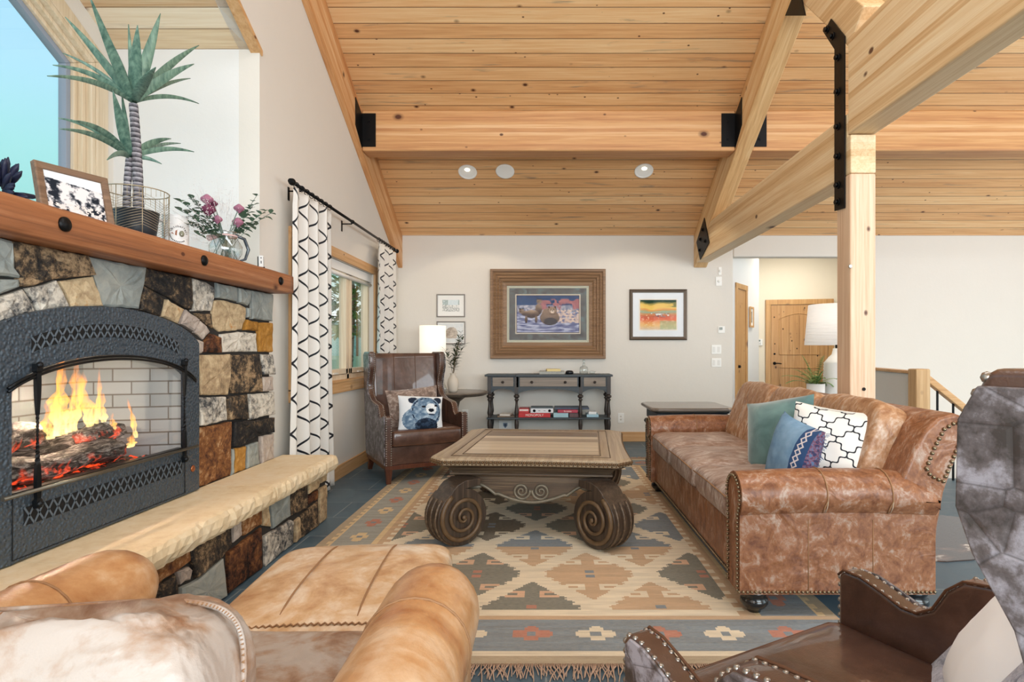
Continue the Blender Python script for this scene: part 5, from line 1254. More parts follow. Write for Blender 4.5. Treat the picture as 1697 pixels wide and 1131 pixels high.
def bears(u, v):
    n = fbm(u*16, v*12, 4); n2 = fbm(u*40, v*26, 8)
    if v > .74: c = lerp3((42, 58, 92), (70, 90, 128), n*1.3)
    elif v > .55: c = lerp3((110, 116, 140), (206, 200, 206), (n2-.3)*2)
    else: c = lerp3((84, 88, 128), (206, 210, 226), (fbm(u*10, v*40, 6)-.3)*2.2)
    if u > .38 and .62 < v < .92 and n > .40+abs(v-.78)*1.2: c = lerp3((110, 62, 74), (196, 132, 130), n2*1.3)
    if u > .62 and v < .62 and v > .25 and n2 > .46: c = lerp3((168, 140, 128), (232, 214, 200), n2)
    def ell(a, b, ra, rb_): return ((u-a)/ra)**2+((v-b)/rb_)**2
    def fur(k_): return lerp3((70, 56, 50), (206, 176, 148), k_+.5*(n2-.5))
    for a, b, ra, rb_ in ((.35, .63, .055, .15), (.24, .50, .12, .11), (.13, .52, .06, .07), (.15, .36, .022, .10), (.31, .36, .022, .10)):
        if ell(a, b, ra, rb_) < 1: c = fur(.30+.45*(v-b)/rb_)
    if ell(.36, .84, .045, .06) < 1: c = fur(.55)
    if ell(.33, .905, .014, .024) < 1 or ell(.39, .905, .014, .024) < 1 or ell(.345, .83, .012, .016) < 1: c = (62, 50, 48)
    if ell(.075, .58, .045, .065) < 1: c = fur(.5)
    if ell(.05, .64, .013, .02) < 1 or ell(.10, .645, .013, .02) < 1 or ell(.055, .57, .012, .014) < 1: c = (58, 48, 46)
    if ell(.53, .40, .155, .20) < 1 or ell(.52, .52, .12, .14) < 1: c = fur(.42+.9*(v-.42))
    if ell(.54, .30, .11, .10) < 1: c = (72, 66, 66)
    if 1 <= ell(.57, .60, .062, .10) < 1.35 and v < .68: c = (92, 74, 62)
    if ell(.57, .60, .062, .10) < 1: c = fur(.62)
    if ell(.52, .69, .018, .028) < 1 or ell(.62, .69, .018, .028) < 1: c = (84, 66, 56)
    if ell(.57, .565, .026, .04) < 1: c = (222, 204, 184)
    if ell(.57, .58, .011, .014) < 1 or ell(.548, .63, .008, .011) < 1 or ell(.592, .63, .008, .011) < 1: c = (36, 30, 32)
    return c
OAK = wood('rustic_frame_wood', ['#b08f6c', '#8a6a4c', '#54402f'], 'x', 'z', rough=.5, bump=.3)
SLMAT = NT('slate_mat'); n = SLMAT.noise(SLMAT.obj(), 14, 5, .6, .8); SLMAT.set(col=SLMAT.ramp(n, [(.35, '#3f3c3c'), (.5, '#5f5a56'), (.65, '#6b7d7d')]), rough=.7); SLMAT = SLMAT.m
LINEN = plain('linen_liner', '#b9b9a4', .8)
picture('large picture of three bears in a wide stepped wooden frame above the console', 813, 447, 1003, 595,
        [(0, 0), (0, .06), (.006, .072), (.034, .072), (.040, .052), (.046, .050), (.072, .064), (.080, .044), (.086, .042), (.112, .056), (.120, .036), (.126, .034), (.150, .046), (.170, .026), (.195, .020), (.215, .016)], OAK,
        [(LINEN, .215), (SLMAT, .245), (plain('bevel_cream', '#cfc4b0', .8), .325), (plain('bevel_brown', '#4a3a32', .8), .338)], bears, .345, n=120)
def landsc(u, v):
    n = fbm(u*6, v*14, 1); n2 = fbm(u*22, v*30, 2)
    rows = [(.96, (40, 66, 50)), (.86, (236, 196, 100)), (.74, (240, 206, 110)), (.68, (228, 160, 90)), (.60, (150, 182, 158)), (.52, (214, 150, 100)), (.44, (206, 110, 84)), (.36, (226, 110, 78)), (.27, (232, 150, 100)), (.14, (238, 190, 120)), (.0, (220, 200, 176))]
    w_ = v+.10*(n-.5)+.07*math.exp(-((u-.32)/.12)**2)*(1 if v > .6 else 0)
    for (a, ca), (b, cb_) in zip(rows, rows[1:]):
        if w_ >= b: c = lerp3(cb_, ca, (w_-b)/(a-b)); break
    else: c = rows[-1][1]
    if u > .55 and v < .3: c = lerp3(c, (150, 180, 140), .55)
    if u > .6 and .75 < v < .9 and n > .5: c = lerp3(c, (70, 90, 66), .6)
    if .42 < v < .56 and .28 < u < .8 and n2 > .52: c = (236, 234, 226) if n2 > .6 else (58, 46, 62)
    if n2 > .63 and v < .5: c = lerp3(c, (250, 226, 190), .6)
    return c
picture('colourful orange and green landscape print in a dark frame with white mat', 1043, 480, 1138, 564,
        [(0, 0), (0, .022), (.012, .028), (.022, .026), (.026, .02), (.04, .018), (.044, .012)], plain('bronze_frame', '#57493c', .35, .5), [(plain('mat_white', '#e9edf2', .8), .03), (plain('mat_cream', '#efe6da', .8), .125)], landsc, .138, n=80)
def etch(u, v):
    n = fbm(u*24, v*20, 3)
    if v > .55: return (176, 190, 188) if (u < .33 or u > .93) and n > .35 else lerp3((236, 242, 243), (206, 222, 226), n)
    return lerp3((150, 156, 154), (240, 240, 236), (n-.3)*3.2+ (.5 if u > .6 and v > .3 else 0))
PEW = plain('pewter_frame', '#8b8681', .4, .4); WMAT = plain('mat_bright', '#f2f2ee', .8)
picture('small grey-framed village etching, upper of the two beside the lamp', 724, 488, 771, 526, [(0, 0), (0, .018), (.006, .02), (.014, .016)], PEW, [(WMAT, .01)], etch, .075, 'two small grey-framed prints beside the lamp', n=40)
def bearsk(u, v):
    n = fbm(u*14, v*14, 9); a, b = (u-.52)/.26, (v-.45)/.36
    if a*a+b*b < 1 and v > .2: return lerp3((150, 136, 124), (214, 203, 190), n*1.3+.2*a)
    return lerp3((238, 238, 236), (214, 220, 222), n)
picture('small grey-framed bear sketch, lower of the two, partly hidden by the lamp', 724, 533, 771.5, 571, [(0, 0), (0, .018), (.006, .02), (.014, .016)], PEW, [(WMAT, .01)], bearsk, .03, 'two small grey-framed prints beside the lamp', n=40)
# ================================================================== wall devices
def device(label, px0, py0, px1, py1, build, cat='switch', y=FY, name='light_switch'):
    (xa, za), (xb, zb) = W(px0, py1), W(px1, py0); o = thing(name, label, cat, ((xa+xb)/2, y-.0005, (za+zb)/2)); w, h = xb-xa, zb-za
    q = MB(); q.box((-w/2, -.008, -h/2), (w/2, 0, h/2)); q.build('plate', WHITE, o, bevel=.002); build(o, w, h); return o
def rockers(n):
    def f(o, w, h):
        for i in range(n):
            x = -w/2+w*(i+.5)/n; q = MB(); q.box((x-.016, -.012, -h*.3), (x+.016, -.008, h*.3)); q.build('rocker', plain('rocker_white', '#e4e2dc', .35), o, bevel=.0015)
    return f
device('upper white double switch plate on the back wall, left of the hall opening', 1179, 572, 1195, 587, rockers(2))
device('lower white double switch plate on the back wall, left of the hall opening', 1179, 594, 1195, 608.5, rockers(2))
def scr(o, w, h): q = MB(); q.box((-w*.34, -.020, -h*.05), (w*.1, -.018, h*.34)); q.build('screen', plain('lcd', '#8a938c', .3), o)
device('small white thermostat on the back wall above the switch plates', 1190, 541, 1201, 552, scr, 'thermostat', name='thermostat')
def lens(o, w, h): q = MB(); q.ball((0, -.010, 0), (.018, .012, .018), 10, 6); q.build('sensor_lens', WHITE, o)
device('small white sensor high on the back wall, upper of the two by the rafter', 1190.5, 443, 1195.5, 456, lens, 'sensor', name='wall_sensor')
device('small white strobe sensor high on the back wall, lower of the two by the rafter', 1186, 459, 1196, 474, lens, 'sensor', name='wall_sensor')
def sock(o, w, h):
    for z in (-.02, .02): q = MB(); q.ball((0, -.008, z), (.013, .003, .013), 10, 6); q.build('socket', plain('socket_grey', '#cfcdc6', .5), o)
device('white wall outlet between the console table and the end table', 1024, 685, 1034, 701, sock, 'outlet', name='wall_outlet')
device('white wall outlet beside the round table pedestal', 766, 679, 776, 692, sock, 'outlet', name='wall_outlet')
def shield(o, w, h):
    q = MB(); q.prism([(-.028, .03), (.028, .03), (.028, -.005), (0, -.04), (-.028, -.005)], 'y', -.011, -.008); q.build('emblem', plain('shield_blue', '#7f90a6', .5), o)
    q = MB(); q.prism([(-.016, .02), (.016, .02), (.016, -.003), (0, -.024), (-.016, -.003)], 'y', -.013, -.011); q.build('emblem_centre', plain('shield_dark', '#3f4c5e', .5), o)
device('pale wall plate with a small blue shield below the console table', 827, 697, 848, 713, shield, 'wall plate', name='wall_plate')
device('white switch plate on the wall right of the post', 1486, 636, 1501, 648, rockers(2))
# ================================================================== console table
DKB = wood('blue_black_paint', ['#5c6468', '#3b444a', '#23292e'], 'x', 'z', rough=.5, bump=.2); DKZ = wood('dark_turned_wood', ['#54483f', '#352d29', '#1d1a19'], 'z', 'x', rough=.4)
GRW = wood('greyed_drawer_wood', ['#b3a595', '#8d8175', '#5f5750'], 'x', 'z', rough=.55, bump=.2)
CN = thing('console_table', 'dark blue-black console table with turned legs below the bear picture', 'console table', (.03, 7.28, 0)); CNV = Vector((.03, 7.28, 0))
def nb_(mb, name, mat, parent=None, **kw): return mb.build(name, mat, parent or CN, M=Matrix.Translation(-CNV) if parent is None else None, **kw)
cy0, cy1 = 7.10, 7.465; lx = [-.703, -.366, .426, .777]; cz = lambda py: EYE-(py-VY)/133.8
q = MB(); q.box((-.76, cy0-.02, .868), (-.36, cy1, .892)); q.box((-.375, cy0-.04, .866), (.435, cy1, .894)); q.box((.43, cy0-.02, .868), (.825, cy1, .892)); nb_(q, 'tabletop', DKB, bevel=.004)
def arch_rail(x0, x1, zt, zl, rise, y):
    q = MB(); N_ = 20; xs = [x0+(x1-x0)*i/N_ for i in range(N_+1)]; f = lambda x: zl+rise*sin(pi*(x-x0)/(x1-x0))**.6
    r = [[q.pt((x, yy, z(x))) for x in xs] for yy, z in ((y, f), (y, lambda x: zt), (y+.03, lambda x: zt), (y+.03, f))]
    for j in range(4):
        a, b = r[j], r[(j+1) % 4]
        for i in range(N_): q.face((a[i], b[i], b[i+1], a[i+1]))
    q.face([r[j][0] for j in range(4)]); q.face([r[j][-1] for j in (3, 2, 1, 0)]); return q
for i, (a, b) in enumerate(zip(lx, lx[1:])):
    yy = cy0-.012 if i == 1 else cy0
    nb_(arch_rail(a+.02, b-.02, .737, .655, .06, yy+.006), 'apron', DKB)
    q = MB(); q.box((a, yy+.008, .737), (b, cy1, .868)); nb_(q, 'case', DKB)
    q = MB(); q.box((a+.04, yy-.001, .745), (b-.04, yy+.006, .858)); d_ = nb_(q, 'drawer', GRW, bevel=.003)
    for kx in ((a+b)/2,) if i != 1 else (a+.19, b-.19): q = MB(); q.lathe([(.006, 0), (.006, -.015), (.016, -.02), (.017, -.028), (.008, -.036), (.0001, -.037)], (kx, yy-.001, .80), 14, 'y'); q.build('knob', DKZ, d_)
turn = [(.021, .655), (.021, .64), (.032, .635), (.036, .622), (.034, .61), (.020, .60), (.018, .592), (.027, .585), (.028, .575), (.018, .565), (.015, .55), (.016, .52), (.022, .46), (.027, .42), (.026, .40), (.018, .375), (.021, .368), (.021, .355)]
turn2 = [(.021, .345), (.02, .33), (.026, .30), (.027, .26), (.02, .20), (.017, .12), (.022, .06), (.016, .0)]
for x in lx:
    for y in (cy0+.02, cy1-.04):
        if x in lx[1:3] and y > 7.2: continue
        q = MB(); q.box((x-.024, y-.024, .65), (x+.024, y+.024, .868)); q.lathe(turn, (x, y, 0), 18); q.box((x-.021, y-.021, .335), (x+.021, y+.021, .357)); q.lathe(turn2, (x, y, 0), 18); nb_(q, 'leg', DKZ)
q = MB(); q.box((-.735, cy0-.01, .337), (.80, cy1-.01, .358)); nb_(q, 'lower_shelf', DKB, bevel=.004)
def bxo(name, label, cat, x0, x1, y0, y1, z0, z1, mat, grp=None, bev=.003, rz=0):
    c = ((x0+x1)/2, (y0+y1)/2, z0); q = MB(); q.box((x0-c[0], y0-c[1], 0), (x1-c[0], y1-c[1], z1-z0)); o = q.build(name, mat, bevel=bev); o.location = c; o.rotation_euler.z = rz; return tag(o, label, cat, grp)
GX = lambda cx_: (800+cx_/7.378-VX)/132.5; G = 'board games on the console shelf'; s0 = .3585
def lettering(o, body, size, y, z, mat, dx=0, name='lettering'):
    q = MB(); add_text(q, body, size, lambda a, b, c: (a+dx, y-c-.0002, z+b), extrude=.0004); q.build(name, mat, o)
REDB = plain('game_red', '#c4282c', .45); WHT = plain('print_white', '#f3efe8', .5)
m1 = bxo('board_game', 'long red board game box at the bottom of the left stack on the console shelf', 'board game', GX(440), GX(828), 7.12, 7.38, s0, s0+.055, REDB, G); lettering(m1, 'MONOPOLY', .040, -.13, .027, WHT)
m2 = bxo('board_game', 'short red and white game box lying on the long red box', 'board game', GX(442), GX(566), 7.14, 7.36, s0+.056, s0+.108, plain('game_red_light', '#c8484a', .45), G); q = MB(); q.box((-.055, -.1105, .024), (.055, -.110, .042)); q.build('label_band', WHT, m2)
m3 = bxo('board_game', 'white game box with dark lid and small round marks on the long red box', 'board game', GX(586), GX(862), 7.12, 7.36, s0+.056, s0+.118, plain('game_white', '#e6e6ea', .45), G)
q = MB(); q.box((-.138, -.122, .056), (.138, .122, .066)); q.build('lid', plain('lid_slate', '#5b6a72', .5), m3)
for dx in (-.095, .095): q = MB(); q.lathe([(.013, 0), (.018, -.002), (.018, .0)], (dx, -.1205, .027), 16, 'y'); q.build('round_mark', plain('mark_dark', '#3a3d44', .5), m3)
q = MB(); q.box((-.045, -.1212, .024), (-.02, -.1205, .030)); q.box((.02, -.1212, .024), (.045, -.1205, .030)); q.build('printed_mark', plain('mark_grey', '#6a6d74', .5), m3)
m4 = bxo('board_game', 'pale blue game box at the bottom of the right stack', 'board game', GX(864), GX(1045), 7.12, 7.34, s0, s0+.056, plain('game_blue', '#a8ccd6', .5), G)
m5 = bxo('board_game', 'small box with red and grey speckled print beside the pale blue game', 'board game', GX(1056), GX(1172), 7.13, 7.34, s0, s0+.055, plain('game_speckle', '#b9a4a6', .5, noise=.9, nscale=60), G)
m6 = bxo('board_game', 'crimson game box with white title on top of the right stack', 'board game', GX(915), GX(1160), 7.11, 7.35, s0+.058, s0+.095, plain('game_crimson', '#b83a50', .45), G); lettering(m6, 'Scrabble', .028, -.12, .018, WHT)
m7 = bxo('board_game', 'flat navy and grey game box lying over the crimson game', 'board game', GX(880), GX(1300), 7.16, 7.42, s0+.0955, s0+.118, plain('game_navy', '#4a5568', .5), G)
bxo('paper_stack', 'pale blue notepad box at the right end of the console shelf', 'box', GX(1270), GX(1415), 7.14, 7.36, s0, s0+.034, plain('box_sky', '#a9cfe0', .6))
bxo('card_box', 'small white card box on the pale blue box at the right end of the shelf', 'box', GX(1292), GX(1388), 7.15, 7.30, s0+.035, s0+.068, plain('card_white', '#eceff0', .6))
bxo('book', 'thin brown book lying flat at the left end of the console shelf', 'book', GX(170), GX(375), 7.13, 7.38, s0, s0+.014, plain('book_brown', '#7a6a5c', .6), 'books on the left end of the console shelf', rz=R(6))
bxo('book', 'white paper-bound book on the thin brown book', 'book', GX(215), GX(345), 7.15, 7.36, s0+.0145, s0+.036, plain('book_white', '#e6e0d6', .6), 'books on the left end of the console shelf', rz=R(-5))
zt = .8945
bxo('book', 'large white picture book lying on top of the console table', 'book', GX(692), GX(1000), 7.12, 7.38, zt, zt+.036, plain('book_cream', '#dcdcd8', .6, noise=.5, nscale=50))
bxo('book', 'yellow book stacked on the white picture book', 'book', GX(778), GX(945), 7.14, 7.34, zt+.037, zt+.064, plain('book_yellow', '#e2cf92', .6), rz=R(4))
q = MB(); q.lathe([(.001, .0), (.044, .0), (.052, .012), (.048, .034), (.03, .044), (.0001, .046)], n=20); o = q.build('trinket_bowl', plain('glazed_blue', '#33465a', .2, noise=.6, nscale=30)); o.location = (GX(1062), 7.22, zt); tag(o, 'small dark blue lidded bowl on the console table beside the books', 'bowl')
CRY = glassmat('cut_crystal', (.90, .93, .93, 1), 1.0, .12, .03)
q = MB(); q.lathe([(.001, 0), (.052, 0), (.054, .05), (.050, .088), (.02, .100), (.015, .125), (.021, .132), (.021, .136)], n=12); o = q.build('crystal_decanter', CRY); o.location = (GX(1240), 7.24, zt); tag(o, 'cut crystal decanter on the console table', 'decanter')
q = MB(); q.ball((0, 0, .16), (.018, .018, .026), 8, 6); q.build('stopper', CRY, o)
q = MB(); q.lathe([(.001, 0), (.03, .004), (.045, .03), (.04, .032), (.0001, .038)], n=16); o = q.build('crystal_dish', CRY); o.location = (GX(1342), 7.24, zt); tag(o, 'small covered crystal dish at the right of the decanter', 'dish')
# ================================================================== end table by the sofa
ET = thing('end_table', 'dark carved end table with fluted legs behind the far arm of the sofa', 'end table', (1.36, 5.62, 0))
ETT = wood('dark_oak_top', ['#a39b90', '#6f675f', '#3f3935'], 'x', 'y', rough=.28, coat=.4);
def rectp(hx, hy, c): return [(-hx+c, -hy), (hx-c, -hy), (hx, -hy+c), (hx, hy-c), (hx-c, hy), (-hx+c, hy), (-hx, hy-c), (-hx, -hy+c)]
q = MB(); ringloft(q, [(rectp(.35, .31, .05), .615), (rectp(.375, .335, .055), .625), (rectp(.385, .345, .06), .638), (rectp(.38, .34, .06), .652), (rectp(.37, .33, .06), .66)]); q.build('tabletop', ETT, ET, bevel=.003)
q = MB(); ringloft(q, [(R4(.31, .27), .50), (R4(.31, .27), .515), (R4(.325, .285), .52), (R4(.325, .285), .60), (R4(.35, .31), .616)]); q.build('apron', DKB, ET)
q = MB(); q.box((-.22, -.290, .53), (.22, -.284, .595)); dw = q.build('drawer', DKB, ET, bevel=.002); q = MB(); q.lathe([(.006, 0), (.014, -.02), (.0001, -.03)], (0, -.29, .562), 12, 'y'); q.build('knob', BRASS, dw)
for sx in (-1, 1):
    for sy in (-1, 1):
        x, y = sx*.305, sy*.265; q = MB(); N_ = 24
        prof = [(.036, .50), (.048, .485), (.05, .47), (.036, .455), (.03, .44), (.036, .425), (.034, .20), (.026, .10), (.034, .085), (.034, .04), (.026, .0)]
        rows = []
        for r_, z in prof: rows.append([q.pt((x+r_*(1-.10*((j % 2) == 0)*(.09 < z < .43))*cos(2*pi*j/N_), y+r_*(1-.10*((j % 2) == 0)*(.09 < z < .43))*sin(2*pi*j/N_), z)) for j in range(N_)])
        for a, b in zip(rows, rows[1:]):
            for j in range(N_): q.face((a[j], b[j], b[(j+1) % N_], a[(j+1) % N_]), False)
        q.face(rows[-1]); q.face(rows[0][::-1]); q.build('leg', DKB, ET, fix=True)
# ================================================================== round table with lamp and vase
RTM = wood('round_table_wood', ['#8e7d6a', '#5d5044', '#2e2723'], 'x', 'y', rough=.35, coat=.3)
RT = thing('round_table', 'round dark pedestal table in the corner behind the wing chair', 'side table', (-1.12, 6.86, 0))
q = MB(); q.lathe([(.001, .655), (.38, .655), (.405, .665), (.415, .68), (.43, .688), (.43, .695), (.42, .70), (.0001, .70)], n=48); q.build('tabletop', RTM, RT)
q = MB(); q.lathe([(.10, .16), (.07, .20), (.055, .28), (.06, .36), (.075, .42), (.07, .50), (.09, .58), (.16, .635), (.19, .655)], n=24); q.build('pedestal', RTM, RT)
for a in range(4):
    q = MB(); an = a*pi/2+.5; q.tube([(cos(an)*r_, sin(an)*r_, z) for r_, z in ((.05, .20), (.13, .19), (.22, .13), (.29, .05), (.33, .026))], [.045, .042, .034, .027, .026], 10); q.build('foot', RTM, RT)
SHADE = NT('lamp_shade_linen'); SHADE.set(col=lin('#f4ead6'), rough=.9, emis=(1, .93, .80, 1), es=.55); SHADE = SHADE.m
def lamp(label, loc, shade, body, mats, stem, power):
    o = thing('table_lamp', label, 'lamp', loc); (r0, z0), (r1, z1) = shade
    q = MB(); q.lathe([(r0, z0), (r1, z1)], n=40, closed=True); s = q.build('shade', mats[0], o); sd = s.modifiers.new('t', 'SOLIDIFY'); sd.thickness = .003
    q = MB(); q.lathe(body, n=36); q.build('base', mats[1], o)
    q = MB(); q.tube([(0, 0, body[-1][1]-.002), (0, 0, z0+.06)], stem, 10); q.build('stem', BLACK, o)
    q = MB(); q.ball((0, 0, z0+.11), .028, 12, 8); q.build('bulb', LAMP, o)
    l = bpy.data.lights.new('bulb_light', 'POINT'); l.energy = power; l.color = (1, .86, .68); l.shadow_soft_size = .03; lo = bpy.data.objects.new('bulb_light', l); COL.objects.link(lo); lo.location = Vector(loc)+Vector((0, 0, z0+.11)); return o
lamp('table lamp with glowing white drum shade on the round corner table', (-1.375, 6.95, .7005), ((.158, .38), (.158, .79)), [(.001, 0), (.07, 0), (.08, .02), (.09, .12), (.06, .24), (.02, .30)], (SHADE, plain('lamp_ceramic', '#d9d4ca', .3)), .008, 5)
VASE = plain('cream_stoneware', '#d8cdbd', .5, bump=.2, bscale=20)
VS = thing('vase', 'cream stoneware vase on the round table holding olive branches', 'vase', (-1.095, 6.74, .7005))
q = MB(); q.lathe([(.001, 0), (.045, 0), (.058, .03), (.068, .10), (.06, .15), (.034, .19), (.030, .21), (.040, .225), (.034, .222), (.026, .20)], n=28); q.build('vessel', VASE, VS)
def leaf(mb, p, d, L, w, up=Vector((0, 0, 1)), curl=.15):
    d = Vector(d).normalized(); s = d.cross(up); s = s.normalized() if s.length > 1e-4 else Vector((1, 0, 0)); n = s.cross(d)
    pts = [(0, .15), (.25, .8), (.5, 1), (.75, .7), (1, .03)]; A = []
    for t, ww in pts:
        c = Vector(p)+d*L*t-n*curl*L*t*t; A.append((mb.pt(c-s*w*ww/2+n*w*.15*ww), mb.pt(c), mb.pt(c+s*w*ww/2+n*w*.15*ww)))
    for a, b in zip(A, A[1:]): mb.face((a[0], a[1], b[1], b[0]), True); mb.face((a[1], a[2], b[2], b[1]), True)
OLV = plain('olive_leaf', '#7d9166', .6, noise=.6, nscale=12); STEM = plain('woody_stem', '#6b5a44', .8)
rr = random.Random(21); OB = thing('olive_branches', 'olive branches with narrow leaves in the cream vase', 'branches', (-1.095, 6.74, .915))
lv = MB(); st = MB()
for i in range(9):
    a = rr.uniform(-.2, 3.3) if i % 2 else rr.uniform(-1, .8); sp = rr.uniform(.05, .20); H = rr.uniform(.22, .50)
    P = bez((0, 0, -.03), (cos(a)*sp*.3, sin(a)*.06, H*.6), (cos(a)*sp, sin(a)*.08, H), 12); st.tube(P, [.0035-.0002*j for j in range(13)], 5)
    for j in range(3, 13):
        for s in (-1, 1):
            d = Vector((rr.uniform(-.6, .6)+s*.7, rr.uniform(-.6, .6), rr.uniform(.1, .8))); leaf(lv, P[j], d, rr.uniform(.045, .08), .020)
lv.build('leaves', OLV, OB); st.build('stems', STEM, OB)
q = MB(); q.lathe([(.001, 0), (.04, 0), (.045, .04), (.038, .07), (.028, .09), (.014, .12), (.012, .17), (.02, .18)], n=14); o = q.build('glass_decanter', CRY); o.location = (-1.20, 6.68, .7005); tag(o, 'clear glass decanter standing left of the cream vase', 'decanter')
# ================================================================== sofa table, ribbed lamp and fern
ST = thing('sofa_table', 'dark table behind the sofa carrying the fern and the ribbed lamp', 'side table', (2.20, 4.28, 0))
q = MB(); q.box((-.28, -.30, .77), (.28, .32, .80)); q.build('tabletop', DKB, ST, bevel=.006)
q = MB(); q.box((-.25, -.27, .68), (.25, .29, .77)); q.build('apron', DKB, ST)
for x in (-.23, .23):
    for y in (-.25, .27): q = MB(); q.lathe([(.018, .0), (.03, .04), (.022, .10), (.03, .5), (.035, .68)], (x, y, 0), 14); q.build('leg', DKB, ST)
body = [(.001, 0), (.093, 0)]
for i in range(28): z = .008+.292*i/27; body.append((.100-.012*(z/.3)+(.0022 if i % 2 else -.0012), z))
body += [(.078, .315), (.055, .345), (.035, .365), (.028, .395), (.026, .41)]
WC = plain('white_ribbed_ceramic', '#f2f2f0', .35)
k = NT('pleated_shade'); ob_ = k.sep(k.obj()); n = k.noise(k.comb(k.math('MULTIPLY', ob_[0], 3.0), k.math('MULTIPLY', ob_[1], 3.0), k.math('MULTIPLY', ob_[2], 60.0)), 1.5, 3); k.set(col=lin('#f3f1ec'), rough=.9, emis=(1, .96, .9, 1), es=.25); k.bump(n, .6, .01); PLEAT = k.m
lamp('white ribbed ceramic lamp with pleated white shade behind the sofa', (2.17, 4.28, .8005), ((.222, .435), (.195, .735)), body, (PLEAT, WC), .010, 3)
q = MB(); q.lathe([(.001, 0), (.052, 0), (.060, .01), (.063, .15), (.058, .15), (.056, .13), (.0001, .13)], n=28); POTF = q.build('flower_pot', plain('white_pot', '#f0efec', .4)); POTF.location = (1.985, 4.22, .8005); tag(POTF, 'round white pot holding the fern beside the ribbed lamp', 'pot')
FRN = NT('fern_green'); zz = FRN.noise(FRN.obj(), 9, 3); FRN.set(col=FRN.ramp(zz, [(.35, '#3f7a44'), (.5, '#6f9f56'), (.68, '#b9c27a')]), rough=.5); FRN = FRN.m
rr = random.Random(31); FE = thing('fern', 'bright green potted fern on the table behind the sofa', 'plant', (1.985, 4.22, .935)); q = MB(); n_fr = 22
for i in range(n_fr):
    a = 2*pi*i/n_fr+rr.uniform(-.15, .15); el = rr.uniform(.25, 1.25); L = rr.uniform(.17, .27)
    if cos(a) > .5: L *= .6
    d = Vector((cos(a)*cos(el), sin(a)*cos(el), sin(el))); P = bez((0, 0, -.005), d*L*.6+Vector((0, 0, .03)), d*L+Vector((0, 0, -.05*cos(el))), 14); q.tube(P, .0013, 4)
    for j in range(2, 15):
        t = (P[min(j+1, 14)]-P[j-1]).normalized(); s = t.cross(Vector((0, 0, 1))); s = s.normalized() if s.length > .01 else Vector((1, 0, 0))
        for sg in (-1, 1): leaf(q, P[j], s*sg+t*.5, .036*(1-(j/15)**1.5)+.006, .010, up=Vector((0, 0, 1)), curl=.1)
q.build('fronds', FRN, FE)
# ================================================================== doors of the entry hall
DOORM = wood('knotty_door', ['#dcb684', '#c2925c', '#966537'], 'z', 'x', knots=3.2, rough=.45); DCASE = wood('door_casing', ['#dfb884', '#c8985f', '#9c6a3a'], 'z', 'x', knots=1.5, rough=.45)
ang_d = math.atan2(-.51, 2.5); D0 = Vector((3.72, 9.726, 0))
Md = Matrix.Translation(D0) @ Matrix.Rotation(ang_d, 4, 'Z')
def dstruct(mb, name, mat, parent=None, M=None, **kw): return mb.build(name, mat, parent, M=M, kind='structure' if parent is None else None, **kw)
wd, hd = 1.07, 2.045; q = MB(); q.box((0, -.025, 0), (.085, 0, hd)); q.box((wd-.085, -.025, 0), (wd, 0, hd)); q.box((0, -.027, hd-.085), (wd, 0, hd)); dr = dstruct(q, 'door_1', DCASE, M=Md, bevel=.004)
q = MB(); q.box((.09, -.012, .01), (wd-.09, -.002, hd-.09)); sl = q.build('door_slab', DOORM, dr)
def ring(mb, x0, x1, z0, z1, arch_=0, w=.02, y=-.016):
    pts = [(x0, z0), (x1, z0), (x1, z1)]+[(x1+(x0-x1)*i/10, z1+arch_*sin(pi*i/10)) for i in range(1, 10)]+[(x0, z1)]
    mb.tube([(x, y, z) for x, z in pts], .007, 6, closed=True)
q = MB(); ring(q, .22, wd-.22, 1.12, 1.72, .09); ring(q, .22, wd-.22, .20, .90); q.build('panel_moulding', DCASE, sl)
q = MB()
for i in range(1, 4): x = .22+(wd-.44)*i/4; q.box((x-.002, -.0135, 1.13), (x+.002, -.0119, 1.78)); q.box((x-.002, -.0135, .21), (x+.002, -.0119, .89))
q.build('plank_groove', plain('groove_brown', '#6b4527', .8), sl)
q = MB()
for (x, z) in ((.28, 1.55), (.42, 1.35), (.50, 1.22), (.62, 1.9), (.14, 1.75), (.15, 1.3), (.82, 1.1)): q.ball((x, -.012, z), (.010, .001, .015), 8, 4)
q.build('wood_knot', plain('knot_dark', '#3a2415', .7), sl)
q = MB(); q.lathe([(.026, 0), (.026, -.008), (.01, -.012), (.01, -.04)], (.145, -.012, .97), 16, 'y'); q.tube([(.145, -.05, .97), (.19, -.052, .972), (.25, -.05, .965)], .009, 8); q.build('door_handle', BLACK, sl)
q = MB(); q.lathe([(.016, 0), (.016, -.008), (.0001, -.01)], (.145, -.012, 1.13), 14, 'y'); q.build('deadbolt', BLACK, sl)
def HW(px, py):
    r_ = (px-VX)/FPX; t = (r_*9.86-3.1)/(2.5+.51*r_); return Vector((3.1+2.5*t, 9.86-.51*t, EYE-(py-VY)/FPX*(9.86-.51*t)))
p = HW(1257.5, 567.5); q = MB(); q.box((-.055, -.02, -.055), (.055, 0, .055)); kp = q.build('alarm_keypad', WHITE, bevel=.004); kp.location = p+Vector((0, -.008, 0)); kp.rotation_euler.z = ang_d; tag(kp, 'white alarm keypad on the hall wall left of the knotty door', 'keypad')
q = MB(); q.box((-.04, -.0215, .01), (.02, -.02, .04)); q.build('screen', plain('keypad_lcd', '#6d7a72', .3), kp)
for i in range(6): q = MB(); x, z = -.035+.022*(i % 3), -.012-.02*(i//3); q.box((x, -.023, z-.006), (x+.014, -.02, z+.006)); q.build('key_button', plain('key_grey', '#8a8f94', .5), kp)
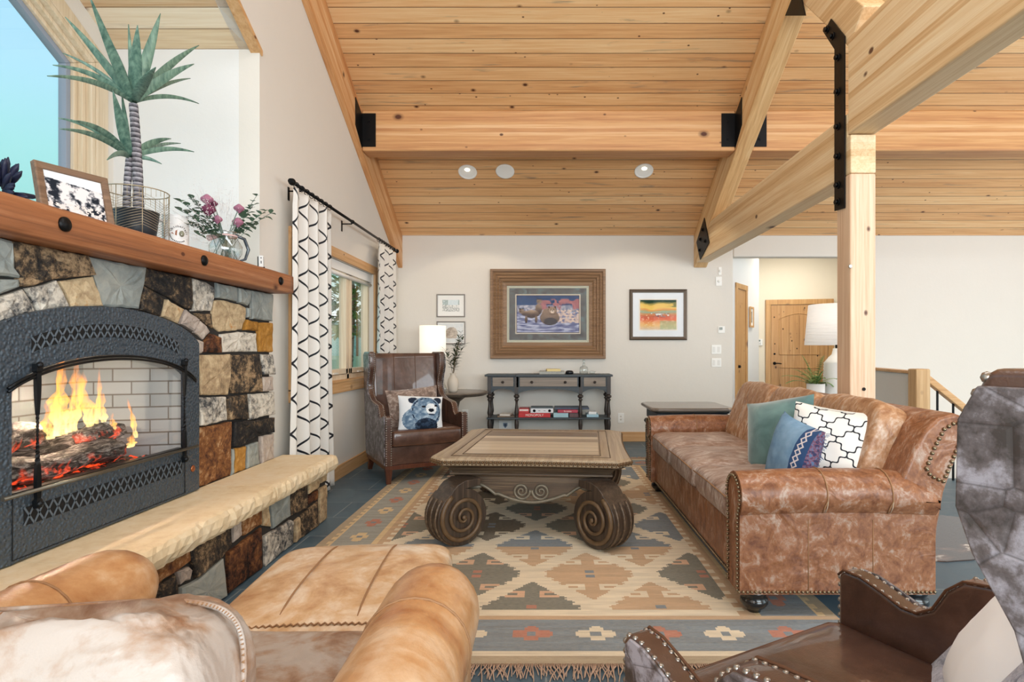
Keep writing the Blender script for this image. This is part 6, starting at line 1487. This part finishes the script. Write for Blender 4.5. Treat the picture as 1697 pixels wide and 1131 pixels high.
# side door in the angled hall wall
La = Vector((2.45, 7.6, 0)); dirL = Vector((.8, 1.14, 0)).normalized(); angL = atan2(dirL.y, dirL.x); tot = Vector((.8, 1.14, 0)).length
Ml = Matrix.Translation(La+dirL*tot*.127) @ Matrix.Rotation(angL, 4, 'Z'); wl = tot*.385
q = MB(); q.box((0, -.022, 0), (.075, 0, 2.11)); q.box((wl-.075, -.022, 0), (wl, 0, 2.11)); q.box((0, -.024, 2.035), (wl, 0, 2.11)); d2 = dstruct(q, 'door_2', DCASE, M=Ml, bevel=.004)
q = MB(); q.box((.08, -.008, .01), (wl-.08, -.001, 2.03)); s2 = q.build('door_slab', DOORM, d2); q = MB(); q.lathe([(.02, 0), (.02, -.03), (.0001, -.04)], (.12, -.008, .97), 12, 'y'); q.build('door_handle', BLACK, s2)
pc = La+dirL*tot*.66; q_l = picture('small wooden-framed picture in the entry hall between the two doors', 0, 0, 0, 0, [(0, 0), (0, .02), (.025, .022), (.03, .012)], TRIMZ, [(WMAT, .02)], lambda u, v: lerp3((200, 190, 170), (120, 110, 96), fbm(u*8, v*12, 2)), .07, rz=angL, loc=(pc.x+.006, pc.y-.004, 1.675), wh=(.19, .30), glass=False, n=16)
# ================================================================== stair railing
NWL = wood('newel_wood', ['#e2c59a', '#c9a272', '#9a7347'], 'z', 'x', knots=2.5, rough=.5)
NP = tag(MB().box((3.36, 5.20, 0), (3.49, 5.33, 1.025)).build('newel_post', NWL, bevel=.012), 'square wooden newel post at the head of the stairs, right of the post', 'newel post')
q = MB(); q.prism([(3.40, 5.33), (3.46, 5.33), (3.86, 7.5), (3.80, 7.5)], 'z', -2.2, .975); struct('wall_stair_half', q, WALLW)
q = MB(); q.prism([(3.375, 5.33), (3.475, 5.33), (3.885, 7.5), (3.785, 7.5)], 'z', .976, 1.005); struct('trim_half_wall_cap', q, TRIMW, bevel=.005)
HR = thing('stair_railing', 'wooden handrail with black iron balusters descending right of the newel post', 'railing', (3.49, 5.26, 0)); q = MB()
d = Vector((1, 0, -.80)); a = Vector((0, 0, .95));
q.prism([(0, .90), (0, .975), (2.2, .975-2.2*.8), (2.2, .90-2.2*.8)], 'y', -.035, .035); q.build('handrail', TRIMX, HR, bevel=.008)
for i in range(14):
    x = .10+.145*i; q = MB(); q.box((x-.007, -.007, .90-.8*x-.88), (x+.007, .007, .905-.8*x)); q.build('baluster', BLACK, HR)
q = MB(); q.prism([(0, -.03), (0, .04), (2.2, .04-2.2*.8), (2.2, -.03-2.2*.8)], 'y', -.03, .03); q.build('shoe_rail', TRIMX, HR, bevel=.004)
q = MB()
for i in range(9): q.box((3.50+.23*i, 5.35, -.184*(i+1)-.2), (3.50+.23*(i+1)+.02, 6.35, -.184*(i+1)))
struct('stairs', q, TRIMX)
# ================================================================== things on the mantel
MT_Z = 1.7095
def onm(px, py, X): p = atX(px, py, X); return p
# photo frame leaning on the mantel
c = [atX(80, 345, -1.98), atX(196, 372, -1.90)]
PFm = wood('photo_frame_wood', ['#9a7c62', '#755a45', '#4c392c'], 'x', 'z', rough=.5)
p0 = Vector((-1.97, 2.24, MT_Z)); p1 = Vector((-1.875, 2.485, MT_Z)); dx_ = (p1-p0); wf = .27; hf = .24
def pcol(u, v):
    n = fbm(u*7, v*6, 12); n2 = fbm(u*20, v*18, 3)
    if v > .84-.10*u: return (226, 232, 236)
    b = n*1.1+.5*(n2-.5)+.15*math.exp(-((u-.35)/.12)**2)
    if v < .30 and n2 > .5: return (222, 214, 210)
    return lerp3((30, 36, 46), (224, 220, 220), (b-.44)*4.2)
FM = thing('photo_frame', 'black and white photo in a wooden frame leaning on the mantel', 'photo frame', (p0+p1)/2+Vector((0, 0, .004)), atan2(dx_.y, dx_.x))
T_ = Matrix.Rotation(R(-14), 4, 'X') @ Matrix.Translation((0, 0, hf/2))
frame_mb(wf, hf, [(0, -.012), (0, .012), (.005, .015), (.027, .012), (.030, .004)]).build('frame', PFm, FM, fix=True, M=T_)
paint(wf-.058, hf-.058, 90, pcol, .006).build('photo', VCM, FM, M=T_)
q = MB(); q.prism([(.016, hf*.8), (.02, hf*.75), (.13, -.02), (.115, -.02)], 'x', -.03, .03); q.build('easel_back', plain('easel_grey', '#7d868c', .6), FM, M=Matrix.Rotation(R(-14), 4, 'X') @ Matrix.Translation((0, 0, .01)))
# yucca in a black pot inside a wire basket
YP = Vector((-2.0, 2.80, MT_Z)); q = MB(); q.lathe([(.001, 0), (.075, 0), (.095, .16), (.088, .16), (.085, .14), (.0001, .135)], n=32); o = q.build('plant_pot', plain('black_pot', '#23282e', .5, bump=.2, bscale=40)); o.location = YP+Vector((0, 0, .0045)); tag(o, 'dark plant pot inside the wire basket on the mantel', 'pot')
WIRE = plain('gold_wire', '#b7a88c', .35, .7); BK = thing('wire_basket', 'gold wire basket around the dark pot of the tall yucca', 'basket', YP)
def bring(z, r_, w=.0018, flat=None): q = MB(); q.tube([(cos(2*pi*j/32)*r_, sin(2*pi*j/32)*r_, z) for j in range(32)], w, 5, closed=True); return q
for z, w, nm in ((.0025, .0025, 'base_ring'), (.262, .0028, 'top_ring')): bring(z, .135, w).build(nm, WIRE, BK)
q = MB()
for j in range(36):
    a = 2*pi*j/36; q.tube([(cos(a)*.135, sin(a)*.135, .20+.02*abs((j % 12)-6)/3), (cos(a)*.135, sin(a)*.135, .262)], .0011, 4)
q.build('upright_wire', WIRE, BK)
q = MB()
for i in range(13):
    pts = []
    for j in range(48):
        ph = (j % 12)/12; pts.append((cos(2*pi*j/48)*.135, sin(2*pi*j/48)*.135, .045+.0125*i+.04*(1-abs(2*ph-1))))
    q.tube(pts, .0010, 4, closed=True)
q.build('chevron_wire', WIRE, BK)
for j in range(8): a = 2*pi*j/8; q = MB(); q.tube([(cos(a)*.135, sin(a)*.135, .003), (cos(a)*.135, sin(a)*.135, .262)], .0018, 5); q.build('rib', WIRE, BK)
k = NT('yucca_trunk'); zz = k.sep(k.obj())[2]; fr_ = k.math('FRACT', k.math('MULTIPLY', zz, 42.0)); n = k.noise(k.obj(), 60, 4)
k.set(col=k.ramp(k.math('ADD', k.math('MULTIPLY', fr_, .5), k.math('MULTIPLY', n, .5)), [(.25, '#2e2c2f'), (.5, '#77737a'), (.75, '#bdb9bd')]), rough=.8); k.bump(fr_, .8, .01); TRK = k.m
k = NT('yucca_leaf'); n = k.noise(k.map(k.obj(), (30, 30, 4)), 2, 4); k.set(col=k.ramp(n, [(.3, '#3c6258'), (.7, '#7d9f8c')]), rough=.45); YLM = k.m
YU = thing('yucca_plant', 'tall yucca with two ringed trunks and long pointed leaves on the mantel', 'plant', YP+Vector((0, 0, .14))); YV = YP+Vector((0, 0, .14))
q = MB(); tp = atX(221, 172, -2.0)-YV; q.tube(bez((.01, .0, 0), (0, .01, tp.z*.5), tp, 26), [.023-.0002*i+.0018*(i % 2) for i in range(27)], 12); q.build('trunk', TRK, YU)
tp2 = atX(215, 262, -2.03)-YV; q = MB(); q.tube(bez((-.035, -.02, 0), (-.035, -.02, tp2.z*.5), tp2, 14), [.016+.0014*(i % 2) for i in range(15)], 10); q.build('trunk', TRK, YU)
def yleaf(base, tip, w, bow=.06, X=-2.0, dX=0):
    b = atX(base[0], base[1], X)-YV; t = atX(tip[0], tip[1], X+dX)-YV; mb = MB(); d = t-b; L = d.length
    c = b+d*.45+Vector((0, 0, bow)); P = bez(b, c, t, 14); rows = []
    view = Vector((1.0, -1.1, -.45)).normalized()
    for i, p in enumerate(P):
        u = i/14; tg = (P[min(i+1, 14)]-P[max(i-1, 0)]).normalized(); s = tg.cross(view).normalized(); n = s.cross(tg)
        ww = 1.15*w*(.42+.58*sin(min(1, u*1.9)*pi/2))*(1-u**2.6)+.0006; rows.append([mb.pt(p-s*ww+n*ww*.25), mb.pt(p-n*.001), mb.pt(p+s*ww+n*ww*.25)])
    for a, b_ in zip(rows, rows[1:]):
        for j in range(2): mb.face((a[j], a[j+1], b_[j+1], b_[j]), True)
    o = mb.build('leaf', YLM, YU); s_ = o.modifiers.new('t', 'SOLIDIFY'); s_.thickness = .002; return o
H1 = (221, 165); H2 = (215, 262)
for tip, w, bow, dX in (((148, -8), .020, -.02, .1), ((108, 28), .017, .03, -.1), ((228, 42), .026, 0, .15), ((266, 22), .024, 0, 0), ((213, 40), .010, .01, -.1), ((330, 75), .017, .06, .0), ((322, 106), .020, .05, .1), ((330, 172), .010, .07, .05), ((316, 130), .010, .05, -.15), ((104, 88), .008, .06, -.2), ((88, 108), .012, .08, -.1), ((79, 126), .012, .07, .1), ((258, 112), .022, .03, .3), ((180, 60), .014, .02, -.3)):
    yleaf((221, 170), tip, w, bow, dX=dX)
for tip, w, bow, dX in (((187, 150), .022, .0, .1), ((202, 155), .012, 0, -.1), ((97, 196), .011, .08, -.1), ((120, 200), .014, .08, .1), ((100, 214), .012, .07, .15), ((322, 252), .012, .06, .1), ((284, 230), .015, .05, 0), ((268, 272), .009, .03, .1), ((300, 238), .010, .05, -.2), ((178, 265), .012, .05, .2)):
    yleaf(H2, tip, w, bow, X=-2.03, dX=dX)
# beer stein
SGX = -1.93; sp = atX(291, 396, SGX); SG = thing('beer_stein', 'white ceramic beer stein with an arched Oktober motto on the mantel', 'stein', (SGX, sp.y, MT_Z))
CRM = plain('stein_white', '#e9e8e6', .35)
q = MB(); q.lathe([(.001, .0), (.062, .0), (.063, .01), (.060, .02), (.060, .165), (.056, .18), (.060, .185), (.055, .185), (.053, .16), (.05, .02)], n=36); q.build('body', CRM, SG)
hd_ = Vector((-.55, -.83, 0)); q = MB(); q.tube([hd_*.055+Vector((0, 0, .15)), hd_*.10+Vector((0, 0, .155)), hd_*.115+Vector((0, 0, .10)), hd_*.10+Vector((0, 0, .05)), hd_*.055+Vector((0, 0, .035))], .010, 10); q.build('handle', CRM, SG)
toc = math.atan2(-sp.y, -SGX)          # direction towards the room
def onstein(a, z, lift=.0008): th = toc+a; return Vector(((.0603+lift)*cos(th), (.0603+lift)*sin(th), z))
INK = plain('stein_ink', '#2a2622', .5); q = MB()
def arc_text(q, body, cr, z0, a0, a1, size):
    for i, chx in enumerate(body):
        an = a0+(a1-a0)*i/(len(body)-1); v, f = text_faces(chx, size, .0002); ids = []
        for x, y, z in v:
            lx_, ly = x, y+cr; gx, gz_2 = lx_*cos(an)-ly*sin(an), lx_*sin(an)+ly*cos(an); ids.append(q.pt(onstein(gx/.0603+.25, z0+gz_2, .0006+z)))
        for ff in f: q.face([ids[k_] for k_ in ff], False)
arc_text(q, 'Oktoberfest', .040, .085, R(62), R(-80), .017); arc_text(q, 'Breckenridge', -.043, .085, R(-62), R(52), .012) if False else None
q.build('lettering', INK, SG)
q = MB()
for i in range(12): a = R(185+i*11); q.ball(onstein(.25+.040*cos(a)/.0603, .085+.040*sin(a)), (.003, .003, .003), 6, 4)
q.build('motto_dots', INK, SG)
q = MB(); tri = [onstein(.25+x/.0603, .088+z) for x, z in ((-.035, 0), (-.008, .018), (-.010, -.012))]; q.face([q.pt(p) for p in tri]); q.build('pennant', plain('stein_brown', '#9a5a38', .5), SG)
q = MB(); q.ball(onstein(.25+.012/.0603, .088), (.012, .012, .016), 8, 6); q.build('motif', plain('stein_motif', '#8a8a74', .5), SG)
# glass pitcher with flowers
GP = atX(374, 424, -1.86); GPV = Vector((-1.86, GP.y, MT_Z)); PI_ = thing('glass_pitcher', 'clear glass pitcher with a dark handle holding the roses on the mantel', 'pitcher', GPV)
q = MB(); q.lathe([(.001, .0), (.058, .0), (.085, .05), (.088, .09), (.06, .14), (.05, .165), (.058, .175)], n=32); q.build('body', CRY, PI_)
q = MB(); e = Vector((.55, .83, 0)); q.tube([e*.055+Vector((0, 0, .165)), e*.11+Vector((0, 0, .15)), e*.135+Vector((0, 0, .09)), e*.115+Vector((0, 0, .03)), e*.08+Vector((0, 0, .015))], [.009, .010, .010, .008, .006], 10); q.build('handle', plain('smoked_glass', '#39424a', .15, coat=.5), PI_)
RIB = plain('pink_ribbon', '#d9b9b5', .7); q = MB(); q.tube([(cos(a)*.057, sin(a)*.057, .150) for a in [2*pi*j/24 for j in range(24)]], .006, 6, closed=True); bw = Vector((-.5, -.75, 0));
q.tube([Vector((.02, -.05, .15)), bw*.09+Vector((.02, 0, .135)), bw*.13+Vector((.02, 0, .12))], [.006, .014, .018], 6); q.build('ribbon', RIB, PI_)
BQ = thing('flower_bouquet', 'pink roses and eucalyptus with misty filler flowers in the glass pitcher', 'flowers', GPV+Vector((0, 0, .15))); BV = GPV+Vector((0, 0, .15))
EUC = plain('eucalyptus_leaf', '#a9bfae', .6, noise=.5, nscale=10); rr = random.Random(17); q = MB(); fl = []
heads = [(343, 331, .038), (345, 348, .044), (360, 364, .032), (396, 346, .036), (394, 369, .038), (354, 338, .026)]
for px, py, r_ in heads:
    t = atX(px, py, -1.84)-BV; q.tube(bez((rr.uniform(-.03, .03), rr.uniform(-.03, .03), -.13), (0, 0, 0), t, 10), .003, 5)
for px, py in ((440, 350), (425, 325), (448, 354), (300, 350), (318, 330), (330, 390), (300, 335), (310, 372), (412, 372), (420, 340), (405, 355)):
    t = atX(px, py, -1.86)-BV; P = bez((rr.uniform(-.04, .04), rr.uniform(-.04, .04), -.13), (t.x*.2, t.y*.2, .04), t, 12); q.tube(P, .0018, 4)
    for j in range(6, 13):
        for s in (-1, 1): fl.append((P[j], Vector((rr.uniform(-.5, .9), s*.8, rr.uniform(-.3, .8)))))
for i in range(14): q.tube([(rr.uniform(-.02, .02), rr.uniform(-.02, .02), .02), (rr.uniform(-.06, .06), rr.uniform(-.06, .06), -.14)], .0018, 4)
q.build('stems', plain('flower_stem', '#6f8378', .6), BQ)
q = MB()
for p, d in fl: leaf(q, p, d, rr.uniform(.035, .055), .034)
q.build('eucalyptus_leaves', EUC, BQ)
ROSE = [plain('rose_mauve', '#b97f9d', .7, noise=.4, nscale=60), plain('rose_pink', '#d9b3c4', .7, noise=.4, nscale=60)]
for i, (px, py, r_) in enumerate(heads):
    c = atX(px, py, -1.84)-BV; mb = MB()
    for ly in range(5):
        for s in range(6):
            a = s*pi/3+ly*.55; rad = r_*(.25+.17*ly); el = R(75-15*ly)
            def pf(u, v):
                aa = a+(u-.5)*1.1; rr_ = rad*(1-.15*v); return c+Vector((cos(aa)*rr_*(.6+.4*sin(pi*v*.8)), sin(aa)*rr_*(.6+.4*sin(pi*v*.8)), (-.5+v)*r_*(1.5-.2*ly)))
            mb.grid(pf, 4, 4)
    mb.build('rose', ROSE[0 if i in (1, 5) else 1], BQ)
q = MB()
for i in range(520):
    px = rr.gauss(350, 26); py = rr.gauss(345, 20);
    if i % 4 == 0: px, py = rr.gauss(322, 10), rr.gauss(375, 14)
    p = atX(px, py, -1.84+rr.uniform(-.07, .07))-BV; q.ball(p, .0024, 5, 3)
    if i % 3 == 0: q.tube([p, p*.8+Vector((0, 0, -.01))], .0006, 3)
o = q.build('misty_filler', plain('filler_white', '#e3dedd', .9), BQ); o['kind'] = 'stuff'
# small eucalyptus tuft behind the stein
rp = atX(452, 440, -1.80); q = MB(); q.box((-.014, -.008, 0), (.014, .008, .075)); RMO = q.build('remote_control', plain('remote_white', '#d9d9d6', .4), bevel=.003); RMO.location = (-1.80, 3.62, MT_Z+.0125); RMO.rotation_euler = (R(-8), 0, R(35)); tag(RMO, 'small white fireplace remote in its black stand at the right end of the mantel', 'remote')
q = MB(); q.box((-.022, .0, -.012), (.022, .022, .004)); q.box((-.018, .009, .0), (.018, .014, .07)); q.build('stand', BLACK, RMO)
for z in (.058, .035, .026): q = MB(); q.ball((0, -.0085, z), (.004, .0015, .004), 8, 4); q.build('button', plain('remote_button', '#3c4048', .5), RMO)
# succulents on the sill
SUC = plain('succulent_backlit', '#6a6f8e', .5, noise=.5, nscale=20); rr = random.Random(2)  # dark violet paints in the silhouette against the window
SC = thing('succulent', 'spiky violet succulent silhouetted at the left end of the mantel', 'plant', (-2.28, 2.40, MT_Z)); q = MB()
q.tube([(0, 0, 0), (0, 0, .12)], .012, 8); q.build('stem', STEM, SC); q = MB()
for i in range(46):
    a = rr.uniform(0, 2*pi); el = rr.uniform(-.5, 1.4); d = Vector((cos(a)*cos(el), sin(a)*cos(el), sin(el))); c = Vector((0, 0, .15))
    q.tube([c+d*.03, c+d*.09, c+d*.125, c+d*.15], [.007, .013, .011, .002], 7)
q.build('leaves', SUC, SC)
q = MB(); q.tube([Vector((-2.16, 2.44, MT_Z))-Vector((-2.16, 2.44, MT_Z)), Vector((0, .06, .05)), Vector((0, .13, .13))], [.022, .020, .002], 8, squash=.4); o = q.build('agave_leaf', SUC); o.location = (-2.16, 2.44, MT_Z+.0225); tag(o, 'single thick pointed leaf silhouetted in violet lying beside the photo frame', 'leaf')
# ================================================================== outside
LEAFG = plain('tree_leaf', '#a9cc86', .7, noise=.5, nscale=3); BARK = plain('bark', '#6f5c48', .9); GRS = plain('meadow', '#dfe8cc', .95, noise=.4, nscale=2)
def tree(label, loc, H, W_, n, seed, conifer=False, name='tree'):
    rr = random.Random(seed); t = thing(name, label, 'tree', loc); q = MB(); q.tube([(0, 0, 0), (.1, .05, H*.5), (0, 0, H*.9)], [.10, .07, .02], 8); q.build('trunk', BARK, t); q = MB()
    for i in range(n):
        u = rr.random(); z = H*(.3+.7*u); r_ = W_*(1-u)*rr.uniform(.3, 1) if conifer else W_*sqrt(rr.random())*sin(pi*min(1, .15+u*.85))
        a = rr.uniform(0, 2*pi); p = Vector((cos(a)*r_, sin(a)*r_, z)); d = Vector((rr.uniform(-1, 1), rr.uniform(-1, 1), rr.uniform(-.5, .5))); leaf(q, p, d, rr.uniform(.14, .26), rr.uniform(.08, .14))
    q.build('crown', LEAFG, t)
tree('leafy green tree outside the left window', (-4.1, 11.8, .3), 4.0, 1.1, 1500, 3)
tree('young green tree further along outside the left window', (-3.2, 13.6, .8), 3.4, .8, 900, 4)
tree('conifer tip beside the alcove window frame', (-11.15, 13.55, -1.2), 7.9, .62, 1200, 5, True, 'conifer')
q = MB(); q.grid(lambda u, v: Vector((-2.6-22*u, -4+30*v, -1.2+2.2*max(0, min(1, (30*v-9)/9))+.3*u)), 20, 30); struct('ground_outside', q, GRS)
k = NT('green_mesh'); br = k.n('ShaderNodeTexBrick'); ob_ = k.sep(k.obj()); k.plug(br.inputs['Vector'], k.comb(ob_[0], ob_[2], 0.0)); br.inputs['Scale'].default_value = 6; br.inputs['Color1'].default_value = lin('#a8d8cc'); br.inputs['Color2'].default_value = lin('#b5e0d4'); br.inputs['Mortar'].default_value = lin('#e6f4ee'); k.set(col=br.outputs['Color'], rough=.8); MESH = k.m
q = MB(); q.box((-12, 15.2, .6), (-2.8, 15.22, 1.95)); FC = tag(q.build('mesh_fence', MESH), 'pale green mesh fence outside the left window', 'fence')
for x in range(-11, -2, 2): q = MB(); q.tube([(x, 15.18, .6), (x, 15.18, 2.0)], .03, 8); q.build('fence_post', BARK, FC)
